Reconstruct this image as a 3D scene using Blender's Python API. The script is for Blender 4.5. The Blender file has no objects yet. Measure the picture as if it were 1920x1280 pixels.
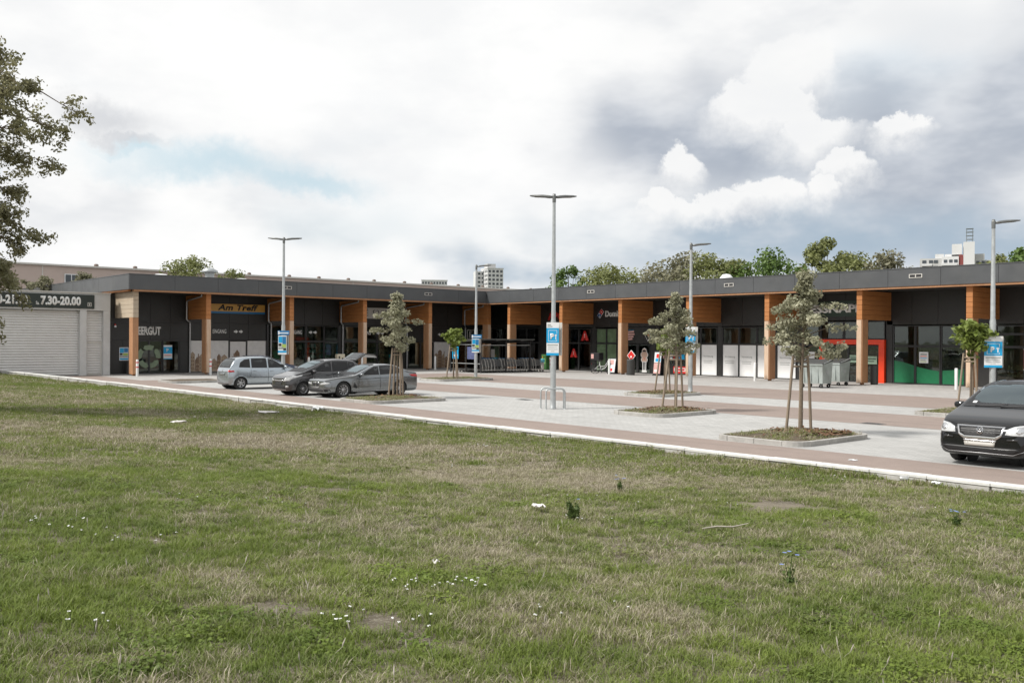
import bpy, bmesh, math, random
import numpy as np
from mathutils import Vector, Matrix
from mathutils.bvhtree import BVHTree
from mathutils.geometry import delaunay_2d_cdt

random.seed(7)
RNG = np.random.default_rng(11)
SC = bpy.context.scene
COL = SC.collection
R = math.radians

# ------------------------------------------------------------------ camera
cam_data = bpy.data.cameras.new('camera')
cam_data.sensor_width = 36.0
cam_data.lens = 36.0 * 1740.0 / 1920.0
cam_data.clip_end = 6000.0
cam = bpy.data.objects.new('camera', cam_data)
COL.objects.link(cam)
CAMZ = 2.3
fw = Vector((-.7530, .6580, 0)).normalized()
rt = Vector((fw.y, -fw.x, 0))
pitch = math.atan(3.0 / 1740.0)
Fv = fw * math.cos(pitch) - Vector((0, 0, 1)) * math.sin(pitch)
Uv = Vector((0, 0, 1)) * math.cos(pitch) + fw * math.sin(pitch)
ro = R(0.35)
R2 = rt * math.cos(ro) + Uv * math.sin(ro)
U2 = Uv * math.cos(ro) - rt * math.sin(ro)
mw = Matrix((R2, U2, -Fv)).transposed().to_4x4()
mw.translation = Vector((0, 0, CAMZ))
cam.matrix_world = mw
SC.camera = cam

# ------------------------------------------------------------------ exposure
SC.view_settings.view_transform = 'Standard'
SC.view_settings.look = 'None'
SC.view_settings.exposure = 0.58
SC.view_settings.gamma = 1.0
SC.view_settings.use_curve_mapping = False
SC.cycles.max_bounces = 4
SC.cycles.diffuse_bounces = 3
SC.cycles.glossy_bounces = 3
SC.cycles.transparent_max_bounces = 10
SC.cycles.use_denoising = True
SC.cycles.caustics_reflective = False
SC.cycles.caustics_refractive = False

# ------------------------------------------------------------------ node helper
class NG:
    def __init__(s, tree):
        s.t = tree
        s.n = tree.nodes
        s.l = tree.links
    def put(s, sock, v):
        if v is None:
            return
        if hasattr(v, 'is_linked') or hasattr(v, 'links'):
            s.l.new(v, sock)
        else:
            if isinstance(v, (tuple, list)) and hasattr(sock, 'default_value'):
                try:
                    sock.default_value = v
                except Exception:
                    sock.default_value = tuple(v) + (1.0,)
            else:
                sock.default_value = v
    def new(s, typ, **kw):
        nd = s.n.new(typ)
        for k, v in kw.items():
            setattr(nd, k, v)
        return nd
    def m(s, op, a, b=None, c=None, clamp=False):
        nd = s.new('ShaderNodeMath', operation=op, use_clamp=clamp)
        for i, v in enumerate((a, b, c)):
            s.put(nd.inputs[i], v)
        return nd.outputs[0]
    def vm(s, op, a, b=None, out=0):
        nd = s.new('ShaderNodeVectorMath', operation=op)
        s.put(nd.inputs[0], a)
        s.put(nd.inputs[1], b)
        return nd.outputs[out]
    def mr(s, v, a, b, c=0., d=1., smooth=False):
        nd = s.new('ShaderNodeMapRange')
        if smooth:
            nd.interpolation_type = 'SMOOTHSTEP'
        for i, x in enumerate((v, a, b, c, d)):
            s.put(nd.inputs[i], x)
        return nd.outputs[0]
    def mix(s, f, a, b, blend='MIX'):
        nd = s.new('ShaderNodeMix', data_type='RGBA', blend_type=blend)
        s.put(nd.inputs[0], f)
        for k, v in ((6, a), (7, b)):
            if isinstance(v, (tuple, list)) and len(v) == 3:
                v = tuple(v) + (1.0,)
            s.put(nd.inputs[k], v)
        return nd.outputs[2]
    def noise(s, vec, scale, detail=4., rough=.55, dist=0., out=0):
        nd = s.new('ShaderNodeTexNoise')
        if vec is not None:
            s.l.new(vec, nd.inputs['Vector'])
        nd.inputs['Scale'].default_value = scale
        nd.inputs['Detail'].default_value = detail
        nd.inputs['Roughness'].default_value = rough
        nd.inputs['Distortion'].default_value = dist
        return nd.outputs[out]
    def comb(s, x, y, z):
        nd = s.new('ShaderNodeCombineXYZ')
        for i, v in enumerate((x, y, z)):
            s.put(nd.inputs[i], v)
        return nd.outputs[0]

# ------------------------------------------------------------------ sun and sky
SUN_AZ = Vector((-.42, -.90, 0)).normalized()      # towards the sun, behind the camera to its left
SUN_EL = R(48)
sun_dir = SUN_AZ * math.cos(SUN_EL) + Vector((0, 0, math.sin(SUN_EL)))
sun_data = bpy.data.lights.new('sun', 'SUN')
sun_data.energy = 2.8
sun_data.angle = R(9)
sun_data.color = (1.0, .965, .91)
sun = bpy.data.objects.new('sun', sun_data)
sun.rotation_euler = (-sun_dir).to_track_quat('-Z', 'Y').to_euler()
COL.objects.link(sun)

world = bpy.data.worlds.new('World')
SC.world = world
world.use_nodes = True
world.node_tree.nodes.clear()
g = NG(world.node_tree)
sky = g.new('ShaderNodeTexSky', sky_type='NISHITA')
sky.sun_disc = False
sky.sun_elevation = SUN_EL
sky.sun_rotation = math.atan2(SUN_AZ.x, SUN_AZ.y)
sky.air_density = 1.3
sky.dust_density = 2.0
tc = g.new('ShaderNodeTexCoord')
D3 = tc.outputs['Generated']
sep = g.new('ShaderNodeSeparateXYZ')
g.l.new(D3, sep.inputs[0])
dx = g.vm('DOT_PRODUCT', D3, tuple(rt), out=1)
dy = g.vm('DOT_PRODUCT', D3, tuple(fw), out=1)
az = g.m('ARCTAN2', dx, dy)
el = g.m('ARCSINE', sep.outputs[2])
# cloud detail noises live in 3D direction space, stretched along the horizon
dst = g.comb(sep.outputs[0], sep.outputs[1], g.m('MULTIPLY', sep.outputs[2], 2.2))
n_big = g.noise(dst, 2.6, 3., .56)
n_mid = g.noise(dst, 6.5, 4.5, .6)
warp = g.noise(D3, 12., 7., .64, 0., out=1)
P0 = g.comb(az, el, 0.)
wv = g.vm('MULTIPLY', g.vm('SUBTRACT', warp, (.5, .5, .5)), (.105, .085, 0.))
P1 = g.vm('ADD', P0, wv)
wsoft = g.vm('MULTIPLY', g.vm('SUBTRACT', g.noise(D3, 5., 2.5, .55, 0., out=1), (.5, .5, .5)), (.30, .16, 0.))
P2 = g.vm('ADD', P0, wsoft)
def ang(px, py):
    return (math.atan((px - 960) / 1740.), math.atan((637 - py) / 1740.), 0.)
def blob(P, px, py, rx, ry, lo=1.0, hi=.35):
    c = ang(px, py)
    d = g.vm('SUBTRACT', P, c)
    d = g.vm('MULTIPLY', d, (1740. / rx, 1740. / ry, 0.))
    return g.mr(g.vm('LENGTH', d, out=1), hi, lo, 1., 0., True)
def union(L):
    o = L[0]
    for k in L[1:]:
        o = g.m('MAXIMUM', o, k)
    return o
# the open overcast: white with soft grey undersides everywhere
cover = g.mr(n_big, .30, .50, .55, 1., True)
white = g.mix(g.mr(n_mid, .32, .62, 0., 1., True), (7.7, 7.85, 8.05), (9.3, 9.3, 9.25))
grey_low = g.mr(n_big, .52, .72, 0., .35, True)
white = g.mix(grey_low, white, (5.6, 5.9, 6.3))
base_sky = g.mix(.55, sky.outputs[0], (5.6, 7.3, 8.6))
col = g.mix(cover, base_sky, white)
# bright veil around the middle of the view
veil = union([blob(P2, 560, 80, 1050, 400, 1., .25), blob(P2, 900, 330, 520, 190, 1., .2), blob(P2, 420, 500, 620, 75, 1., .3)])
col = g.mix(g.m('MULTIPLY', veil, .96), col, g.mix(g.mr(n_mid, .34, .58), (8.85, 8.9, 8.95), (9.5, 9.5, 9.45)))
# slate coloured cloud on the right, clearer blue below it
slate = union([blob(P2, 1290, 255, 340, 135, 1., .15), blob(P2, 1640, 330, 480, 230, 1., .2), blob(P2, 1930, 230, 360, 200, 1., .2)])
slcol = g.mix(g.mr(n_mid, .36, .66, 0., 1., True), (3.75, 4.2, 4.95), (5.9, 6.25, 6.8))
col = g.mix(g.m('MULTIPLY', slate, .9), col, slcol)
lowblue = union([blob(P2, 1480, 440, 520, 105, 1., .2), blob(P2, 1020, 490, 240, 45, 1.1, .1), blob(P2, 1850, 440, 300, 90, 1., .2)])
col = g.mix(g.m('MULTIPLY', lowblue, g.mr(n_mid, .38, .66, .85, .30, True)), col, (3.7, 4.7, 5.7))
leftblue = union([blob(P1, 400, 335, 260, 46, 1.2, .05), blob(P1, 570, 352, 170, 34, 1.2, .05), blob(P1, 260, 320, 110, 22, 1.2, .05)])
col = g.mix(g.m('MULTIPLY', leftblue, .72), col, (5.0, 6.7, 7.6))
leftgrey = union([blob(P1, 190, 270, 130, 46, 1.1, .1), blob(P1, 230, 300, 90, 16, 1.2, .2)])
col = g.mix(g.m('MULTIPLY', leftgrey, .62), col, (5.2, 5.4, 5.8))
# bright cumulus heads: crisp billowing tops, bases that melt into the grey
pl = [(1470, 165, 92, 62), (1415, 205, 95, 52), (1530, 150, 46, 42), (1455, 225, 90, 45), (1525, 265, 92, 46), (1680, 278, 52, 30), (1270, 318, 44, 46), (1222, 388, 40, 34), (1330, 396, 125, 30), (1445, 376, 66, 38), (1572, 328, 56, 34), (1535, 362, 36, 32)]
def puff(x, y, rx, ry):
    c = ang(x, y)
    d = g.vm('MULTIPLY', g.vm('SUBTRACT', P1, c), (1740. / rx, 1740. / ry, 0.))
    ln = g.vm('LENGTH', d, out=1)
    sp = g.new('ShaderNodeSeparateXYZ')
    g.l.new(d, sp.inputs[0])
    up_ = g.mr(sp.outputs[1], -.5, .45, 0., 1., True)
    lo = g.m('MULTIPLY_ADD', up_, -.55, 1.55)
    hi = g.m('MULTIPLY_ADD', up_, .72, .05)
    return g.mr(ln, hi, lo, 1., 0., True)
puffs = union([puff(*q) for q in pl])
haze_up = union([blob(P2, 1700, 70, 260, 70, 1., .1), blob(P2, 1860, 120, 160, 60, 1., .1)])
col = g.mix(g.m('MULTIPLY', haze_up, .7), col, (7.6, 7.75, 7.95))
pcol = g.mix(g.mr(n_mid, .36, .60, .28, 0.), (9.1, 9.1, 9.05), (7.6, 7.8, 8.1))
col = g.mix(g.m('MULTIPLY', puffs, .96), col, pcol)
bg = g.new('ShaderNodeBackground')
g.l.new(col, bg.inputs[0])
bg.inputs[1].default_value = 0.071
world.cycles.sampling_method = 'NONE'
wo = g.new('ShaderNodeOutputWorld')
g.l.new(bg.outputs[0], wo.inputs[0])

# ------------------------------------------------------------------ materials
MATS = {}
def mat(name, col, rough=.6, metal=0., var=.12, scale=6., bump=0., spec=.5, coord='pos', stretch=(1, 1, 1), coat=0., dirt=None, rv=.07):
    if name in MATS:
        return MATS[name]
    m = bpy.data.materials.new(name)
    m.use_nodes = True
    k = NG(m.node_tree)
    k.n.clear()
    b = k.new('ShaderNodeBsdfPrincipled')
    o = k.new('ShaderNodeOutputMaterial')
    k.l.new(b.outputs[0], o.inputs[0])
    if coord == 'pos':
        v = k.new('ShaderNodeNewGeometry').outputs['Position']
    else:
        v = k.new('ShaderNodeTexCoord').outputs['Object']
    v = k.vm('MULTIPLY', v, stretch)
    n = k.noise(v, scale, 5., .6)
    lo = tuple(c * (1 - var) for c in col)
    hi = tuple(min(1., c * (1 + var)) for c in col)
    c = k.mix(k.mr(n, .3, .7), lo, hi)
    if dirt:
        n2 = k.noise(v, dirt[1], 6., .65)
        c = k.mix(k.mr(n2, .48, .72, 0., dirt[2]), c, dirt[0])
    k.put(b.inputs['Base Color'], c)
    k.put(b.inputs['Roughness'], k.mr(n, .3, .7, max(0., rough - rv), min(1., rough + rv)))
    b.inputs['Metallic'].default_value = metal
    b.inputs['Specular IOR Level'].default_value = spec
    if coat:
        b.inputs['Coat Weight'].default_value = coat
        b.inputs['Coat Roughness'].default_value = .04
    if bump:
        bp = k.new('ShaderNodeBump')
        bp.inputs['Strength'].default_value = bump
        bp.inputs['Distance'].default_value = .02
        k.l.new(k.noise(v, scale * 6, 4., .6), bp.inputs['Height'])
        k.l.new(bp.outputs[0], b.inputs['Normal'])
    MATS[name] = m
    return m

def glass_mat(name, tint, refl=.06, rcol=(1, 1, 1)):
    m = bpy.data.materials.new(name)
    m.use_nodes = True
    k = NG(m.node_tree)
    k.n.clear()
    o = k.new('ShaderNodeOutputMaterial')
    tr = k.new('ShaderNodeBsdfTransparent')
    tr.inputs[0].default_value = tuple(tint) + (1,)
    gl = k.new('ShaderNodeBsdfGlossy')
    gl.inputs['Roughness'].default_value = .015
    gl.inputs[0].default_value = tuple(rcol) + (1,)
    fr = k.new('ShaderNodeFresnel')
    fr.inputs[0].default_value = 1.5
    v = k.new('ShaderNodeNewGeometry').outputs['Position']
    bp = k.new('ShaderNodeBump')
    bp.inputs['Strength'].default_value = .05
    bp.inputs['Distance'].default_value = .05
    k.l.new(k.noise(v, .9, 2., .5), bp.inputs['Height'])
    k.l.new(bp.outputs[0], gl.inputs['Normal'])
    mx = k.new('ShaderNodeMixShader')
    k.l.new(k.m('ADD', fr.outputs[0], refl, clamp=True), mx.inputs[0])
    k.l.new(tr.outputs[0], mx.inputs[1])
    k.l.new(gl.outputs[0], mx.inputs[2])
    k.l.new(mx.outputs[0], o.inputs[0])
    MATS[name] = m
    return m

def wood_mat(name, a, b_, axis):
    """boards with grain running along one axis (x, y or z of the world)"""
    m = bpy.data.materials.new(name)
    m.use_nodes = True
    k = NG(m.node_tree)
    k.n.clear()
    b = k.new('ShaderNodeBsdfPrincipled')
    o = k.new('ShaderNodeOutputMaterial')
    k.l.new(b.outputs[0], o.inputs[0])
    v = k.new('ShaderNodeNewGeometry').outputs['Position']
    st = {'z': (14, 14, .6), 'h': (.7, .7, 16)}[axis]
    v2 = k.vm('MULTIPLY', v, st)
    n = k.noise(v2, 1.6, 6., .65, .6)
    n2 = k.noise(v, 1.1, 4., .6)
    oi = k.new('ShaderNodeObjectInfo')
    c = k.mix(k.mr(n, .3, .72), a, b_)
    c = k.mix(k.mr(n2, .42, .7, 0., .35), c, tuple(x * .62 for x in a))
    c = k.mix(k.mr(oi.outputs['Random'], 0., 1., 0., .5), c, tuple(x * .70 for x in b_))
    k.put(b.inputs['Base Color'], c)
    b.inputs['Roughness'].default_value = .62
    bp = k.new('ShaderNodeBump')
    bp.inputs['Strength'].default_value = .25
    bp.inputs['Distance'].default_value = .01
    k.l.new(n, bp.inputs['Height'])
    k.l.new(bp.outputs[0], b.inputs['Normal'])
    MATS[name] = m
    return m

def paving_mat(name, col, mortar, size, var, lines=True):
    m = bpy.data.materials.new(name)
    m.use_nodes = True
    k = NG(m.node_tree)
    k.n.clear()
    b = k.new('ShaderNodeBsdfPrincipled')
    o = k.new('ShaderNodeOutputMaterial')
    k.l.new(b.outputs[0], o.inputs[0])
    v = k.new('ShaderNodeNewGeometry').outputs['Position']
    n = k.noise(v, .35, 6., .62)
    n2 = k.noise(v, 2.3, 6., .65)
    n3 = k.noise(k.vm('MULTIPLY', v, (.25, 1.6, 1.)), 1.2, 5., .6)
    lo = tuple(c * (1 - var) for c in col)
    hi = tuple(c * (1 + var) for c in col)
    if lines:
        br = k.new('ShaderNodeTexBrick')
        k.l.new(v, br.inputs['Vector'])
        br.inputs['Scale'].default_value = 1.
        br.inputs['Brick Width'].default_value = size[0]
        br.inputs['Row Height'].default_value = size[1]
        br.inputs['Mortar Size'].default_value = .008
        br.inputs['Color1'].default_value = lo + (1,)
        br.inputs['Color2'].default_value = hi + (1,)
        br.inputs['Mortar'].default_value = mortar + (1,)
        c = br.outputs[0]
    else:
        c = k.mix(k.mr(k.noise(v, 60., 3., .7), .35, .65), lo, hi)
    c = k.mix(k.mr(n, .42, .68, 0., .30), c, tuple(x * .72 for x in col))
    c = k.mix(k.mr(n2, .50, .72, 0., .28), c, tuple(min(1, x * 1.35) for x in col))
    c = k.mix(k.mr(n3, .52, .72, 0., .45), c, tuple(x * .66 for x in col))
    # scattered round oil and gum stains
    vo = k.new('ShaderNodeTexVoronoi')
    k.l.new(v, vo.inputs['Vector'])
    vo.inputs['Scale'].default_value = .55
    c = k.mix(k.m('MULTIPLY', k.mr(vo.outputs[0], .05, .22, .45, 0., True), k.mr(n2, .4, .6)), c, tuple(x * .45 for x in col))
    k.put(b.inputs['Base Color'], c)
    b.inputs['Roughness'].default_value = .85
    b.inputs['Specular IOR Level'].default_value = .3
    bp = k.new('ShaderNodeBump')
    bp.inputs['Strength'].default_value = .3
    bp.inputs['Distance'].default_value = .01
    k.l.new(k.noise(v, 45., 4., .7), bp.inputs['Height'])
    k.l.new(bp.outputs[0], b.inputs['Normal'])
    MATS[name] = m
    return m

def leaf_mat(name, a, b_, trans=.35, rough=.55):
    m = bpy.data.materials.new(name)
    m.use_nodes = True
    k = NG(m.node_tree)
    k.n.clear()
    o = k.new('ShaderNodeOutputMaterial')
    b = k.new('ShaderNodeBsdfPrincipled')
    at = k.new('ShaderNodeAttribute', attribute_name='rnd')
    v = k.new('ShaderNodeNewGeometry').outputs['Position']
    n = k.noise(v, .9, 4., .6)
    f = k.m('ADD', k.m('MULTIPLY', at.outputs['Fac'], .65), k.mr(n, .3, .7, 0., .4), clamp=True)
    c = k.mix(f, a, b_)
    k.put(b.inputs['Base Color'], c)
    b.inputs['Roughness'].default_value = rough
    b.inputs['Specular IOR Level'].default_value = .35
    tl = k.new('ShaderNodeBsdfTranslucent')
    k.put(tl.inputs[0], c)
    mx = k.new('ShaderNodeMixShader')
    mx.inputs[0].default_value = trans
    k.l.new(b.outputs[0], mx.inputs[1])
    k.l.new(tl.outputs[0], mx.inputs[2])
    k.l.new(mx.outputs[0], o.inputs[0])
    MATS[name] = m
    return m

mat('fascia', (.078, .082, .086), .42, 0., .10, 1.2, spec=.5, dirt=((.11, .11, .105), .7, .35))
mat('cladding', (.025, .0245, .023), .48, 0., .16, 1.6)
mat('frame', (.034, .034, .035), .4, 0., .1)
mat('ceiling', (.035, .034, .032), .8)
mat('roofing', (.12, .12, .12), .9)
wood_mat('timber_beam', (.37, .135, .036), (.53, .225, .075), 'h')
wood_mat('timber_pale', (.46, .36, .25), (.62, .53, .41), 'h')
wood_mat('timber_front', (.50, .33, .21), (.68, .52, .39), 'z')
wood_mat('timber_post', (.38, .178, .082), (.54, .30, .16), 'z')
glass_mat('shop_glass', (.62, .70, .64), .015)
glass_mat('green_glass', (.30, .42, .30), .05)
mat('frosted_green', (.13, .19, .11), .25, 0., .15, 1.5)
mat('white_film', (.86, .86, .85), .35, 0., .05, 2.)
mat('mural_ground', (.66, .64, .62), .5, 0., .07, 3.)
mat('mural_ink', (.21, .135, .085), .6, 0., .35, 9.)
mat('mural_light', (.36, .27, .19), .6, 0., .3, 9.)
mat('petrol_green', (.012, .15, .062), .35, 0., .08)
mat('dark_green', (.012, .035, .018), .35, 0., .1)
mat('signal_red', (.82, .055, .012), .35, 0., .06)
mat('logo_red', (.62, .03, .025), .35, 0., .06)
mat('logo_blue', (.02, .10, .27), .35, 0., .06)
mat('sign_blue', (.012, .33, .62), .35, 0., .05)
mat('deep_blue', (.02, .17, .38), .35, 0., .06)
mat('sign_white', (.74, .75, .75), .4, 0., .05)
mat('letter_white', (.78, .78, .76), .45, 0., .04)
mat('ink', (.02, .02, .022), .5, 0., .1)
mat('grey_ink', (.28, .30, .28), .5, 0., .1)
mat('sign_yellow', (.60, .33, .07), .4, 0., .07)
mat('sign_ply', (.58, .56, .52), .55, 0., .06)
mat('skin_print', (.60, .40, .31), .5, 0., .08)
mat('pink_print', (.62, .36, .33), .5, 0., .25, 18.)
mat('lime_print', (.34, .46, .10), .5, 0., .1)
mat('plaster', (.56, .56, .55), .75, 0., .08, 1.4, dirt=((.46, .45, .43), .9, .4))
mat('shutter', (.66, .65, .63), .45, .0, .06, 2., dirt=((.56, .55, .53), .5, .5))
mat('sign_board', (.018, .026, .021), .4, 0., .15)
mat('zinc', (.50, .51, .52), .38, .65, .08, 8.)
mat('galvanised', (.44, .46, .46), .42, .45, .12, 7.)
mat('lamp_grey', (.16, .165, .16), .4, .3, .1)
mat('lamp_lens', (.55, .56, .55), .15, 0., .05)
mat('white_paint', (.72, .72, .70), .5, 0., .07, 5.)
mat('concrete', (.44, .43, .405), .85, 0., .14, 4., .3, .3, dirt=((.26, .25, .22), 1.3, .6))
mat('concrete_cap', (.66, .655, .63), .8, 0., .10, 3., .2, .3, dirt=((.42, .41, .38), 1.3, .5))
mat('kerb_shade', (.27, .265, .24), .9, 0., .15)
mat('kerb_island', (.40, .385, .36), .85, 0., .16, 5., .3, .3, dirt=((.22, .21, .19), 1.6, .6))
mat('soil', (.12, .095, .068), .95, 0., .35, 9., .8, .2)
mat('mulch', (.20, .115, .07), .95, 0., .5, 40., 1., .2)
mat('bark', (.17, .135, .10), .9, 0., .25, 20., .6, .2)
mat('stake', (.27, .215, .16), .8, 0., .18, 10., .4, .3, coord='obj', stretch=(3, 3, .4))
mat('rubber', (.018, .018, .018), .8, 0., .2)
mat('alloy', (.50, .50, .51), .3, .8, .06)
mat('dark_trim', (.014, .014, .015), .5, 0., .15)
mat('chrome', (.68, .68, .68), .16, .95, .05)
glass_mat('car_glass', (.50, .60, .585), .03)
glass_mat('screen_glass', (.66, .76, .74), .11, (.82, .95, 1.))
glass_mat('car_glass_dark', (.14, .165, .165), .02)
mat('seat', (.11, .11, .11), .8, 0., .2)
mat('head_lamp', (.55, .56, .56), .12, .2, .08, 12., spec=.8)
mat('tail_lamp', (.50, .02, .02), .18, 0., .1)
mat('plate', (.40, .385, .35), .45, 0., .04)
mat('interior_wall', (.42, .41, .39), .8, 0., .2, .8)
mat('interior_floor', (.45, .43, .40), .6, 0., .1)
mat('shelf_goods', (.38, .30, .22), .7, 0., .7, 7.)
mat('shelf_cool', (.30, .46, .48), .5, 0., .4, 3.)
mat('bin_grey', (.055, .055, .053), .6, 0., .12)
mat('container', (.40, .44, .42), .5, .35, .12, 3., dirt=((.20, .215, .195), 1.2, .5))
mat('wire', (.33, .34, .35), .35, .8, .1)
mat('cyan_plastic', (.02, .42, .55), .4, 0., .05)
mat('poly', (.10, .115, .13), .12, 0., .15)
mat('paper', (.66, .63, .61), .8, 0., .08)
mat('stick_wood', (.42, .38, .33), .9, 0., .15)
mat('tin', (.55, .55, .53), .3, .7, .1)
mat('render_pink', (.50, .405, .36), .85, 0., .06, .3, dirt=((.40, .33, .295), .25, .5))
mat('render_white', (.66, .66, .66), .8, 0., .05, .1)
mat('render_grey', (.50, .50, .49), .8, 0., .06, .1)
mat('far_window', (.06, .07, .08), .2, 0., .3, .3)
mat('far_red', (.22, .055, .05), .7, 0., .1, .2)
mat('brown_roof', (.16, .12, .10), .8, 0., .15)
mat('antenna', (.22, .25, .27), .6, .2, .1)
paving_mat('pavers', (.42, .415, .40), (.30, .295, .28), (.24, .12), .09)
paving_mat('slabs', (.40, .385, .365), (.28, .27, .255), (.40, .40), .08)
paving_mat('red_asphalt', (.272, .218, .190), (.2, .15, .13), (1, 1), .14, False)
mat('far_ground', (.10, .11, .06), .95, 0., .2, .05)
leaf_mat('leaf_linden', (.19, .19, .105), (.50, .49, .355), .32, .5)
leaf_mat('leaf_catalpa', (.11, .155, .030), (.28, .34, .085), .35, .45)
leaf_mat('leaf_big', (.125, .128, .055), (.36, .34, .20), .45, .5)
leaf_mat('leaf_far_olive', (.115, .135, .042), (.30, .32, .125), .3)
leaf_mat('leaf_far_green', (.060, .115, .025), (.19, .275, .070), .3)
leaf_mat('leaf_far_grey', (.135, .135, .075), (.32, .305, .20), .3)
leaf_mat('leaf_weed', (.05, .085, .02), (.12, .17, .045), .25)

def paint(name, col, metal=.55, rough=.28, coat=.8):
    return mat(name, col, rough, metal, .02, 3., coat=coat, coord='obj', rv=.01)
paint('paint_silver_blue', (.42, .465, .50), .75, .24)
paint('paint_graphite', (.085, .083, .085), .75, .24)
paint('paint_grey', (.22, .232, .24), .85, .22)
paint('paint_navy', (.02, .035, .075), .3)
paint('paint_black', (.009, .0095, .0105), .0, .10, .15)
# ------------------------------------------------------------------ object helpers
def link(o, parent=None):
    COL.objects.link(o)
    if parent is not None:
        o.parent = parent
    return o
def tag(o, label=None, cat=None, group=None, kind=None):
    if label: o['label'] = label
    if cat: o['category'] = cat
    if group: o['group'] = group
    if kind: o['kind'] = kind
    return o
def thing(name, label, cat, loc=(0, 0, 0), rz=0., group=None):
    o = bpy.data.objects.new(name, None)
    o.empty_display_size = .2
    o.location = loc
    o.rotation_euler = (0, 0, rz)
    COL.objects.link(o)
    return tag(o, label, cat, group)
def copy_tree(o, parent=None):
    c = o.copy()
    COL.objects.link(c)
    c.parent = parent
    for ch in o.children:
        copy_tree(ch, c)
    return c

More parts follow.
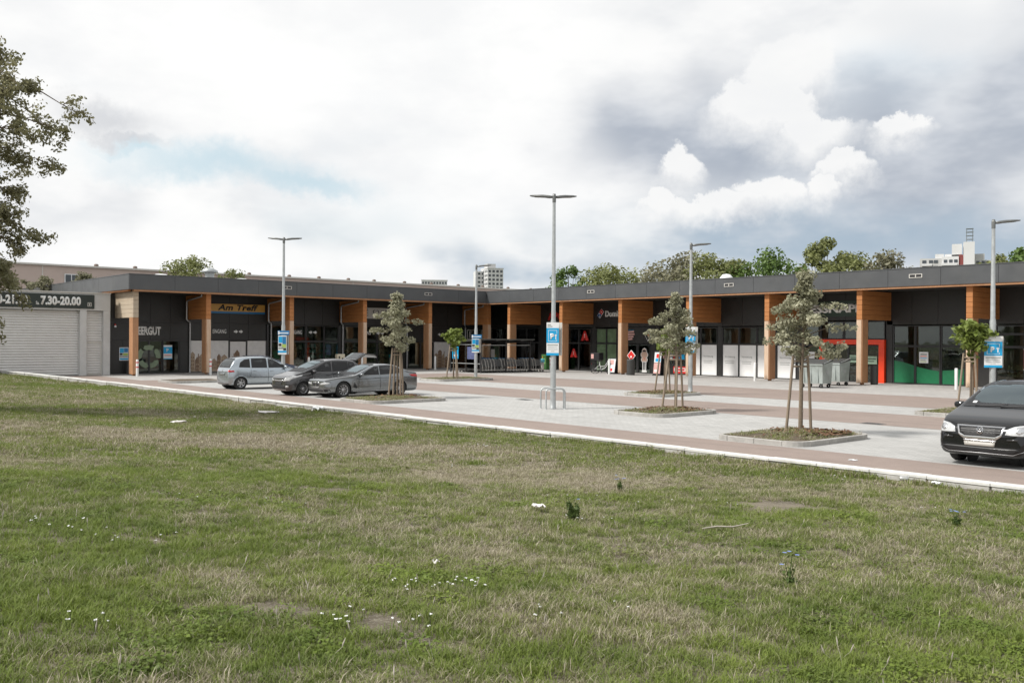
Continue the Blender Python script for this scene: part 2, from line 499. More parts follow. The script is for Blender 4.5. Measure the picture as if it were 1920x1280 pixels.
class MB:
    """collects shapes; build() links them as one mesh object"""
    def __init__(s):
        s.v, s.f, s.mi, s.mats = [], [], [], []
        s.cur = 0
        s.smooth = []
        s.sm = False
    def use(s, m, smooth=False):
        if m not in s.mats:
            s.mats.append(m)
        s.cur = s.mats.index(m)
        s.sm = smooth
        return s
    def add(s, vs, fs):
        n = len(s.v)
        s.v += [tuple(p) for p in vs]
        for f in fs:
            s.f.append([n + i for i in f])
            s.mi.append(s.cur)
            s.smooth.append(s.sm)
        return s
    def box(s, x0, x1, y0, y1, z0, z1):
        return s.hexa([(x0, y0, z0), (x1, y0, z0), (x1, y1, z0), (x0, y1, z0), (x0, y0, z1), (x1, y0, z1), (x1, y1, z1), (x0, y1, z1)])
    def hexa(s, p):
        return s.add(p, [(0, 3, 2, 1), (4, 5, 6, 7), (0, 1, 5, 4), (1, 2, 6, 5), (2, 3, 7, 6), (3, 0, 4, 7)])
    def bbox(s, x0, x1, y0, y1, z0, z1, b=.01):
        """box with chamfered edges"""
        bm = bmesh.new()
        bmesh.ops.create_cube(bm, size=1.)
        for v in bm.verts:
            v.co = Vector(((x0 + x1) / 2 + v.co.x * (x1 - x0), (y0 + y1) / 2 + v.co.y * (y1 - y0), (z0 + z1) / 2 + v.co.z * (z1 - z0)))
        bmesh.ops.bevel(bm, geom=bm.edges[:], offset=b, segments=1, affect='EDGES')
        bm.verts.index_update()
        s.add([v.co[:] for v in bm.verts], [[v.index for v in f.verts] for f in bm.faces])
        bm.free()
        return s
    def tube(s, pts, r, n=8, caps=True):
        pts = [Vector(p) for p in pts]
        if not isinstance(r, (list, tuple)):
            r = [r] * len(pts)
        rings = []
        up = None
        for i, p in enumerate(pts):
            t = (pts[min(i + 1, len(pts) - 1)] - pts[max(i - 1, 0)]).normalized()
            if up is None:
                up = Vector((0, 0, 1)) if abs(t.z) < .9 else Vector((1, 0, 0))
            a = t.cross(up)
            if a.length < 1e-4:
                a = t.cross(Vector((0, 1, 0)))
            a.normalize()
            b = a.cross(t).normalized()
            up = b
            rings.append([p + (a * math.cos(2 * math.pi * k / n) + b * math.sin(2 * math.pi * k / n)) * r[i] for k in range(n)])
        vs = [q for ring in rings for q in ring]
        fs = []
        for i in range(len(pts) - 1):
            for k in range(n):
                fs.append((i * n + k, i * n + (k + 1) % n, (i + 1) * n + (k + 1) % n, (i + 1) * n + k))
        sm = s.sm
        s.sm = True
        s.add(vs, fs)
        s.sm = False
        if caps:
            L = (len(pts) - 1) * n
            s.add(vs[:n], [tuple(reversed(range(n)))])
            s.add(vs[L:], [tuple(range(n))])
        s.sm = sm
        return s
    def lathe(s, prof, c=(0, 0, 0), n=16, axis='z'):
        vs, fs = [], []
        for r, h in prof:
            for k in range(n):
                a = 2 * math.pi * k / n
                p = (r * math.cos(a), r * math.sin(a), h)
                if axis == 'y':
                    p = (p[0], p[2], p[1])
                elif axis == 'x':
                    p = (p[2], p[0], p[1])
                vs.append((c[0] + p[0], c[1] + p[1], c[2] + p[2]))
        for i in range(len(prof) - 1):
            for k in range(n):
                q = (i * n + k, i * n + (k + 1) % n, (i + 1) * n + (k + 1) % n, (i + 1) * n + k)
                fs.append(q if axis != 'y' else tuple(reversed(q)))
        sm = s.sm
        s.sm = True
        s.add(vs, fs)
        s.sm = sm
        return s
    def prism(s, poly, d0, d1, place):
        """poly in 2D; place(u, v, d) gives the 3D point"""
        n = len(poly)
        vs = [place(u, v, d0) for u, v in poly] + [place(u, v, d1) for u, v in poly]
        fs = [tuple(range(n)), tuple(reversed(range(n, 2 * n)))]
        fs += [(i, n + i, n + (i + 1) % n, (i + 1) % n) for i in range(n)]
        return s.add(vs, fs)
    def build(s, name, m=None, parent=None, world=True, loc=None):
        if m is not None and not s.mats:
            s.mats = [m]
        me = bpy.data.meshes.new(name)
        off = Vector((0, 0, 0))
        if parent is not None and world:
            q = parent
            while q is not None:
                off = off + q.location
                q = q.parent
        if loc is not None:
            off = Vector(loc) if parent is None else off
        vs = [(x - off.x, y - off.y, z - off.z) for x, y, z in s.v]
        me.from_pydata(vs, [], s.f)
        for k in s.mats:
            me.materials.append(MATS[k] if isinstance(k, str) else k)
        me.polygons.foreach_set('material_index', s.mi)
        me.polygons.foreach_set('use_smooth', s.smooth)
        bm = bmesh.new()
        bm.from_mesh(me)
        bmesh.ops.recalc_face_normals(bm, faces=bm.faces[:])
        bm.to_mesh(me)
        bm.free()
        me.update()
        o = bpy.data.objects.new(name, me)
        if loc is not None and parent is None:
            o.location = loc
        return link(o, parent)

def share(name, me, parent, loc, rot=None):
    o = bpy.data.objects.new(name, me)
    o.location = loc
    if rot is not None:
        o.rotation_euler = rot
    return link(o, parent)

def fast_mesh(name, V, Fq, m, rnd=None, smooth=False):
    """numpy mesh: V (n,3), Fq (k,3 or 4)"""
    me = bpy.data.meshes.new(name)
    n, k, w = len(V), len(Fq), Fq.shape[1]
    me.vertices.add(n)
    me.vertices.foreach_set('co', np.asarray(V, np.float32).ravel())
    me.loops.add(k * w)
    me.loops.foreach_set('vertex_index', np.asarray(Fq, np.int32).ravel())
    me.polygons.add(k)
    me.polygons.foreach_set('loop_start', np.arange(0, k * w, w, dtype=np.int32))
    me.polygons.foreach_set('loop_total', np.full(k, w, np.int32))
    if smooth:
        me.polygons.foreach_set('use_smooth', np.ones(k, bool))
    me.materials.append(MATS[m])
    me.update(calc_edges=True)
    if rnd is not None:
        a = me.attributes.new('rnd', 'FLOAT', 'FACE')
        a.data.foreach_set('value', np.asarray(rnd, np.float32))
    return me

def text_mesh(s, h, wide=1., bold=0., shear=0., depth=.02, align='LEFT', space=1.):
    cu = bpy.data.curves.new('t', 'FONT')
    cu.body = s
    cu.size = 1.
    cu.align_x = align
    cu.shear = shear
    cu.offset = bold
    cu.space_character = space
    cu.extrude = 0.
    cu.resolution_u = 3
    o = bpy.data.objects.new('t', cu)
    COL.objects.link(o)
    bpy.context.view_layer.update()
    me = bpy.data.meshes.new_from_object(o.evaluated_get(bpy.context.evaluated_depsgraph_get()))
    bpy.data.objects.remove(o)
    k = h / .69
    bm = bmesh.new()
    bm.from_mesh(me)
    for v in bm.verts:
        v.co = Vector((v.co.x * k * wide, v.co.y * k, 0))
    r = bmesh.ops.extrude_face_region(bm, geom=bm.faces[:])
    for e in r['geom']:
        if isinstance(e, bmesh.types.BMVert):
            e.co.z += depth
    bmesh.ops.recalc_face_normals(bm, faces=bm.faces[:])
    bm.to_mesh(me)
    bm.free()
    return me

# the two facades: s along the wall, d outwards from the wall plane, z up
XW, YW = -60.0, 50.0
class Left:
    rot = (R(90), 0, R(90))
    @staticmethod
    def p(s, d, z): return (XW + d, s, z)
class Right:
    rot = (R(90), 0, 0)
    @staticmethod
    def p(s, d, z): return (s, YW - d, z)
def fbox(mb, F, s0, s1, d0, d1, z0, z1):
    a, b = F.p(s0, d0, z0), F.p(s1, d1, z1)
    return mb.box(min(a[0], b[0]), max(a[0], b[0]), min(a[1], b[1]), max(a[1], b[1]), z0, z1)
def fprism(mb, F, poly, d0, d1):
    return mb.prism(poly, d0, d1, lambda u, v, d: F.p(u, d, v))
def ftext(F, txt, s, d, z, h, m, parent, name='lettering', base=None, fit=None, **kw):
    me = text_mesh(txt, h, **kw)
    if fit:
        xs_ = [v.co.x for v in me.vertices]
        k_ = fit / (max(xs_) - min(xs_))
        for v in me.vertices:
            v.co.x = (v.co.x - min(xs_)) * k_
    me.materials.append(MATS[m])
    me.name = name
    o = bpy.data.objects.new(name, me)
    p = Vector(F.p(s, d, z))
    q = parent
    while q is not None:
        p = p - q.location
        q = q.parent
    o.location = p
    o.rotation_euler = F.rot
    return link(o, parent)
def circle(cx, cy, r, n=20, ry=None, a0=0., a1=2 * math.pi):
    ry = r if ry is None else ry
    full = abs(a1 - a0 - 2 * math.pi) < 1e-6
    k = n if full else n + 1
    return [(cx + r * math.cos(a0 + (a1 - a0) * i / n), cy + ry * math.sin(a0 + (a1 - a0) * i / n)) for i in range(k)]
# ------------------------------------------------------------------ ground, paving, kerb
def kerb_line(x):
    """y and height of the kerb: straight, then bending towards the annex and climbing a little"""
    e = np.clip(-45. - np.asarray(x, float), 0, 40)
    return 15.2 - .1727 * e, .0216 * e
def lawn_z(x, y):
    yk, zk = kerb_line(x)
    q = np.clip(yk - np.asarray(y, float), 0, 17)
    return -.10 + .07 * np.clip((np.asarray(x, float) + 32.) / 16., 0, 1) + zk * np.clip(1 - q / 9., 0, 1) + .75 * (q / 15.2) ** 1.6
mb = MB()
mb.add([(-2500, -2500, -.45), (2500, -2500, -.45), (2500, 2500, -.45), (-2500, 2500, -.45)], [(0, 1, 2, 3)])
tag(mb.build('ground', 'far_ground'), kind='structure')
mb = MB().box(-120, 45, 15.42, 110, -.4, 0.)
tag(mb.build('parking_lot', 'pavers'), kind='structure')
def sheet(name, m, x0, x1, y0, y1, z):
    o = MB().add([(x0, y0, z), (x1, y0, z), (x1, y1, z), (x0, y1, z)], [(0, 1, 2, 3)]).build(name, m)
    return tag(o, kind='structure')
sheet('asphalt_lane', 'red_asphalt', -58.6, 45, 15.42, 17.8, .004)
tag(MB().add([(-59.1, 12.9, .003), (-45, 15.3, .003), (-45, 15.42, .003), (-59.1, 15.42, .003)], [(0, 1, 2, 3)]).build('asphalt_lane', 'red_asphalt'), kind='structure')
sheet('asphalt_lane', 'red_asphalt', -50.5, 45, 24.6, 28.75, .004)
sheet('asphalt_lane', 'red_asphalt', -50.5, 45, 32.3, 38.9, .004)
sheet('asphalt_lane', 'red_asphalt', -50.5, -46.8, 17.8, 24.6, .004)
sheet('asphalt_lane', 'red_asphalt', -50.5, -46.8, 28.75, 32.3, .004)
sheet('pavement', 'slabs', -60.2, -50.5, 17.8, 50.2, .006)
sheet('pavement', 'slabs', -50.5, 45, 38.9, 50.2, .006)

# long low retaining kerb between the lawn and the lane
kerb = bpy.data.objects.new('lawn_kerb', None)
kerb.location = (-30, 15.2, 0)
link(kerb)
tag(kerb, kind='structure')
MB().box(-45, 6, 15.25, 15.40, -.40, .045).hexa([(-59.2, 12.80, -.4), (-45, 15.25, -.4), (-45, 15.40, -.4), (-59.2, 12.95, -.4), (-59.2, 12.80, .352), (-45, 15.25, .045), (-45, 15.40, .045), (-59.2, 12.95, .352)]).build('kerb_core', 'kerb_shade', kerb)
cap = MB().bbox(-.496, .496, -.005, .215, .048, .105, .008).build('kerb_cap', 'concrete_cap', kerb, False)
blk = MB().bbox(-.482, .482, .012, .10, -.40, .044, .008).build('kerb_block', 'concrete', kerb, False)
for i in range(66):
    x = 36.5 - i * (1. if i < 52 else 1.)
    xa = x - 30.
    bend = xa < -45.
    if bend:
        xa = -45. - (-45. - xa) * .985
    yk_, zk_ = (float(q) for q in kerb_line(xa))
    zj = random.uniform(-.004, .004)
    for o in (cap, blk):
        if i:
            o2 = o.copy()
            COL.objects.link(o2)
        else:
            o2 = o
        o2.location = (xa + 30., yk_ - 15.2 + random.uniform(-.011, .011), zj * 1.8 + zk_)
        if bend:
            o2.rotation_euler = (0, -math.atan(.0216) * -1, math.atan(.1727))

# lawn soil: one sheet that rises gently towards the viewer
xs = np.concatenate([np.linspace(-110, -45, 40), np.linspace(-44, 12, 170)])
ys = np.concatenate([np.linspace(-30, 0, 14), np.linspace(.3, 15.27, 70)])
X, Y = np.meshgrid(xs, ys)
Y = Y + (kerb_line(X)[0] - 15.2)

def vnoise(x, y, sc, seed=0):
    x = np.asarray(x) * sc + 91.7 * seed
    y = np.asarray(y) * sc - 37.3 * seed
    xi, yi = np.floor(x).astype(np.int64), np.floor(y).astype(np.int64)
    fx, fy = x - xi, y - yi
    fx, fy = fx * fx * (3 - 2 * fx), fy * fy * (3 - 2 * fy)
    def hsh(a, b):
        h = (a * 374761393 + b * 668265263 + seed * 1442695) & 0xffffffff
        h = ((h ^ (h >> 13)) * 1274126177) & 0xffffffff
        return ((h ^ (h >> 16)) & 0xffff) / 65535.
    v = (hsh(xi, yi) * (1 - fx) + hsh(xi + 1, yi) * fx) * (1 - fy) + (hsh(xi, yi + 1) * (1 - fx) + hsh(xi + 1, yi + 1) * fx) * fy
    return v
def fbm(x, y, sc, seed=0, o=4):
    s, a, t = 0., 1., 0.
    for i in range(o):
        s = s + a * vnoise(x, y, sc * 2 ** i, seed + i)
        t += a
        a *= .5
    return s / t
def ground_z(x, y):
    return lawn_z(x, y) + (fbm(x, y, .8, 5, 3) - .5) * .07 * np.clip((kerb_line(x)[0] - .2 - np.asarray(y)) / 2., 0, 1)
Z = ground_z(X, Y)
V = np.stack([X.ravel(), Y.ravel(), Z.ravel()], 1)
nx, ny = len(xs), len(ys)
I = (np.arange(ny - 1)[:, None] * nx + np.arange(nx - 1)[None, :]).ravel()
Fq = np.stack([I, I + 1, I + nx + 1, I + nx], 1)
m = bpy.data.materials.new('lawn_soil')
m.use_nodes = True
k = NG(m.node_tree)
b = k.n['Principled BSDF']
v = k.new('ShaderNodeNewGeometry').outputs['Position']
c = k.mix(k.mr(k.noise(v, 1.3, 6., .65), .3, .7), (.075, .06, .038), (.19, .16, .115))
c = k.mix(k.mr(k.noise(v, 22., 5., .7), .48, .7, 0., .6), c, (.30, .27, .20))
c = k.mix(k.mr(k.noise(v, 60., 4., .7), .55, .7, 0., .7), c, (.42, .39, .33))
k.put(b.inputs['Base Color'], c)
b.inputs['Roughness'].default_value = .95
bp = k.new('ShaderNodeBump')
bp.inputs['Strength'].default_value = .8
bp.inputs['Distance'].default_value = .03
k.l.new(k.noise(v, 30., 5., .7), bp.inputs['Height'])
k.l.new(bp.outputs[0], b.inputs['Normal'])
MATS['lawn_soil'] = m
o = link(bpy.data.objects.new('lawn_ground', fast_mesh('lawn_ground', V, Fq, 'lawn_soil', smooth=True)))
tag(o, kind='structure')

# ------------------------------------------------------------------ L-shaped shopping centre
XP, YP = -56.7, 46.75           # front planes of the posts
XF, YF = -56.25, 46.45          # front planes of the fascia
Z_BEAM, Z_SOF, Z_F0, Z_F1 = 3.5, 5.06, 5.16, 6.05
bld = thing('shopping_centre', 'long L-shaped single-storey shopping centre with dark grey fascia and timber posts', 'building', (-58, 48, 0))
def bpart(mb, name, m=None, parent=None):
    return mb.build(name, m, parent or bld)
YE = 19.05                       # outer end of the left wing
XE = 12.0                        # right wing runs on out of view
# roof deck, ceiling
bpart(MB().box(-84, XF - .25, YE + .2, 72, 5.90, 5.99).box(XF - .25, XE, YF + .25, 72, 5.905, 5.985), 'roof', 'roofing')
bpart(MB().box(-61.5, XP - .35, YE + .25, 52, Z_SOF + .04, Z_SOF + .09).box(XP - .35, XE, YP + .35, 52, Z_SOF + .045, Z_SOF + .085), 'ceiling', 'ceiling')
# fascia panels, one by one
def fascia_run(a, b, n, fn):
    w = (b - a) / n
    for i in range(n):
        s0, s1 = a + i * w + .006, a + (i + 1) * w - .006
        fn(s0, s1)
def f_left(s0, s1):
    bpart(MB().bbox(XF - .06, XF, s0, s1, Z_F0, Z_F1, .006), 'fascia_panel', 'fascia')
def f_right(s0, s1):
    bpart(MB().bbox(s0, s1, YF, YF + .06, Z_F0, Z_F1, .006), 'fascia_panel', 'fascia')
def f_end(s0, s1):
    bpart(MB().bbox(s0, s1, YE, YE + .06, Z_F0, Z_F1, .006), 'fascia_panel', 'fascia')
fascia_run(YE, YF, 10, f_left)
fascia_run(XF, XE, 25, f_right)
fascia_run(-84, XF - .07, 10, f_end)
bpart(MB().box(XF - .10, XF + .02, YE - .02, YF, Z_F1 + .004, Z_F1 + .05).box(XF - .10, XE, YF - .02, YF + .10, Z_F1 + .005, Z_F1 + .051)
      .box(-84, XF - .1, YE - .02, YE + .10, Z_F1 + .004, Z_F1 + .05), 'parapet_cap', 'fascia')
# boarded soffit edge beam in light timber under the fascia
bpart(MB().box(XF - .42, XF - .05, YE + .30, YF + .4, Z_SOF, Z_F0 + .02), 'edge_beam', 'timber_post')
bpart(MB().box(XF - .05, XE, YF + .05, YF + .42, Z_SOF + .002, Z_F0 + .018), 'edge_beam', 'timber_post')
bpart(MB().box(-61.5, XF - .45, YE + .08, YE + .25, Z_SOF, Z_F0 + .02), 'edge_beam', 'timber_beam')

# posts with deep boarded beams back to the wall
NB = 6
def fin_left(y, th=.34, bm_='timber_beam'):
    y0, y1 = y - th, y
    p = bpart(MB().bbox(XP - .62, XP, y0, y1, .10, Z_BEAM - .004, .012).box(XP - .40, XP - .22, y0 + .1, y1 - .1, .0, .10), 'timber_post', 'timber_post')
    hgt = (Z_SOF - Z_BEAM) / NB
    for i in range(NB):
        z0 = Z_BEAM + i * hgt
        bpart(MB().bbox(XW + .02, XP + .012, y0 + .02, y1 - .005, z0 + .004, z0 + hgt - .004, .008), 'beam_board', bm_, p)
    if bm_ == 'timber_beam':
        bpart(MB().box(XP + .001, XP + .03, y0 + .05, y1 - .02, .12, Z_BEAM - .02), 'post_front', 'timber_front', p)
def fin_right(x, th=.34):
    x0, x1 = x, x + th
    p = bpart(MB().bbox(x0, x1, YP, YP + .62, .10, Z_BEAM - .004, .012).box(x0 + .1, x1 - .1, YP + .22, YP + .40, .0, .10), 'timber_post', 'timber_post')
    hgt = (Z_SOF - Z_BEAM) / NB
    for i in range(NB):
        z0 = Z_BEAM + i * hgt
        bpart(MB().bbox(x0 + .005, x1 - .02, YP - .012, YW - .02, z0 + .004, z0 + hgt - .004, .008), 'beam_board', 'timber_beam', p)
_fr = fin_right
def fin_right(x):
    _fr(x)
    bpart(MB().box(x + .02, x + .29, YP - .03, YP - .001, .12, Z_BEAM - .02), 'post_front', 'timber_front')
LP = [19.77, 24.27, 30.04, 35.78, 41.52, 47.30]
RP = [-54.04 + 5.733 * i for i in range(11)]
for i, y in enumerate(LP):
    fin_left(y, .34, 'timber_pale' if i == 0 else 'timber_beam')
for x in RP:
    fin_right(x)

# walls: dark cladding panels, windows with frames, film panels
def panel(F, s0, s1, z0, z1, m='cladding', d=(0., .05), name='wall_panel'):
    return bpart(fbox(MB(), F, s0 + .008, s1 - .008, d[0], d[1], z0 + .006, z1 - .006), name, m)
def window(F, s0, s1, z0, z1, m='shop_glass', fr=.05, name='window'):
    mb = MB()
    fbox(mb, F, s0, s0 + fr, -.04, .06, z0, z1)
    fbox(mb, F, s1 - fr, s1, -.04, .06, z0, z1)
    fbox(mb, F, s0 + fr, s1 - fr, -.038, .058, z0, z0 + fr)
    fbox(mb, F, s0 + fr, s1 - fr, -.038, .058, z1 - fr, z1)
    f = bpart(mb, name, 'frame')
    bpart(fbox(MB(), F, s0 + fr * .8, s1 - fr * .8, .0, .012, z0 + fr * .8, z1 - fr * .8), 'pane', m, f)
    return f
def clad(F, s0, s1, z0, z1, w=1.42):
    n = max(1, round((s1 - s0) / w))
    for i in range(n):
        panel(F, s0 + (s1 - s0) * i / n, s0 + (s1 - s0) * (i + 1) / n, z0, z1)
L_, R_ = Left, Right
# ---- left wing
clad(L_, 19.1, 24.2, 3.25, 5.1)
clad(L_, 19.1, 24.2, 2.13, 3.25)
clad(L_, 19.1, 20.72, 0., 2.13, .8)
window(L_, 20.74, 21.58, .02, 2.12, name='door')
window(L_, 21.58, 22.42, .02, 2.12, name='door')
window(L_, 22.46, 23.52, .02, 2.12)
panel(L_, 23.54, 24.18, 0., 2.13)
clad(L_, 24.2, 29.7, 2.16, 3.3)
clad(L_, 24.2, 29.7, 3.3, 5.1)
def mural(y0, y1, z0, z1, seed, F=L_, empty=False):
    f = panel(F, y0, y1, z0, z1, 'mural_ground', (.0, .06), 'mural_panel')
    if empty:
        return
    r = random.Random(seed)
    mb = MB()
    # a drawn old-town street: gabled houses falling in height, with window rows
    s = y0 + .03
    H0 = (z1 - z0)
    i = 0
    while s < y1 - .12:
        w = min(r.uniform(.26, .5), y1 - .03 - s)
        h = H0 * r.uniform(.34, .62) * (1.15 - .45 * (s - y0) / max(.1, y1 - y0))
        g_ = r.uniform(.12, .26)
        mb.use('mural_ink' if i % 2 else 'mural_light')
        fprism(mb, F, [(s, z0 + .02), (s + w, z0 + .02), (s + w, z0 + h), (s + w / 2, z0 + h + g_), (s, z0 + h)], .0605, .063 + .001 * (i % 2))
        mb.use('mural_light' if i % 2 else 'mural_ink')
        for zz in np.arange(z0 + .18, z0 + h - .12, .24):
            for ss in np.arange(s + .05, s + w - .08, .13):
                fbox(mb, F, ss, ss + .06, .0625, .0655, zz, zz + .12)
        if r.random() < .5:
            mb.use('mural_ink')
            fbox(mb, F, s + w * .7, s + w * .7 + .07, .0602, .0622, z0 + h + g_ * .2, z0 + h + g_ + .18)
        s += w + r.uniform(-.02, .03)
        i += 1
    bpart(mb, 'mural_print', None, f)
mural(24.22, 26.88, .06, 2.13, 3)
mural(27.0, 28.13, .06, 2.08, 4)
mural(28.25, 29.6, .06, 2.13, 5, empty=True)
panel(L_, 26.88, 27.0, 0, 2.13, 'frame')
panel(L_, 28.13, 28.25, 0, 2.13, 'frame')
panel(L_, 29.6, 29.85, 0, 3.3, 'frame')
def glass_run(F, cuts, z=(.02, 2.10, 3.25), m='shop_glass'):
    for a, b in zip(cuts[:-1], cuts[1:]):
        for z0, z1 in zip(z[:-1], z[1:]):
            window(F, a + .01, b - .01, z0, z1 - .02, m)
glass_run(L_, [29.9, 31.3, 32.72, 34.2, 35.4])
clad(L_, 29.7, 35.5, 3.27, 5.1)
panel(L_, 35.42, 35.8, 0, 5.1)
glass_run(L_, [35.85, 37.3, 38.75, 40.2, 41.2])
clad(L_, 35.8, 41.3, 3.27, 5.1)
panel(L_, 41.22, 41.6, 0, 3.25)
window(L_, 41.62, 42.8, .02, 2.1)
window(L_, 42.82, 44.05, .02, 2.1)
clad(L_, 41.3, 46.8, 3.27, 5.1)
clad(L_, 41.6, 46.8, 2.14, 3.27)
mural(44.12, 46.5, .02, 2.09, 9)
panel(L_, 46.52, 46.8, 0, 2.14)
glass_run(L_, [46.85, 48.4, 49.9], (.02, 2.10, 3.25))
clad(L_, 46.8, 50., 3.27, 5.1)
# ---- right wing
glass_run(R_, [-59.9, -58.4, -57., -55.4, -53.95])
clad(R_, -60, -53.9, 3.27, 5.1)
panel(R_, -53.9, -53.0, 0, 5.1)
glass_run(R_, [-53.0, -51.9, -50.8])
glass_run(R_, [-50.78, -49.5, -48.2], (.02, 2.10, 3.2))
clad(R_, -53.0, -47.7, 3.27, 5.1)
panel(R_, -48.18, -47.7, 0, 3.25)
glass_run(R_, [-47.68, -46.65, -45.62], (.02, 2.10, 3.2), 'frosted_green')
clad(R_, -47.7, -42.0, 3.27, 5.1)
panel(R_, -45.6, -45.2, 0, 3.25)
window(R_, -45.18, -43.7, .02, 2.05)
clad(R_, -45.2, -42.0, 2.1, 3.25, 1.05)
panel(R_, -43.7, -43.62, 0, 2.1, 'frame')
window(R_, -43.6, -42.48, .02, 2.06, name='door')
panel(R_, -42.46, -42.0, 0, 2.1)
glass_run(R_, [-41.98, -40.4, -38.9], (.62, 2.1, 3.2))
clad(R_, -42, -38.9, 0., .62)
clad(R_, -42, -36.4, 3.27, 5.1)
panel(R_, -38.9, -38.66, 0, 3.25)
def film(x0, x1, z0=.03, z1=2.09):
    f = window(R_, x0, x1, z0, z1, 'white_film', .035)
    return f
FILM = []
for a, b in ((-38.64, -38.14), (-38.12, -36.8), (-36.40, -35.14), (-35.12, -33.8), (-33.78, -32.7), (-32.35, -31.0)):
    FILM.append(film(a, b))
    window(R_, a, b, 2.12, 3.2)
panel(R_, -36.78, -36.42, 0, 3.25)
panel(R_, -32.68, -32.37, 0, 3.25)
clad(R_, -36.4, -30.3, 3.27, 5.1)
panel(R_, -30.98, -30.45, 0, 3.25)
for i in (1, 2, 3, 5):
    x = (-38.02, -36.3, -35.02, -32.25)[(1, 2, 3, 5).index(i)]
    t = ftext(R_, 'Vermietung', x + .08, .014, 1.25, .115, 'grey_ink', FILM[i], 'print', depth=.003)
    bpart(fbox(fbox(MB(), R_, x + .10, x + .82, .0125, .016, .99, 1.02), R_, x + .12, x + .78, .0125, .016, .87, .90), 'print', 'grey_ink', FILM[i])
# pet shop entrance with red portal
glass_run(R_, [-30.42, -29.38], (.02, 2.10, 3.5), 'green_glass')
glass_run(R_, [-29.0, -27.6, -26.5, -25.7], (.02, 2.12))
glass_run(R_, [-29.38, -27.9, -26.6, -25.4], (2.46, 3.5))
clad(R_, -30.3, -25.3, 3.55, 5.1)
bpart(fbox(fbox(fbox(MB(), R_, -29.36, -29.04, 0, .22, 0, 2.15), R_, -25.69, -25.36, 0, .22, 0, 2.15), R_, -29.36, -25.36, 0, .222, 2.152, 2.44), 'entrance_portal', 'signal_red')
panel(R_, -25.34, -24.96, 0, 3.5)
glass_run(R_, [-24.94, -23.68, -22.31], (.02, 2.10, 3.23))
window(R_, -22.29, -21.02, .02, 2.09, name='door')
window(R_, -22.29, -21.02, 2.12, 3.2)
clad(R_, -25.3, -19.6, 3.27, 5.1)
panel(R_, -21.0, -19.55, 0, 3.25)
glass_run(R_, [-19.5, -18.1, -16.7, -15.3], (.02, 2.10, 2.75, 3.2))
clad(R_, -19.6, 12, 3.27, 5.1)
panel(R_, -15.3, -14.9, 0, 3.25)
glass_run(R_, [-14.9 + 1.45 * i for i in range(18)], (.02, 2.10, 3.2))
# green wave film at the foot of the pet shop windows
for a, b, h0, h1, h2 in ((-24.88, -23.74, 1.30, 1.22, 1.02), (-23.62, -22.37, .98, .82, .76), (-22.21, -21.10, .80, .82, .92)):
    pl_ = [(a, .08), (b, .08)] + [(b + (a - b) * t, h2 * (1 - t) ** 2 + 2 * h1 * t * (1 - t) + h0 * t * t) for t in np.linspace(0, 1, 9)]
    bpart(fprism(MB(), R_, pl_, .0125, .016), 'window_film', 'petrol_green')
# plain backs: rooms behind the glass
bpart(MB().box(-68, -67.9, 19.2, 58, 0, 5.0).box(-68, XE, 58.0, 58.1, 0, 5.0).box(-67.9, XW - .1, 19.2, 19.3, 0, 5.).box(-67.9, XW - .1, 29.65, 29.75, 0, 5.)
      .box(-48., -47.9, YW + .1, 58, 0, 5.).box(-42.1, -42.0, YW + .1, 58, 0, 5.).box(-38.8, -38.7, YW + .1, 58, 0, 5.).box(-30.9, -30.8, YW + .1, 58, 0, 5.).box(-19.6, -19.5, YW + .1, 58, 0, 5.), 'inner_wall', 'interior_wall')
bpart(MB().box(-67.9, XW - .05, 19.3, 58, -.01, .012).box(XW - .05, XE, YW + .05, 58, -.01, .013), 'inner_floor', 'interior_floor')
def shelves(F, a, b, d, n, m, h=1.7):
    for i in range(n):
        s0 = a + (b - a) * i / n
        mb = MB()
        w = (b - a) / n * .8
        for z in np.arange(.15, h, .38):
            fbox(mb, F, s0, s0 + w, -d - .45, -d, z, z + .035)
            q = s0 + .02
            while q < s0 + w - .1:
                ww = random.uniform(.06, .16)
                fbox(mb, F, q, q + ww, -d - .4, -d - .05, z + .036, z + random.uniform(.16, .3))
                q += ww + random.uniform(.01, .05)
        bpart(mb, 'shelf', m)
shelves(L_, 30.2, 35.2, 1.6, 4, 'shelf_goods')
shelves(L_, 33.0, 35.5, .7, 2, 'shelf_cool', 2.0)
shelves(L_, 36.2, 41.0, 1.3, 4, 'shelf_goods')
shelves(R_, -50.6, -48.4, 1.2, 2, 'shelf_goods', 1.4)
shelves(R_, -28.8, -25.6, 2.2, 3, 'shelf_goods')
shelves(R_, -24.6, -21.2, 1.6, 3, 'shelf_goods')
shelves(R_, -19.2, -15.6, .6, 3, 'shelf_goods', 1.2)
# downpipes of the left wing, with their sloping arm under the beam
for y in LP[1:]:
    ys_ = y - .42
    mb = MB().use('zinc')
    mb.tube([(XP - .45, ys_, 5.04), (XP - .50, ys_, 4.93), (XW + .62, ys_ - .02, 4.72), (XW + .5, ys_ - .02, 4.62), (XW + .5, ys_ - .02, 3.52), (XW + .48, ys_ + .02, 3.44), (XW + .2, ys_ + .30, 3.36), (XW + .16, ys_ + .34, 3.26), (XW + .16, ys_ + .34, .02)], .055, 8)
    for z in (4.2, 2.6, 1.1):
        mb.lathe([(.068, z), (.068, z + .05)], (XW + (.5 if z > 3.5 else .16), ys_ - .02 if z > 3.5 else ys_ + .34, 0), 8)
    bpart(mb, 'downpipe')
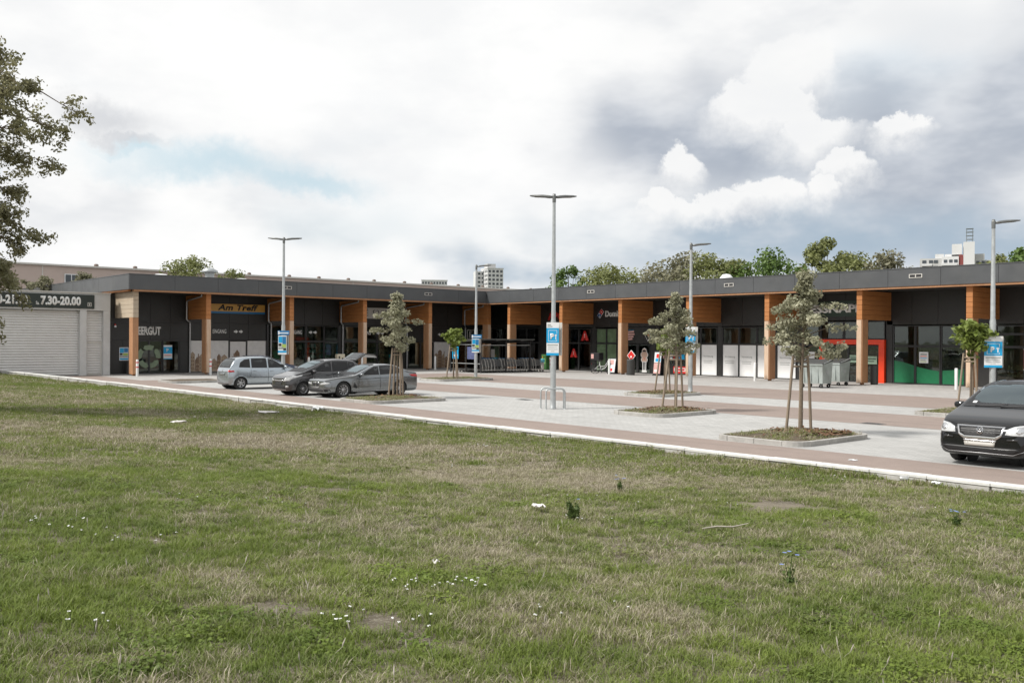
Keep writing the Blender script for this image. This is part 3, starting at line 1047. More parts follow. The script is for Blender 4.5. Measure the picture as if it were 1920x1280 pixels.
# twin floodlights let into the fascia
for F, s in (('l', 29.28), ('l', 40.83), ('r', -44.87), ('r', -33.39), ('r', -22.02)):
    mb = MB()
    pt = (lambda a, d, z: (XF + d, a, z)) if F == 'l' else (lambda a, d, z: (a, YF - d, z))
    def bx(a0, a1, d0, d1, z0, z1):
        p, q = pt(a0, d0, z0), pt(a1, d1, z1)
        mb.box(min(p[0], q[0]), max(p[0], q[0]), min(p[1], q[1]), max(p[1], q[1]), z0, z1)
    mb.use('sign_ply')
    bx(s - .34, s + .34, .002, .03, 5.57, 5.60)
    bx(s - .34, s + .34, .002, .03, 5.74, 5.77)
    for a in (-.34, -.02, .30):
        bx(s + a, s + a + .04, .002, .03, 5.60, 5.74)
    mb.use('ink')
    bx(s - .30, s + .30, .001, .015, 5.602, 5.738)
    bpart(mb, 'floodlight')
# vents and domes on the roof
def roof_dome(x, y, r, h, box=True):
    mb = MB().use('sign_white')
    if box:
        mb.bbox(x - r, x + r, y - r, y + r, 5.98, 5.98 + h * .35, .03)
    mb.lathe([(r * .95, 5.98 + h * .3), (r * .8, 5.98 + h * .7), (r * .45, 5.98 + h * .95), (.001, 5.98 + h)], (x, y, 0), 14)
    bpart(mb, 'roof_vent')
def roof_stack(x, y, r, h):
    mb = MB().use('galvanised')
    mb.tube([(x, y, 5.98), (x, y, 5.98 + h)], r, 12)
    mb.lathe([(r * 1.7, 5.98 + h), (r * 1.8, 5.98 + h + .12), (r * .6, 5.98 + h + .32), (.001, 5.98 + h + .34)], (x, y, 0), 12)
    bpart(mb, 'roof_vent')
roof_dome(-64.5, 24.0, .8, .75)
roof_stack(-63.6, 27.1, .32, .95)
roof_dome(-63.0, 29.2, .75, .62)
roof_dome(-37.6, 52.0, .55, .85)
for x in (-47.5, -43., -40.6, -36., -33.6, -29.3, -24., -16.):
    bpart(MB().tube([(x, 48.4, 5.98), (x, 48.4, 6.45)], .025, 6), 'vent_pipe', 'galvanised')
# ------------------------------------------------------------------ signs, lettering and posters on the facades
def sign_thing(name, label, F, s, z, cat='sign', d=0., group=None):
    return thing(name, label, cat, F.p(s, d, z), 0, group)
def wpart(mb, name, m, parent):
    return mb.build(name, m, parent)
t = sign_thing('wall_lettering', 'white block letters LEERGUT on the dark wall over the recycling doors', L_, 20.4, 2.45, 'lettering', .05)
ftext(L_, 'LEERGUT', 20.66, .052, 2.50, .48, 'letter_white', t, bold=.05, depth=.03, fit=1.65)
for y0, z0, lab in ((25.77, 2.62, 'white word EINGANG with two arrows above the town mural'), (31.45, 2.62, 'white word EINGANG with two arrows on glass behind the parked cars'),
                    (37.2, 2.62, 'white word EINGANG with two arrows on glass below the cafe sign')):
    t = sign_thing('entrance_lettering', lab, L_, y0, z0, 'lettering', .06)
    ftext(L_, 'EINGANG', y0, .062, z0, .27, 'letter_white', t, bold=.022, depth=.012, fit=.95, space=1.05)
    for k in range(2):
        a = y0 + 1.5 + k * .36
        zz = z0 + .13
        wpart(fprism(MB(), L_, [(a, zz - .05), (a + .13, zz - .05), (a + .13, zz - .13), (a + .29, zz), (a + .13, zz + .13), (a + .13, zz + .05), (a, zz + .05)], .062, .075), 'arrow', 'letter_white', t)
t = sign_thing('arrow_lettering', 'two small white arrows above the last mural panel near the trolley shelter', L_, 44.4, 2.6, 'lettering', .06)
for k in range(2):
    a, zz = 44.5 + k * .32, 2.70
    wpart(fprism(MB(), L_, [(a, zz - .05), (a + .12, zz - .05), (a + .12, zz - .13), (a + .27, zz), (a + .12, zz + .13), (a + .12, zz + .05), (a, zz + .05)], .052, .065), 'arrow', 'letter_white', t)
# recycling arrows on the door glass
t = sign_thing('recycling_emblem', 'large pale green ring of recycling arrows on the glass doors', L_, 21.58, .9, 'emblem', .02)
cy_, cz_ = 21.55, 1.08
for k in range(5):
    a0 = R(90 + 72 * k - 27)
    a1 = R(90 + 72 * k + 22)
    ro_, ri_ = .80, .44
    am = (a0 + a1) / 2
    pts = [(cy_ + ro_ * .95 * math.cos(a), cz_ + ro_ * .95 * math.sin(a)) for a in (a0, am, a1)] + [(cy_ + .62 * math.cos(a1 + .22), cz_ + .62 * math.sin(a1 + .22))] + [(cy_ + ri_ * math.cos(a), cz_ + ri_ * math.sin(a)) for a in (a1, am, a0)]
    wpart(fprism(MB(), L_, pts, .064, .068), 'arrow', mat('pale_green', (.20, .26, .17), .5), t)
# yellow restaurant board
t = sign_thing('restaurant_sign', 'long yellow Am Treff sign board with blue lower stripe', L_, 25.3, 3.95)
wpart(fbox(MB(), L_, 25.3, 29.46, .06, .20, 4.10, 4.60), 'board', 'sign_yellow', t)
wpart(fbox(MB(), L_, 25.3, 29.46, .061, .202, 3.96, 4.098), 'stripe', 'deep_blue', t)
ftext(L_, 'Am Treff', 26.05, .202, 4.19, .36, 'ink', t, bold=.034, shear=.25, depth=.012, fit=2.9, space=1.06)
t = thing('projecting_sign', 'narrow yellow sign projecting beside the second timber post', 'sign', (-58.4, 24.62, 3.9))
wpart(MB().box(-58.75, -58.1, 24.60, 24.70, 4.0, 4.66), 'board', 'sign_yellow', t)
wpart(MB().box(-58.66, -58.2, 24.585, 24.598, 4.1, 4.22).box(-58.66, -58.3, 24.585, 24.598, 4.3, 4.4), 'print', 'ink', t)
wpart(MB().box(-60., -58.8, 24.63, 24.67, 4.55, 4.6), 'bracket', 'frame', t)
# cafe board
t = sign_thing('cafe_sign', 'pale grey cafe sign board with a heart behind the staked tree', L_, 36.6, 3.8)
wpart(fbox(MB(), L_, 36.6, 41.0, .06, .16, 3.84, 4.66), 'board', 'sign_ply', t)
ftext(L_, 'CAF\u00c9', 36.75, .162, 4.05, .42, 'ink', t, wide=.8, depth=.008)
def heart(cx, cz, s_):
    o = []
    for i in range(28):
        a = 2 * math.pi * i / 28
        o.append((cx + s_ * 16 * math.sin(a) ** 3 / 16, cz + s_ * (13 * math.cos(a) - 5 * math.cos(2 * a) - 2 * math.cos(3 * a) - math.cos(4 * a)) / 16))
    return o
wpart(fprism(MB(), L_, heart(38.55, 4.30, .27), .162, .172), 'heart', 'ink', t)
wpart(fprism(MB(), L_, heart(38.55, 4.31, .20), .1725, .176), 'heart', 'sign_ply', t)
ftext(L_, 'om', 38.35, .177, 4.02, .17, 'ink', t, wide=.9, depth=.006)
ftext(L_, 'TREFF', 39.05, .162, 4.05, .42, 'ink', t, wide=.8, depth=.008)
# E marks of the supermarket on the corner glazing
for y, z, lab in ((47.45, 2.30, 'framed pale letter E left of the corner timber post'), (49.0, 2.30, 'framed pale letter E on the dark corner glazing')):
    t = sign_thing('letter_sign', lab, L_, y, z, 'sign', .07)
    mb = MB().use('sign_ply')
    w = .82
    for a0, a1, b0, b1 in ((0, w, 0, .07), (0, w, .75, .82), (0, .07, .07, .75), (w - .07, w, .07, .75)):
        fbox(mb, L_, y + a0, y + a1, .07, .09, z + b0, z + b1)
    wpart(mb, 'border', None, t)
    ftext(L_, 'E', y + .2, .075, z + .16, .50, 'sign_ply', t, wide=.95, bold=.03, depth=.015)
# pharmacy letters and its A signs
t = sign_thing('pharmacy_lettering', 'red channel letters APOTHEKE high on the dark wall behind the tall lamp', R_, -52.9, 3.85, 'lettering', .06)
ftext(R_, 'APOTHEKE', -52.85, .062, 3.88, .58, 'logo_red', t, bold=.03, depth=.06, fit=4.4)
def pharmacy_a(x, z, h, d, label):
    t = sign_thing('pharmacy_sign', label, R_, x, z, 'sign', d)
    ftext(R_, 'A', x, d, z, h, 'logo_red', t, 'letter_shape', wide=1.0, bold=.06, depth=.08)
    wpart(fbox(fbox(MB(), R_, x - .02, x + .18 * h / .6, d, d + .09, z, z + .07), R_, x + .30 * h / .6, x + .58 * h / .6, d, d + .09, z, z + .07), 'foot', 'logo_red', t)
    c = x + .30 * h / .6
    wpart(fbox(fbox(MB(), R_, c - .012, c + .012, d + .081, d + .092, z + .28 * h, z + .72 * h), R_, c - .06, c + .06, d + .081, d + .092, z + .62 * h, z + .66 * h), 'emblem', 'letter_white', t)
pharmacy_a(-48.82, 2.33, .62, .35, 'red gothic A pharmacy sign hung in front of the dark pilaster')
wpart(fbox(MB(), R_, -48.5, -48.4, .05, .36, 2.6, 2.66), 'bracket', 'frame', bpy.data.objects['pharmacy_sign'])
pharmacy_a(-50.28, 1.05, .58, .02, 'red gothic A sticker low on the pharmacy door glass')
# pizza shop sign with its tilted tile emblem
def tile_emblem(F, cx, cz, s_, d, parent, rot=R(45)):
    def sq(u0, u1, v0, v1):
        pts = []
        for u, v in ((u0, v0), (u1, v0), (u1, v1), (u0, v1)):
            pts.append((cx + s_ * (u * math.cos(rot) - v * math.sin(rot)), cz + s_ * (u * math.sin(rot) + v * math.cos(rot))))
        return pts
    wpart(fprism(MB(), F, sq(-.56, .56, -1.06, 1.06), d, d + .03), 'tile_rim', 'letter_white', parent)
    wpart(fprism(MB(), F, sq(-.5, .5, .03, 1.0), d + .031, d + .04), 'tile_red', 'logo_red', parent)
    wpart(fprism(MB(), F, sq(-.5, .5, -1.0, -.03), d + .031, d + .04), 'tile_blue', 'logo_blue', parent)
    mb = MB()
    for u, v in ((0, .5), (-.22, -.3), (.22, -.72)):
        x_, z_ = cx + s_ * (u * math.cos(rot) - v * math.sin(rot)), cz + s_ * (u * math.sin(rot) + v * math.cos(rot))
        fprism(mb, F, circle(x_, z_, .15 * s_, 12), d + .041, d + .047)
    wpart(mb, 'dots', 'letter_white', parent)
t = sign_thing('pizza_sign', 'white pizza shop letters with a red and blue tile emblem', R_, -47.5, 3.9, 'sign', .06)
wpart(fbox(MB(), R_, -47.66, -42.4, .055, .09, 3.82, 4.70), 'backboard', 'ink', t)
tile_emblem(R_, -47.2, 4.27, .30, .092, t, R(-40))
ftext(R_, "Domino's", -46.75, .092, 4.06, .40, 'letter_white', t, wide=.95, bold=.045, depth=.03)
t = sign_thing('tile_sign', 'tilted dark tile emblem above the pizza shop door', R_, -42.7, 2.3, 'sign', .06)
wpart(fprism(MB(), R_, [(-43.0, 2.72), (-42.7, 3.06), (-42.38, 2.60), (-42.68, 2.26)], .055, .07), 'rim', 'letter_white', t)
wpart(fprism(MB(), R_, [(-42.95, 2.72), (-42.7, 3.0), (-42.43, 2.60), (-42.68, 2.32)], .0705, .08), 'tile', 'ink', t)
wpart(fprism(MB(), R_, [(-42.74, 2.72), (-42.62, 2.86), (-42.48, 2.64), (-42.6, 2.5)], .0805, .088), 'tile_red', 'logo_red', t)
# door print: a cut-out standing figure with a white edge
t = sign_thing('door_decal', 'cut-out figure print with thick white edge on the black pizza shop door', R_, -43.06, .08, 'decal', .02)
fx = -43.04
def figpoly(grow):
    g_ = grow
    return [(fx - .17 - g_, .08), (fx - .17 - g_, .20), (fx - .11 - g_, .22), (fx - .13 - g_, .78), (fx - .17 - g_, .84), (fx - .24 - g_, .86), (fx - .25 - g_, 1.02), (fx - .17 - g_, 1.1), (fx - .30 - g_, 1.26), (fx - .28 - g_, 1.42),
            (fx - .20 - g_, 1.46), (fx - .17, 1.66 + g_), (fx, 1.76 + g_), (fx + .17, 1.66 + g_), (fx + .20 + g_, 1.46), (fx + .28 + g_, 1.42), (fx + .30 + g_, 1.26), (fx + .17 + g_, 1.1), (fx + .25 + g_, 1.02), (fx + .24 + g_, .86),
            (fx + .17 + g_, .84), (fx + .13 + g_, .78), (fx + .11 + g_, .22), (fx + .17 + g_, .20), (fx + .17 + g_, .08)]
wpart(fprism(MB(), R_, figpoly(.05), .0135, .017), 'edge', 'letter_white', t)
wpart(fprism(MB(), R_, figpoly(-.01)[4:21], .0175, .02), 'print_body', 'skin_print', t)
wpart(fprism(fprism(MB(), R_, [(fx - .10, .24), (fx - .02, .24), (fx - .02, .80), (fx - .11, .80)], .0205, .022), R_, [(fx + .02, .24), (fx + .10, .24), (fx + .11, .80), (fx + .02, .80)], .0205, .022), 'print_trousers', 'ink', t)
wpart(fprism(MB(), R_, circle(fx, 1.52, .17, 14, .13, 0., math.pi), .0205, .022), 'print_hair', 'ink', t)
wpart(fprism(MB(), R_, [(fx - .05, 1.08), (fx, .96), (fx + .05, 1.08)], .0205, .022), 'print_tie', 'logo_red', t)
# promo lettering and posters at the pizza shop
t = sign_thing('promo_print', 'pink and pale blue promotion lettering over the pizza shop window', R_, -44.9, 2.3, 'poster', .06)
wpart(fbox(MB(), R_, -45.1, -43.95, .055, .07, 2.28, 3.05), 'sheet', 'cladding', t)
mb = MB().use('pink_print')
for i, (a, b, z) in enumerate(((-44.5, -43.95, 2.84), (-44.9, -43.9, 2.66), (-44.8, -44.0, 2.48), (-44.5, -44.1, 2.32))):
    fprism(mb, R_, [(a, z), (b, z + .05), (b - .03, z + .17), (a - .03, z + .13)], .0705, .075)
wpart(mb, 'print', None, t)
wpart(fbox(MB(), R_, -44.7, -44.0, .0705, .074, 3.02, 3.045), 'stripe', 'sign_blue', t)
def poster(x0, x1, z0, z1, label, base, bands, F=R_, d=.062, name='poster', group=None):
    t = sign_thing(name, label, F, (x0 + x1) / 2, z0, 'poster', d, group)
    wpart(fbox(MB(), F, x0, x1, d, d + .012, z0, z1), 'sheet', base, t)
    for i, (a, b, c, e, m) in enumerate(bands):
        w, h = x1 - x0, z1 - z0
        wpart(fbox(MB(), F, x0 + a * w, x0 + b * w, d + .0125, d + .016 + .0006 * i, z0 + c * h, z0 + e * h), 'print', m, t)
    return t
poster(-41.4, -39.4, 1.02, 1.42, 'row of pale blue and white bubble print across the pizza shop window', 'poly', [(.02, .2, .2, .8, 'pink_print'), (.25, .45, .15, .85, 'sign_white'), (.5, .7, .2, .8, 'logo_red'), (.75, .97, .1, .9, 'sign_blue')])
poster(-40.4, -39.3, .10, .56, 'red and white offer poster low beside the timber post', 'logo_red', [(.06, .94, .3, .8, 'sign_white'), (.12, .88, .4, .68, 'logo_red')])
poster(-38.9 + .04, -38.70, 1.0, 1.2, 'tiny white notice on the pilaster beside the white window films', 'sign_white', [(.2, .8, .3, .7, 'grey_ink')])
poster(-18.15, -17.2, .95, 2.0, 'brown-red percent sale poster in the far right shop window', 'far_red', [(.0, 1., .97, 1., 'sign_white'), (.0, 1., .0, .03, 'sign_white')])
ftext(R_, '%', -17.95, .08, 1.3, .40, 'letter_white', bpy.data.objects['poster.003'], 'print', wide=.9, bold=.02, depth=.004)
poster(-23.45, -22.95, 1.18, 1.78, 'white rounded notice with coloured lines on the pet shop window', 'sign_white', [(.15, .85, .75, .82, 'ink'), (.15, .85, .58, .64, 'signal_red'), (.15, .85, .42, .48, 'sign_blue'), (.15, .7, .26, .32, 'grey_ink'), (.15, .8, .1, .16, 'lime_print')])
poster(-27.5, -27.0, 1.12, 1.55, 'pale green notice behind the glass right of the two refuse containers', mat('pale_mint', (.34, .48, .36), .5), [(.1, .9, .62, .72, 'dark_green'), (.1, .9, .3, .5, 'dark_green')])
poster(-26.45, -25.85, 1.05, 1.5, 'pale mint notice on the door just left of the red portal upright', 'pale_mint', [(.1, .9, .6, .7, 'dark_green'), (.1, .7, .3, .4, 'dark_green')])
poster(-30.2, -29.75, 1.3, 1.7, 'white sticker notice on the green window left of the red portal', 'sign_white', [(.15, .85, .6, .66, 'grey_ink'), (.15, .85, .4, .46, 'grey_ink')])
# pet shop name board
t = sign_thing('shop_sign', 'dark green name board with grey letters above the red portal', R_, -30.2, 3.75, 'sign', .06)
wpart(fbox(MB(), R_, -31.0, -25.36, .055, .10, 3.78, 4.68), 'board', 'dark_green', t)
ftext(R_, 'FRESSNAPF', -30.95, .102, 4.02, .44, 'letter_white', t, bold=.04, depth=.04, fit=4.2)
# posters of the left wing
poster(19.72, 20.28, .86, 1.68, 'colourful blue event poster beside the first timber post', 'sign_white', [(.05, .5, .58, .95, 'sign_blue'), (.52, .95, .62, .95, 'deep_blue'), (.05, .36, .40, .56, 'ink'), (.40, .95, .38, .56, 'lime_print'), (.05, .95, .24, .36, 'grey_ink'), (.05, .95, .05, .18, 'sign_blue')], L_)
t = poster(22.49, 23.05, .92, 1.82, 'blue and white parking notice on the glass of the bottle return', 'sign_white', [(.0, 1., .40, .88, 'sign_blue'), (.08, .92, .28, .32, 'signal_red'), (.08, .92, .18, .22, 'grey_ink'), (.0, 1., .0, .06, 'sign_blue')], L_)
ftext(L_, 'P', 22.66, .08, 1.40, .2, 'letter_white', t, 'print', bold=.03, depth=.004)
t = thing('alarm_beacon', 'small red and white alarm beacon on the dark wall beside the annex', 'alarm', (-59.95, 19.45, 2.95))
wpart(MB().bbox(-59.95, -59.86, 19.40, 19.52, 2.93, 3.05, .01), 'housing', 'sign_white', t)
wpart(MB().lathe([(.055, 3.055), (.055, 3.12), (.03, 3.15), (.001, 3.155)], (-59.905, 19.46, 0), 10), 'lens', 'logo_red', t)

# ------------------------------------------------------------------ roller-shutter annex at the left
ann = thing('shutter_annex', 'pale grey annex with closed roller shutters at the left end', 'building', (-60, 14, 0))
AX = -59.25
MB().box(AX - .28, AX, 4, 18.95, 3.92, 4.95).box(-75, AX - .29, 4, 18.95, 4.6, 4.93).build('lintel', 'plaster', ann)
for a, b in ((17.2, 17.58), (18.55, 18.95), (4.0, 4.4)):
    MB().bbox(AX - .30, AX + .0, a, b, -.1, 3.915, .01).build('pillar', 'plaster', ann)
MB().box(-75, AX - .32, 18.80, 18.94, -.1, 4.59).box(-75, AX - .45, 4.0, 4.1, -.1, 4.59).box(AX - .62, AX - .5, 4.1, 18.8, -.1, 4.59).build('wall', 'plaster', ann)
MB().box(AX - .28, AX + .05, 4, 18.98, 4.955, 5.02).build('cornice', 'sign_ply', ann)
def shutter(y0, y1, z0, z1, n, lower_box=False):
    sh = MB().box(AX - .36, AX - .33, y0, y1, z0, z1).build('roller_shutter', 'shutter', ann)
    h = (z1 - z0) / n
    base = None
    for i in range(n):
        if base is None:
            pr_ = [(-.335, 0.), (-.290, h * .16), (-.280, h * .45), (-.292, h * .74), (-.335, h * .98)]
            q = MB()
            vs = [(AX + a - ann.location.x, y, c) for y in (y0 - ann.location.y, y1 - ann.location.y) for a, c in pr_]
            q.add(vs, [(k, k + 1, k + 6, k + 5) for k in range(4)])
            base = q.build('slat', 'shutter', sh, False)
            base.location = (0, 0, z0)
        else:
            c_ = base.copy()
            COL.objects.link(c_)
            c_.location = (0, 0, z0 + i * h)
shutter(4.4, 17.2, .02, 3.915, 25)
shutter(17.58, 18.55, 2.05, 3.915, 12)
shutter(17.68, 18.45, .08, 1.93, 12)
MB().box(AX - .34, AX - .27, 17.58, 17.68, .02, 2.05).box(AX - .34, AX - .27, 18.45, 18.55, .02, 2.05).box(AX - .34, AX - .272, 17.68, 18.45, 1.93, 2.05).box(AX - .34, AX - .272, 17.68, 18.45, .02, .08).build('door_frame', 'sign_ply', ann)
t = thing('opening_hours_sign', 'dark sign board with white opening hours above the shutters', 'sign', (AX, 18, 4.0))
MB().bbox(AX + .003, AX + .07, 7.0, 18.0, 4.03, 4.86, .008).build('board', 'sign_board', t)
class Ann:
    rot = Left.rot
    @staticmethod
    def p(s, d, z): return (AX + .07 + d, s, z)
ftext(Ann, '7.30-21.00', 8.2, .002, 4.23, .46, 'letter_white', t, wide=.62, bold=.05, depth=.02).location.y += 0
bpy.context.view_layer.update()
o = [c for c in t.children if c.name.startswith('lettering')][-1]
o.location.y = 14.24 - 18 - o.dimensions.x
ftext(Ann, 'Sa.', 14.72, .002, 4.21, .18, 'letter_white', t, wide=.7, bold=.02, depth=.02)
o2 = ftext(Ann, '7.30-20.00', 14.98, .002, 4.23, .46, 'letter_white', t, wide=.62, bold=.05, depth=.02)
bpy.context.view_layer.update()
if o2.dimensions.x > .1:
    o2.scale.x = 2.24 / o2.dimensions.x
    o.scale.x = o2.scale.x
    bpy.context.view_layer.update()
    o.location.y = 14.30 - 18 - o.dimensions.x
mb = MB().use('sign_ply')
for a0, a1, b0, b1 in ((17.6, 17.82, 4.16, 4.19), (17.6, 17.82, 4.37, 4.40), (17.6, 17.63, 4.19, 4.37), (17.79, 17.82, 4.19, 4.37), (17.68, 17.74, 4.22, 4.34)):
    fbox(mb, Ann, a0, a1, .001, .012, b0, b1)
wpart(mb, 'emblem', None, t)
# ------------------------------------------------------------------ street lamps
def lamp(loc, H, heads, label, yaw=0.):
    t = thing('street_lamp', label, 'lamp', loc, yaw, 'slim galvanised street lamps')
    MB().use('galvanised').tube([(0, 0, -.05), (0, 0, 2.9), (0, 0, 3.0), (0, 0, H)], [.095, .095, .075, .052], 12).build('pole', None, t, False)
    MB().use('galvanised').lathe([(.115, 0.), (.115, .03), (.10, .05), (.097, .3)], n=12).build('base_sleeve', None, t, False)
    MB().use('lamp_grey').lathe([(.06, H - .25), (.065, H - .05), (.05, H + .04), (.001, H + .05)], n=10).build('pole_top', None, t, False)
    for a in heads:
        mb = MB().use('lamp_grey', True)
        ca, sa = math.cos(a), math.sin(a)
        secs = [(.06, .05, .03, .04), (.20, .07, .045, .05), (.38, .125, .05, .035), (.70, .135, .035, .028), (.86, .10, .018, .02)]
        vs = []
        for d, w, up, dn in secs:
            zc = H - .06 + d * .10
            for y_, z_ in ((-w, zc), (-w * .7, zc + up), (w * .7, zc + up), (w, zc), (w * .8, zc - dn), (-w * .8, zc - dn)):
                vs.append((d * ca - y_ * sa, d * sa + y_ * ca, z_))
        fs = []
        for i in range(len(secs) - 1):
            for k_ in range(6):
                fs.append((i * 6 + k_, i * 6 + (k_ + 1) % 6, i * 6 + 6 + (k_ + 1) % 6, i * 6 + 6 + k_))
        fs += [tuple(range(6)), tuple(range(24, 30))]
        mb.add(vs, fs)
        h = mb.build('lamp_head', None, t, False)
        q = MB().use('lamp_lens')
        zc = H - .06 + .54 * .10 - .036
        q.add([(d * ca - y_ * sa, d * sa + y_ * ca, zc + (d - .54) * .10) for d, y_ in ((.40, -.09), (.74, -.09), (.74, .09), (.40, .09))], [(0, 1, 2, 3)])
        q.build('lens', None, h, False)
    return t
AR = math.atan2(rt.y, rt.x)           # across the view
lamp((-22.5, 21.5, 0), 7.15, (AR + .55, AR + math.pi - .45), 'tall twin-headed lamp beside the metal hoops in mid lot')
lamp((-41.55, 21.45, 0), 7.2, (AR + .35, AR + math.pi - .35), 'twin-headed lamp behind the silver-blue estate car')
lamp((-42.1, 34.0, 0), 6.62, (AR + .2,), 'single-headed lamp near the trolley shelter, beside the ball-headed sapling')
lamp((-24.85, 31.85, .08), 6.36, (AR + .15,), 'single-headed lamp rising beside the staked tree in front of the white window films')
lamp((-12.25, 31.15, .08), 6.12, (AR + .1,), 'single-headed lamp at the right edge behind the black car')

# ------------------------------------------------------------------ parking boards strapped to the lamps
VDIR = math.atan2(-.70, .62) + math.pi / 2    # boards face the near kerb
def park_board(loc, rz, w, h, z, label, kind='P', back=True):
    t = thing('parking_sign', label, 'sign', loc, rz)
    class F:
        rot = (R(90), 0, 0)
        @staticmethod
        def p(s, d, zz): return (s, -.10 - d, zz)
    def B(a, b, c, e, m, d0=.0, d1=.012, nm='print', par=t):
        return fbox(MB(), type('Q', (), {'p': staticmethod(lambda s, d, zz: (s, -.10 - d, zz))}), a, b, d0, d1, c, e).build(nm, m, par, False)
    x0, x1 = -w / 2, w / 2
    B(x0, x1, z, z + h, 'sign_white', 0, .012, 'board')
    def txt(s, x, zz, hh, m, **kw):
        me = text_mesh(s, hh, depth=.003, **kw)
        me.materials.append(MATS[m])
        o = bpy.data.objects.new('print', me)
        o.location = (x, -.1165, zz)
        o.rotation_euler = (R(90), 0, 0)
        link(o, t)
    if kind == 'P':
        B(x0, x1, z + .38 * h, z + .83 * h, 'sign_blue', .0125, .0155)
        B(x0, x1, z, z + .075 * h, 'sign_blue', .0125, .0155)
        B(x0 + .03, x0 + .15, z + .915 * h, z + .94 * h, 'grey_ink', .0125, .0155)
        B(x0 + .03, x0 + .20, z + .865 * h, z + .89 * h, 'grey_ink', .0125, .0155)
        txt('P', -.085, z + .50 * h, .17 * h / 1.1, 'letter_white', bold=.05)
        mb = MB()
        for a, b, c, e in ((-.14, .14, .755, .765), (-.14, .14, .425, .435), (-.14, -.13, .435, .755), (.13, .14, .435, .48), (.13, .14, .66, .755)):
            fbox(mb, type('Q', (), {'p': staticmethod(lambda s, d, zz: (s, -.10 - d, zz))}), a * w / .40, b * w / .40, .0157, .018, z + c * h, z + e * h)
        mb.build('print', 'letter_white', t, False)
        mb = MB()
        for a, b, c, e in ((.09, .115, .48, .62), (.06, .145, .60, .615), (.075, .13, .62, .635)):
            fbox(mb, type('Q', (), {'p': staticmethod(lambda s, d, zz: (s, -.10 - d, zz))}), a * w / .40, b * w / .40, .0157, .018, z + c * h, z + e * h)
        mb.build('print', 'letter_white', t, False)
        for i, wl in enumerate((.92, .80, .88, .3)):
            B(-w * wl * .46, w * wl * .46, z + (.30 - .06 * i) * h, z + (.30 - .06 * i) * h + (.030 if i == 0 else .014), 'grey_ink', .0125, .0155)
    else:
        Q = type('Q', (), {'p': staticmethod(lambda s, d, zz: (s, -.10 - d, zz))})
        for i, (a, b, c, e, m) in enumerate(((.05, .5, .62, .95, 'sign_blue'), (.52, .95, .55, .95, 'deep_blue'), (.05, .4, .44, .58, 'ink'), (.45, .95, .36, .55, 'lime_print'), (.05, .6, .28, .40, 'grey_ink'), (.0, 1., .10, .2, 'sign_blue'), (.62, .95, .22, .34, 'ink'))):
            B(x0 + a * w, x0 + b * w, z + c * h, z + e * h, m, .0125, .0155 + .0005 * i)
        B(x0 - .02, x1 + .14, z + h + .03, z + h + .24, 'deep_blue', 0, .012, 'board')
        B(x0 + .06, x1 + .10, z + h + .10, z + h + .15, 'sign_white', .0125, .016)
        B(x0, x0 + .07, z + h + .05, z + h + .22, 'sign_white', .0125, .0165)
    if back:
        # second board, angled, on the far side of the pole
        mb = MB().use('sign_ply')
        mb.hexa([(x, y, zz) for zz in (z, z + h) for x, y in ((-.02, .10), (.30, -.03), (.305, -.018), (-.015, .112))])
        mb.build('back_board', None, t, False)
    MB().use('zinc').lathe([(.105, z + .12), (.105, z + .15)], n=12).lathe([(.105, z + h - .15), (.105, z + h - .12)], n=12).build('clamp', None, t, False)
    return t
park_board((-22.5, 21.5, 0), R(35), .42, 1.10, 1.79, 'large blue P board with white text strapped to the twin-headed mid-lot lamp')
park_board((-24.85, 31.85, .08), R(35), .42, 1.10, 1.72, 'blue P board half hidden by the leaning staked tree crown')
park_board((-12.25, 31.15, .08), R(30), .52, 1.0, 1.43, 'blue P board beside the round green tree at the right edge')
park_board((-41.55, 21.45, 0), R(38), .44, .92, 1.52, 'colourful event poster board on the lamp above the parked estate car', 'E')
park_board((-42.1, 34.0, 0), R(38), .44, .80, 1.55, 'colourful event poster board on the lamp in front of the trolley shelter', 'E')

# ------------------------------------------------------------------ metal hoops around the mid-lot lamp
for i, (p, q, lab) in enumerate((((-22.95, 21.36), (-22.45, 21.95), 'galvanised hoop standing behind the mid-lot lamp'), ((-22.50, 21.18), (-22.15, 21.72), 'galvanised hoop standing in front of the mid-lot lamp'))):
    t = thing('steel_hoop', lab, 'hoop', (p[0], p[1], 0))
    a, b = Vector((p[0], p[1], 0)), Vector((q[0], q[1], 0))
    d = (b - a).normalized()
    pts = [a, a + Vector((0, 0, .56))] + [a + d * (.12 - .12 * math.cos(w)) + Vector((0, 0, .56 + .12 * math.sin(w))) for w in (R(30), R(60), R(90))]
    pts += [b - d * (.12 - .12 * math.cos(w)) + Vector((0, 0, .56 + .12 * math.sin(w))) for w in (R(90), R(60), R(30))] + [b + Vector((0, 0, .56)), b]
    MB().use('galvanised').tube(pts, .026, 8).build('hoop_tube', None, t)
    MB().use('galvanised').lathe([(.05, 0.), (.05, .012), (.03, .014)], tuple(a), 8).lathe([(.05, 0.), (.05, .012), (.03, .014)], tuple(b), 8).build('foot_plate', None, t)

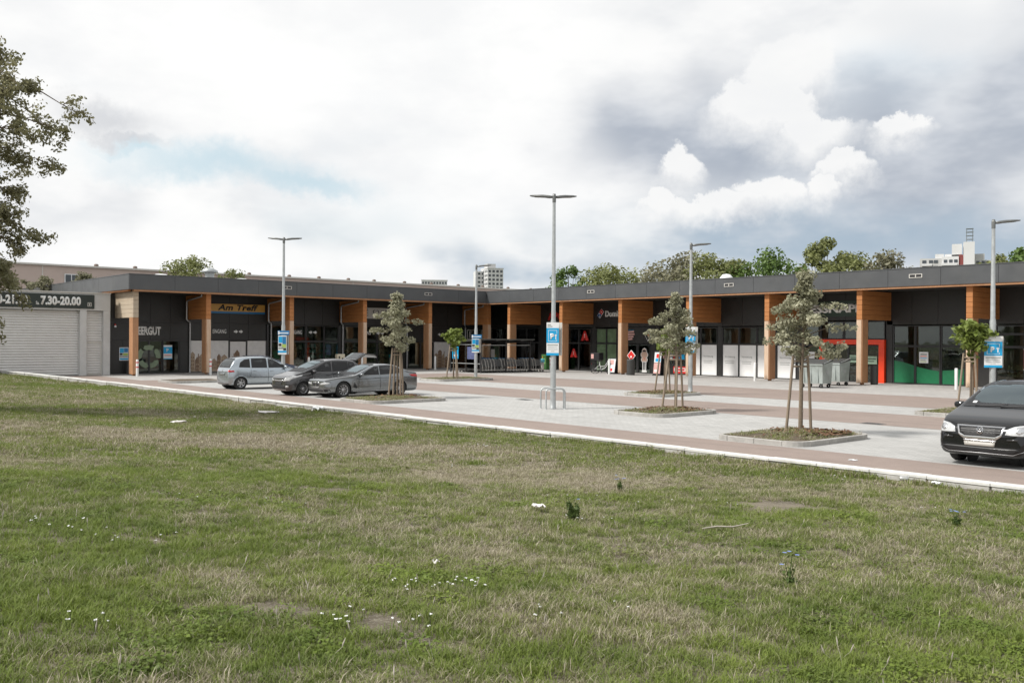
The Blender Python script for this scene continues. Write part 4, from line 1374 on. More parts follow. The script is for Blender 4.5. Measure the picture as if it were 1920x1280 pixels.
# ------------------------------------------------------------------ bollards
def bollard(x, y, label, red=False, h=1.05):
    t = thing('bollard', label, 'bollard', (x, y, 0), 0, 'white steel bollards in front of the posts')
    MB().use('white_paint').lathe([(.075, -.02), (.075, h - .03), (.06, h), (.001, h + .01)], n=12).build('bollard_tube', None, t, False)
    if red:
        for z in (.52, .80):
            MB().use('logo_red').lathe([(.078, z), (.078, z + .07)], n=12).build('red_band', None, t, False)
    return t
bollard(-55.75, 19.38, 'red-banded bollard before the first timber post next to the annex', True, 1.0)
bollard(-55.75, 23.85, 'red-banded bollard before the second timber post beside the town mural', True, 1.0)
bollard(-55.9, 34.9, 'white bollard half hidden by the open tailgate')
bollard(-55.9, 41.25, 'white bollard before the last mural of the left wing')
bollard(-56.2, 30.9, 'white bollard behind the silver-blue estate car')
bollard(-56.2, 33.6, 'white bollard beside the cream ticket box')
ordn = ('pharmacy', 'pizza shop', 'white-film window', 'film window and staked tree', 'pet shop portal', 'green wave window')
for i, x in enumerate(RP[1:7]):
    bollard(x - .15 + .0, 46.05, 'white bollard before the timber post left of the ' + ('pharmacy windows', 'pizza shop door', 'white film windows', 'refuse containers', 'green wave windows', 'sale poster window')[i], i == 0)
t = thing('ticket_box', 'cream ticket box on a stand in front of the glass front', 'box', (-56.0, 33.2, 0))
MB().bbox(-56.15, -55.85, 32.9, 33.5, .75, 1.25, .02).build('housing', mat('cream', (.55, .50, .38), .5), t)
MB().box(-55.849, -55.835, 33.0, 33.1, .95, 1.1).box(-55.849, -55.835, 33.25, 33.35, .9, 1.0).build('slot', 'ink', t)
MB().box(-56.05, -55.95, 33.1, 33.3, 0, .75).build('stand', 'galvanised', t)

# ------------------------------------------------------------------ drain grates
for x, y, lab in ((-13.0, 24.9, 'iron drain grate between the near island and the black car'), (-26.6, 23.9, 'iron drain grate on the pale bays left of the metal hoops')):
    t = thing('drain_grate', lab, 'drain', (x, y, 0))
    MB().box(-.30, .30, -.20, .20, .001, .008).build('frame', 'lamp_grey', t, False)
    mb = MB()
    for i in range(7):
        mb.box(-.25 + i * .075, -.25 + i * .075 + .035, -.16, .16, .0085, .012)
    mb.build('slots', 'ink', t, False)

# ------------------------------------------------------------------ litter bins
def litter_bin(x, y, r, h, label):
    t = thing('litter_bin', label, 'bin', (x, y, 0), 0, 'dark round litter bins along the shop fronts')
    MB().use('bin_grey').lathe([(r * .92, .0), (r * .95, .05), (r, .1), (r, h - .08), (r * 1.03, h - .06), (r * 1.03, h)], n=18).build('bin_body', None, t, False)
    MB().use('bin_grey').lathe([(r * 1.02, h + .002), (r * .9, h + .05), (r * .45, h + .08), (r * .42, h + .03), (.001, h + .02)], n=18).build('bin_lid', None, t, False)
litter_bin(-59.45, 20.25, .24, .80, 'dark litter bin under the event poster beside the first post')
litter_bin(-41.3, 46.6, .27, 1.0, 'dark round litter bin below the red diamond sign')
litter_bin(-24.85, 47.7, .20, 1.0, 'dark litter bin right of the timber post at the red portal')
# diamond flag sign beside the pizza shop bin
t = thing('diamond_sign', 'white-edged red diamond pavement sign beside the pizza shop bin', 'sign', (-41.55, 46.9, 0))
def dia(s_, d0, d1, m, nm):
    c = (-41.5, 1.30)
    MB().prism([(c[0], c[1] - s_), (c[0] + s_, c[1]), (c[0], c[1] + s_), (c[0] - s_, c[1])], d0, d1, lambda u, v, d: (u, 46.9 - d, v)).build(nm, m, t)
dia(.37, 0., .04, 'letter_white', 'rim')
dia(.32, .041, .05, 'logo_red', 'panel')
MB().prism(circle(-41.5, 1.22, .07, 12), .051, .056, lambda u, v, d: (u, 46.9 - d, v)).build('dot', 'letter_white', t)
MB().box(-41.9, -41.56, 46.88, 46.93, .1, .93).build('blue_panel', 'sign_blue', t)
MB().box(-41.92, -41.5, 46.85, 46.96, .0, .095).build('foot', 'ink', t)
# pavement boards
def a_board(x, y, w, h, label, bands, rz=0.):
    t = thing('pavement_board', label, 'board', (x, y, 0), rz)
    mb = MB().use('ink')
    mb.hexa([(-w / 2, -.22, .06), (w / 2, -.22, .06), (w / 2, -.19, .06), (-w / 2, -.19, .06), (-w / 2, -.03, h), (w / 2, -.03, h), (w / 2, 0, h), (-w / 2, 0, h)])
    mb.hexa([(-w / 2, .19, .06), (w / 2, .19, .06), (w / 2, .22, .06), (-w / 2, .22, .06), (-w / 2, .002, h - .01), (w / 2, .002, h - .01), (w / 2, .03, h - .01), (-w / 2, .03, h - .01)])
    mb.box(-w / 2 - .03, w / 2 + .03, -.26, .26, 0, .06)
    mb.build('frame', None, t, False)
    for i, (a, b, c, e, m) in enumerate(bands):
        zz = lambda f: .10 + f * (h - .14)
        yy = lambda z: -.223 + (z - .06) / (h - .06) * .19 - .004 - .0007 * i
        z0, z1 = zz(c), zz(e)
        MB().hexa([(-w / 2 + a * w, yy(z0), z0), (-w / 2 + b * w, yy(z0), z0), (-w / 2 + b * w, yy(z0) + .003, z0), (-w / 2 + a * w, yy(z0) + .003, z0), (-w / 2 + a * w, yy(z1), z1), (-w / 2 + b * w, yy(z1), z1), (-w / 2 + b * w, yy(z1) + .003, z1), (-w / 2 + a * w, yy(z1) + .003, z1)]).build('print', m, t, False)
a_board(-43.5, 47.3, .62, 1.1, 'pavement board with pizza pictures left of the post at the bicycle', [(.06, .94, .03, .97, 'sign_white'), (.12, .7, .55, .9, 'pink_print'), (.12, .6, .1, .3, 'logo_red')])
a_board(-39.75, 47.6, .62, 1.62, 'tall pavement board with blue head and pizza pictures before the shop window', [(.05, .95, .52, .97, 'sign_white'), (.2, .9, .56, .7, 'sign_blue'), (.3, .75, .72, .9, 'logo_red'), (.05, .95, .03, .5, 'pink_print'), (.15, .6, .1, .2, 'sign_white')])
# green box beside the tall lamp's board
t = thing('green_stand', 'green plastic display bin behind the tall lamp', 'stand', (-51.6, 48.6, 0))
MB().bbox(-52.0, -51.45, 48.4, 48.9, .05, 1.2, .05).build('body', mat('leaf_green', (.04, .14, .035), .5), t)
MB().bbox(-51.95, -51.5, 48.385, 48.398, .5, .9, .005).build('print', mat('pale_leaf', (.22, .42, .14), .5), t)

# ------------------------------------------------------------------ refuse containers
def container(x, y, rz, label):
    t = thing('refuse_container', label, 'container', (x, y, 0), rz, 'pair of galvanised refuse containers')
    mb = MB()
    w, d = .62, .50
    mb.hexa([(-w, -d * .86, .22), (w, -d * .86, .22), (w, d * .86, .22), (-w, d * .86, .22), (-w * 1.04, -d, 1.16), (w * 1.04, -d, 1.16), (w * 1.04, d, 1.32), (-w * 1.04, d, 1.32)])
    body = mb.build('body', 'container', t, False)
    MB().box(-w * 1.08, w * 1.08, -d * 1.07, -d * 1.02, 1.12, 1.19).box(-w * 1.08, w * 1.08, d * 1.02, d * 1.07, 1.28, 1.35).build('rim', 'container', t, False)
    MB().hexa([(-w * 1.07, -d * 1.08, 1.195), (w * 1.07, -d * 1.08, 1.195), (w * 1.07, d * 1.08, 1.355), (-w * 1.07, d * 1.08, 1.355), (-w * 1.05, -d * 1.05, 1.235), (w * 1.05, -d * 1.05, 1.235), (w * 1.0, d, 1.42), (-w * 1.0, d, 1.42)]).build('lid', 'bin_grey', t, False)
    MB().tube([(-w * 1.1, -d * .9, 1.22), (-w * 1.12, 0, 1.32), (-w * 1.1, d * .9, 1.45)], .02, 6).build('lid_arm', 'galvanised', t, False)
    MB().tube([(w * 1.1, -d * .9, 1.22), (w * 1.12, 0, 1.32), (w * 1.1, d * .9, 1.45)], .02, 6).build('lid_arm', 'galvanised', t, False)
    for sx in (-1, 1):
        MB().box(sx * w * 1.03 - .02, sx * w * 1.03 + .02, -.12, .12, .70, .86).build('trunnion', 'galvanised', t, False)
        for sy in (-1, 1):
            MB().use('rubber').lathe([(.03, -.025), (.10, -.025), (.10, .025), (.03, .025)], (sx * w * .8, sy * d * .74, .10), 12, 'y').build('castor', None, t, False)
    for k_ in range(3):
        MB().box(-w * .6 + k_ * w * .6 - .025, -w * .6 + k_ * w * .6 + .025, -d * 1.0, -d * .93, .3, 1.10).build('rib', 'container', t, False)
    return t
container(-25.05, 42.15, R(1.5), 'galvanised refuse container nearer the staked tree')
container(-25.8, 45.2, R(-2), 'galvanised refuse container nearer the timber post')

# ------------------------------------------------------------------ bicycle
def bicycle(loc, rz):
    t = thing('bicycle', 'white step-through bicycle parked before the green pharmacy glass', 'bicycle', loc, rz)
    for x in (-.53, .53):
        n = 28
        mb = MB().use('rubber')
        mb.tube([(x + .33 * math.cos(2 * math.pi * i / n), 0, .34 + .33 * math.sin(2 * math.pi * i / n)) for i in range(n + 1)], .020, 6, False)
        wv_ = mb.build('wheel', None, t, False)
        mb = MB().use('wire')
        for i in range(14):
            a = 2 * math.pi * i / 14
            mb.tube([(x, 0, .34), (x + .31 * math.cos(a), 0, .34 + .31 * math.sin(a))], .0025, 3, False)
        mb.tube([(x, -.05, .34), (x, .05, .34)], .022, 6)
        mb.build('spokes', None, wv_, False)
        MB().use('dark_trim').tube([(x + .375 * math.cos(a), 0, .34 + .375 * math.sin(a)) for a in np.linspace(R(10), R(170), 12)], .016, 5).build('mudguard', None, t, False)
    fr = MB().use('sign_white')
    fr.tube([(.36, 0, .92), (.42, 0, .74), (.20, 0, .42), (-.05, 0, .30), (-.10, 0, .30)], .024, 8)
    fr.tube([(-.10, 0, .30), (-.20, 0, .62), (-.24, 0, .82)], .02, 8)
    fr.tube([(.39, 0, .86), (.15, 0, .52), (-.16, 0, .50)], .018, 8)
    for s_ in (-1, 1):
        fr.tube([(-.10, .02 * s_, .30), (-.53, .05 * s_, .34), (-.20, .02 * s_, .62)], .011, 6)
        fr.tube([(.42, .02 * s_, .74), (.45, .05 * s_, .62), (.53, .05 * s_, .34)], .013, 6)
    fr.build('frame', None, t, False)
    MB().use('dark_trim').tube([(.36, 0, .90), (.33, 0, 1.04), (.35, .10, 1.08), (.28, .27, 1.06), (.16, .29, 1.05)], .013, 6).tube([(.35, 0, 1.06), (.35, -.10, 1.08), (.28, -.27, 1.06), (.16, -.29, 1.05)], .013, 6).build('handlebar', None, t, False)
    MB().use('dark_trim').bbox(-.36, -.10, -.08, .08, .84, .91, .03).build('saddle', None, t, False)
    MB().use('wire').lathe([(.09, -.01), (.09, .01), (.02, .01)], (-.10, .05, .30), 14, 'y').tube([(-.10, .07, .30), (-.02, .08, .16)], .01, 5).tube([(-.10, -.07, .30), (-.18, -.08, .44)], .01, 5).build('crank', None, t, False)
    MB().use('ink').box(-.05, .04, .05, .13, .145, .165).box(-.24, -.13, -.13, -.05, .43, .45).build('pedals', None, t, False)
    MB().use('ink').box(-.78, -.30, -.07, .07, .715, .73).tube([(-.72, .06, .72), (-.53, .05, .34)], .007, 5).tube([(-.72, -.06, .72), (-.53, -.05, .34)], .007, 5).build('rack', None, t, False)
    MB().use('tail_lamp').box(-.80, -.78, -.04, .04, .66, .70).build('rear_light', None, t, False)
    MB().use('ink').tube([(-.1, .07, .30), (-.16, .17, .0)], .009, 5).build('kickstand', None, t, False)
bicycle((-44.15, 46.9, 0), R(28))
# dark delivery crate on a stand by the bicycle
t = thing('delivery_box', 'black delivery box on a stand behind the white bicycle', 'box', (-46.0, 48.2, 0))
MB().bbox(-46.4, -45.55, 48.0, 48.5, .88, 1.42, .03).build('box_body', 'ink', t)
MB().box(-46.3, -46.05, 47.985, 47.998, 1.0, 1.32).build('print', 'pink_print', t)
for x in (-46.32, -45.65):
    for y in (48.08, 48.42):
        MB().box(x - .02, x + .02, y - .02, y + .02, 0, .88).build('leg', 'ink', t)

# ------------------------------------------------------------------ trolley shelter and trolleys
sx0, sx1, sy0, sy1 = -52.6, -49.25, 40.2, 44.75
sh = thing('trolley_shelter', 'dark steel trolley shelter with clear panels and slanted roof', 'shelter', ((sx0 + sx1) / 2, (sy0 + sy1) / 2, 0))
for x, hh in ((sx0, 2.05), (sx1, 2.28)):
    for y in (sy0, (sy0 + sy1) / 2, sy1):
        MB().box(x - .04, x + .04, y - .04, y + .04, 0, hh).build('post', 'frame', sh)
MB().hexa([(sx0 - .35, sy0 - .2, 2.06), (sx1 + .3, sy0 - .2, 2.30), (sx1 + .3, sy1 + .2, 2.30), (sx0 - .35, sy1 + .2, 2.06), (sx0 - .35, sy0 - .2, 2.10), (sx1 + .3, sy0 - .2, 2.36), (sx1 + .3, sy1 + .2, 2.36), (sx0 - .35, sy1 + .2, 2.10)]).build('roof_sheet', mat('shelter_roof', (.10, .105, .10), .35), sh)
for i in range(5):
    y = sy0 + (sy1 - sy0) * i / 4
    MB().hexa([(sx0 - .3, y - .03, 1.97), (sx1 + .28, y - .03, 2.20), (sx1 + .28, y + .03, 2.20), (sx0 - .3, y + .03, 1.97), (sx0 - .3, y - .03, 2.05), (sx1 + .28, y - .03, 2.295), (sx1 + .28, y + .03, 2.295), (sx0 - .3, y + .03, 2.05)]).build('rafter', 'frame', sh)
MB().box(sx0, sx1, sy0 - .02, sy0 + .02, 1.93, 1.98).box(sx0, sx1, sy0 - .02, sy0 + .02, .62, .67).box(sx1 - .02, sx1 + .02, sy0, sy1, 1.90, 1.94).build('rail', 'galvanised', sh)
glass_mat('clear_panel', (.62, .66, .68), .02)
for a, b in ((sx0 + .06, -51.0), (-50.9, sx1 - .06)):
    MB().box(a, b, sy0 - .006, sy0 + .006, .30, 1.92).build('side_panel', 'clear_panel', sh)
for a, b in ((sy0 + .06, (sy0 + sy1) / 2 - .06), ((sy0 + sy1) / 2 + .06, sy1 - .06)):
    MB().box(sx0 - .006, sx0 + .006, a, b, .30, 1.92).build('side_panel', 'clear_panel', sh)
MB().box(-52.4, -51.7, sy0 - .028, sy0 - .018, .95, 1.8).build('notice', 'sign_blue', sh)
MB().box(-52.3, -51.8, sy0 - .034, sy0 - .0285, 1.1, 1.25).box(-52.3, -51.9, sy0 - .034, sy0 - .0285, 1.45, 1.6).build('notice_print', 'sign_white', sh)
MB().box(-50.7, -49.9, sy0 - .028, sy0 - .018, .95, 1.8).build('notice', mat('violet_print', (.10, .12, .24), .5, 0., .4, 6.), sh)
MB().box(sx0 + .02, sx0 + .03, 43.9, 44.25, 1.0, 1.6).build('notice', 'sign_white', sh)
cart0 = [None]
def make_cart():
    t = thing('shopping_trolley', 'x', 'trolley')
    mb = MB().use('wire')
    # basket: tapered wire cage, x forward
    lo = [(-.36, -.20, .42), (.42, -.15, .50), (.42, .15, .50), (-.36, .20, .42)]
    hi = [(-.44, -.27, .92), (.50, -.21, .84), (.50, .21, .84), (-.44, .27, .92)]
    for a in (lo, hi):
        for i in range(4):
            mb.tube([a[i], a[(i + 1) % 4]], .014, 4)
    for i in range(4):
        for k_ in range(6):
            f = k_ / 6.
            p = Vector(lo[i]).lerp(Vector(lo[(i + 1) % 4]), f)
            q = Vector(hi[i]).lerp(Vector(hi[(i + 1) % 4]), f)
            mb.tube([p, q], .009, 3, False)
        for f in (.35, .7):
            mb.tube([Vector(lo[i]).lerp(Vector(hi[i]), f), Vector(lo[(i + 1) % 4]).lerp(Vector(hi[(i + 1) % 4]), f)], .005, 3, False)
    for k_ in range(5):
        mb.tube([Vector(lo[0]).lerp(Vector(lo[3]), k_ / 4), Vector(lo[1]).lerp(Vector(lo[2]), k_ / 4)], .005, 3, False)
    mb.build('basket', None, t, False)
    mb = MB().use('sign_ply')
    for s_ in (-1, 1):
        mb.tube([(-.58, .25 * s_, 1.0), (-.44, .26 * s_, .90), (-.30, .24 * s_, .42), (-.34, .25 * s_, .14)], .024, 5)
        mb.tube([(-.34, .25 * s_, .16), (.46, .16 * s_, .18), (.46, .16 * s_, .12)], .022, 5)
    mb.build('chassis', None, t, False)
    MB().use('deep_blue').tube([(-.58, -.27, 1.0), (-.58, .27, 1.0)], .018, 6).build('handle', None, t, False)
    for x, y in ((-.34, .25), (-.34, -.25), (.46, .16), (.46, -.16)):
        MB().use('rubber').lathe([(.02, -.014), (.062, -.014), (.062, .014), (.02, .014)], (x, y, .064), 10, 'y').build('castor', None, t, False)
    return t
base_cart = make_cart()
first = True
rows = [(-49.75, 40.9, 5, 'in the near half of the outer row'), (-49.75, 42.65, 6, 'in the middle of the outer row'), (-49.75, 44.8, 5, 'at the far end of the outer row'),
        (-50.75, 40.9, 9, 'in the second row'), (-51.75, 40.9, 9, 'in the innermost row')]
for x, y0, n, txt in rows:
    for i in range(n):
        c = base_cart if first else copy_tree(base_cart)
        first = False
        c.location = (x + random.uniform(-.02, .02), y0 + i * .27, 0)
        c.rotation_euler = (0, 0, R(90) + random.uniform(-.03, .03))
        tag(c, 'wire shopping trolley nested ' + txt + ' at the trolley shelter', 'trolley', 'nested trolleys ' + txt)
t = thing('cleaning_stand', 'slim grey stand with a cyan top at the end of the trolleys', 'stand', (-49.9, 46.6, 0))
MB().use('sign_ply').lathe([(.14, .0), (.14, .04), (.10, .06), (.13, .62), (.13, .66)], (-49.9, 46.6, 0), 12).build('column', None, t)
MB().use('cyan_plastic').lathe([(.16, .665), (.17, .70), (.17, .88), (.10, .92), (.001, .93)], (-49.9, 46.6, 0), 12).build('top', None, t)
MB().use('sign_yellow').tube([(-49.9, 46.6, .92), (-49.92, 46.62, 1.12)], .035, 7).build('bottle', None, t)
def lerp_tab(tab, x):
    if x <= tab[0][0]: return tab[0][1]
    for (a, p), (b, q) in zip(tab[:-1], tab[1:]):
        if x <= b:
            return p + (q - p) * (x - a) / (b - a)
    return tab[-1][1]
# ------------------------------------------------------------------ leaves
def leaf_cloud(centres, radii, n, size, flat=.7, up=.3, seed=1, cup=.25):
    """leaf-sized quads spread through clumps; returns V, F, rnd"""
    r = np.random.default_rng(seed)
    C_ = np.asarray(centres, float)
    Rr = np.asarray(radii, float)
    w = Rr ** 2
    idx = r.choice(len(C_), n, p=w / w.sum())
    d = r.normal(size=(n, 3))
    d /= np.linalg.norm(d, axis=1)[:, None]
    rad = r.random(n) ** .45
    P = C_[idx] + d * (rad * Rr[idx])[:, None] * np.array([1, 1, flat])
    nrm = d * .6 + r.normal(size=(n, 3)) * .6 + np.array([0, 0, up])
    nrm /= np.linalg.norm(nrm, axis=1)[:, None]
    t = np.cross(nrm, r.normal(size=(n, 3)))
    t /= np.linalg.norm(t, axis=1)[:, None]
    b = np.cross(nrm, t)
    s = size * (.6 + .8 * r.random(n))[:, None]
    a0 = P - t * s * .55
    a1 = P + b * s * .36 + nrm * s * cup * .3
    a2 = P + t * s * .62 - nrm * s * cup * .3
    a3 = P - b * s * .36 + nrm * s * cup * .3
    V = np.stack([a0, a1, a2, a3], 1).reshape(-1, 3)
    F = np.arange(n * 4).reshape(-1, 4)
    rnd = np.clip(.5 * r.random(n) + .5 * r.random(len(C_))[idx], 0, 1)
    return V, F, rnd

def branchy(seed, base, top, n, spread, lo, droop, prof):
    """limbs leaving a trunk; returns polylines (points, r0)"""
    r = random.Random(seed)
    out = []
    for i in range(n):
        f = lo + (1 - lo) * ((i + r.random()) / n) ** 1.1
        z = base[2] + (top[2] - base[2]) * f
        a = i * 2.399 + r.uniform(-.5, .5)
        L = spread * prof(f) * r.uniform(.5, 1.22)
        p0 = Vector(base).lerp(Vector(top), f)
        pts = [p0]
        for k_ in range(1, 5):
            u = k_ / 4
            pts.append(p0 + Vector((math.cos(a) * L * u + r.uniform(-.05, .05) * L, math.sin(a) * L * u + r.uniform(-.05, .05) * L, L * (.55 * u - droop * u * u))))
        out.append((pts, .03))
    return out

def street_tree(loc, H, spread, lean, label, seed, leaf='leaf_linden', n=2300, size=.085, lo=.46, group='young staked lindens', clump=.20, nb=20, shape=None):
    t = thing('street_tree', label, 'tree', loc, 0, group)
    top = (lean[0], lean[1], H)
    base = (0, 0, 0)
    tr = MB().use('bark')
    tr.tube([(0, 0, -.1), (lean[0] * .12, lean[1] * .12, H * .3), (lean[0] * .45, lean[1] * .45, H * .6), (lean[0] * .8, lean[1] * .8, H * .85), top], [.042, .036, .028, .016, .005], 8)
    shape = shape or (lambda f: lerp_tab([(.44, .75), (.5, .95), (.6, 1.05), (.70, 1.0), (.79, .68), (.84, .28), (.90, .12), (1, .07)], f))
    br = branchy(seed, base, top, nb, spread, lo, .35, shape)
    # clump positions follow a second, smoothed trunk line
    for pts, r0 in br:
        tr.tube(pts, [.016, .012, .009, .006, .003], 5)
    tr.build('trunk', None, t, False)
    r = random.Random(seed + 5)
    cs, rs = [], []
    for pts, r0 in br:
        for k_ in range(2, 5):
            cs.append(pts[k_] + Vector((r.uniform(-.05, .05), r.uniform(-.05, .05), -.05 * k_ / 4)))
            rs.append(clump * r.uniform(.6, 1.15) * (1.1 if k_ < 4 else .8))
    for k_ in range(7):
        f = .62 + .38 * k_ / 6
        cs.append(Vector(base).lerp(Vector(top), f))
        rs.append(clump * (1.1 - .62 * k_ / 6))
    V, F, rnd = leaf_cloud([c[:] for c in cs], rs, n, size, .72, .45, seed)
    o = link(bpy.data.objects.new('crown', fast_mesh('crown', V, F, leaf, rnd)), t)
    return t

def tree_support(loc, feet, tops, label, bar=1.72):
    t = thing('tree_support', label, 'tree support', loc)
    for (fx_, fy), (tx, ty) in zip(feet, tops):
        MB().use('stake').tube([(fx_, fy, -.1), ((fx_ + tx) / 2 + .01, (fy + ty) / 2, .95), (tx, ty, 1.86)], [.037, .036, .034], 8).build('stake', None, t, False)
    for z in (bar, bar - .13):
        for i in range(len(tops)):
            a, b = tops[i], tops[(i + 1) % len(tops)]
            MB().use('stake').tube([(a[0], a[1], z), (b[0], b[1], z)], .027, 6).build('crossbar', None, t, False)
    MB().use('ink').tube([(tops[0][0], tops[0][1], bar - .05), (0, .03, bar - .06), (tops[1][0], tops[1][1], bar - .05)], .014, 5).build('tie', None, t, False)
TRI_F = [(-.48, -.05), (.20, -.32), (.24, .42)]
TRI_T = [(-.27, -.02), (.13, -.20), (.15, .24)]

# ------------------------------------------------------------------ planted islands with kerb stones
ISL_GRASS = []
def island(x0, x1, y0, y1, label, mulch=None, grass=True, rz=0.):
    t = thing('planting_island', label, 'island', ((x0 + x1) / 2, (y0 + y1) / 2, 0), 0, 'kerbed planting islands')
    w, l = (x1 - x0) / 2, (y1 - y0) / 2
    r_, th, h = .45, .11, .115
    # straight stones
    def run(a, b, n, axis, c):
        for i in range(n):
            u0, u1 = a + (b - a) * i / n + .004, a + (b - a) * (i + 1) / n - .004
            mb = MB()
            if axis == 'x':
                mb.bbox(u0, u1, c - (0 if c > 0 else 0) - (th if c > 0 else 0), c + (0 if c > 0 else th), -.1, h, .012)
            else:
                mb.bbox(c - (th if c > 0 else 0), c + (0 if c > 0 else th), u0, u1, -.1, h, .012)
            mb.build('kerb_stone', 'kerb_island', t, False)
    nx_ = max(1, round((2 * w - 2 * r_) / .8))
    ny_ = max(1, round((2 * l - 2 * r_) / .9))
    for s_ in (-1, 1):
        run(-w + r_, w - r_, nx_, 'x', s_ * l)
        run(-l + r_, l - r_, ny_, 'y', s_ * w)
    for sx in (-1, 1):
        for sy in (-1, 1):
            cx_, cy2 = sx * (w - r_), sy * (l - r_)
            a0 = math.atan2(sy, sx) - R(45) + .012
            n = 6
            out = [(cx_ + r_ * math.cos(a0 + (R(90) - .024) * i / n), cy2 + r_ * math.sin(a0 + (R(90) - .024) * i / n)) for i in range(n + 1)]
            inn = [(cx_ + (r_ - th) * math.cos(a0 + (R(90) - .024) * i / n), cy2 + (r_ - th) * math.sin(a0 + (R(90) - .024) * i / n)) for i in range(n, -1, -1)]
            mb = MB()
            for i in range(n):
                o1, o2, i1, i2 = out[i], out[i + 1], inn[n - i], inn[n - i - 1]
                mb.hexa([(*o1, -.1), (*o2, -.1), (*i2, -.1), (*i1, -.1), (*o1, h), (*o2, h), (*i2, h), (*i1, h)])
            mb.build('kerb_stone', 'kerb_island', t, False)
    # mounded soil
    g_ = 14
    q = MB()
    vs, fs = [], []
    for j in range(g_ + 1):
        for i in range(g_ + 1):
            u, v_ = -1 + 2 * i / g_, -1 + 2 * j / g_
            # squash the square onto the rounded rectangle
            x, y = u * (w - th * .8), v_ * (l - th * .8)
            ax_, ay_ = abs(x) - (w - r_), abs(y) - (l - r_)
            if ax_ > 0 and ay_ > 0:
                dd = math.hypot(ax_, ay_)
                k_ = min(1, (r_ - th * .8) / dd)
                x = math.copysign((w - r_) + ax_ * k_, x)
                y = math.copysign((l - r_) + ay_ * k_, y)
            z = .075 + .07 * (1 - max(abs(u), abs(v_)) ** 2) + .02 * math.sin(7 * x + 3 * y)
            vs.append((x, y, z))
    for j in range(g_):
        for i in range(g_):
            a = j * (g_ + 1) + i
            fs.append((a, a + 1, a + g_ + 2, a + g_ + 1))
    q.sm = True
    q.add(vs, fs)
    q.build('soil', 'soil', t, False)
    if mulch:
        r = np.random.default_rng(int(abs(x0 * 10)))
        n = 900
        P = np.stack([mulch[0] + r.normal(size=n) * .45, mulch[1] + r.normal(size=n) * .55, np.full(n, .155)], 1)
        P = P[(abs(P[:, 0]) < w - .2) & (abs(P[:, 1]) < l - .2)]
        n = len(P)
        a = r.random(n) * 6.28
        s_ = (.02 + .04 * r.random(n))[:, None]
        d1 = np.stack([np.cos(a), np.sin(a), r.normal(size=n) * .3], 1) * s_
        d2 = np.stack([-np.sin(a), np.cos(a), r.normal(size=n) * .3], 1) * s_ * .4
        V = np.stack([P - d1 - d2, P + d1 - d2, P + d1 + d2, P - d1 + d2], 1).reshape(-1, 3)
        o = link(bpy.data.objects.new('bark_mulch', fast_mesh('bark_mulch', V, np.arange(n * 4).reshape(-1, 4), 'mulch')), t)
        tag(o, kind='stuff')
    if grass:
        ISL_GRASS.append((t, w - .16, l - .16))
    return t
island(-13.35, -11.0, 17.9, 21.15, 'kerbed island nearest the viewer with mulch round a staked tree', (.2, .7))
island(-19.95, -17.85, 21.45, 24.5, 'kerbed island right of the metal hoops, under a staked tree', (-.1, .5))
island(-26.5, -24.35, 29.2, 32.2, 'kerbed island under the single lamp before the white film windows', (-.2, .2))
island(-30.25, -27.75, 17.75, 21.2, 'kerbed island in front of the grey saloon car', (-.9, .6))
island(-42.9, -40.6, 30.3, 33.9 + .4, 'kerbed island under the ball-headed sapling near the trolley shelter', None)
island(-48.7, -46.3, 17.85, 20.5 + .4, 'low kerbed island left of the silver-blue estate car', None, False)
island(-13.9, -11.6, 28.95, 32.0, 'kerbed island just left of the black car bonnet', None)

street_tree((-12.45, 20.3, .1), 3.84, 1.04, (.05, .08), 'staked linden with wide grey-green crown on the nearest island', 21, n=5400, nb=28, size=.074)
tree_support((-12.45, 20.3, .1), [(-.36, -.10), (-.24, .32), (.02, .42)], [(-.19, -.06), (-.12, .17), (.02, .24)], 'three grey-brown stakes with crossbars round the nearest island tree')
street_tree((-19.2, 23.85, .1), 3.75, .82, (-.05, .05), 'staked linden with ragged olive crown right of the metal hoops', 34, n=4800, nb=24, clump=.19, size=.076)
tree_support((-19.22, 23.9, .1), [(-.25, -.42), (.2, -.25), (-.12, .5)], [(-.12, -.2), (.12, -.12), (-.04, .25)], 'three pale stakes round the tree right of the metal hoops')
street_tree((-25.85, 31.35, .1), 2.75, .55, (.05, .05), 'small bright-leaved tree half hidden behind the ragged staked linden', 48, 'leaf_catalpa', n=900, size=.12, nb=12, clump=.2, lo=.6, group='small ball-headed saplings')
tree_support((-25.85, 31.4, .1), [(-.3, -.35), (.22, -.2), (-.1, .45)], [(-.13, -.16), (.12, -.1), (-.03, .2)], 'three stakes behind the ragged staked linden')
street_tree((-30.1, 20.4, .1), 3.95, .98, (-.02, -.02), 'staked linden standing before the grey saloon car', 57, n=5000, nb=26, clump=.22, size=.078)
tree_support((-30.1, 20.4, .1), [(-.05, -.38), (.22, .0), (-.2, .42), (-.30, .0)], [(-.03, -.22), (.12, .02), (-.10, .22), (-.18, .0)], 'pale leaning stakes in front of the grey saloon car')
BALL = lambda f: 1.05 * math.sqrt(max(.05, 1 - ((f - .84) / .18) ** 2))
street_tree((-41.3, 31.75, .1), 2.72, .50, (.02, .02), 'ball-headed bright green sapling near the trolley shelter', 63, 'leaf_catalpa', n=620, size=.20, lo=.72, nb=12, clump=.22, group='small ball-headed saplings', shape=BALL)
tree_support((-41.3, 31.75, .1), [(-.2, -.35), (.25, .02), (-.12, .42)], [(-.1, -.18), (.14, .0), (-.06, .2)], 'three stakes round the ball-headed sapling near the trolley shelter')
street_tree((-12.8, 30.85, .1), 2.78, .50, (.02, .02), 'ball-headed green tree above the bonnet of the black car', 77, 'leaf_catalpa', n=900, size=.16, lo=.73, nb=16, clump=.21, group='small ball-headed saplings', shape=BALL)
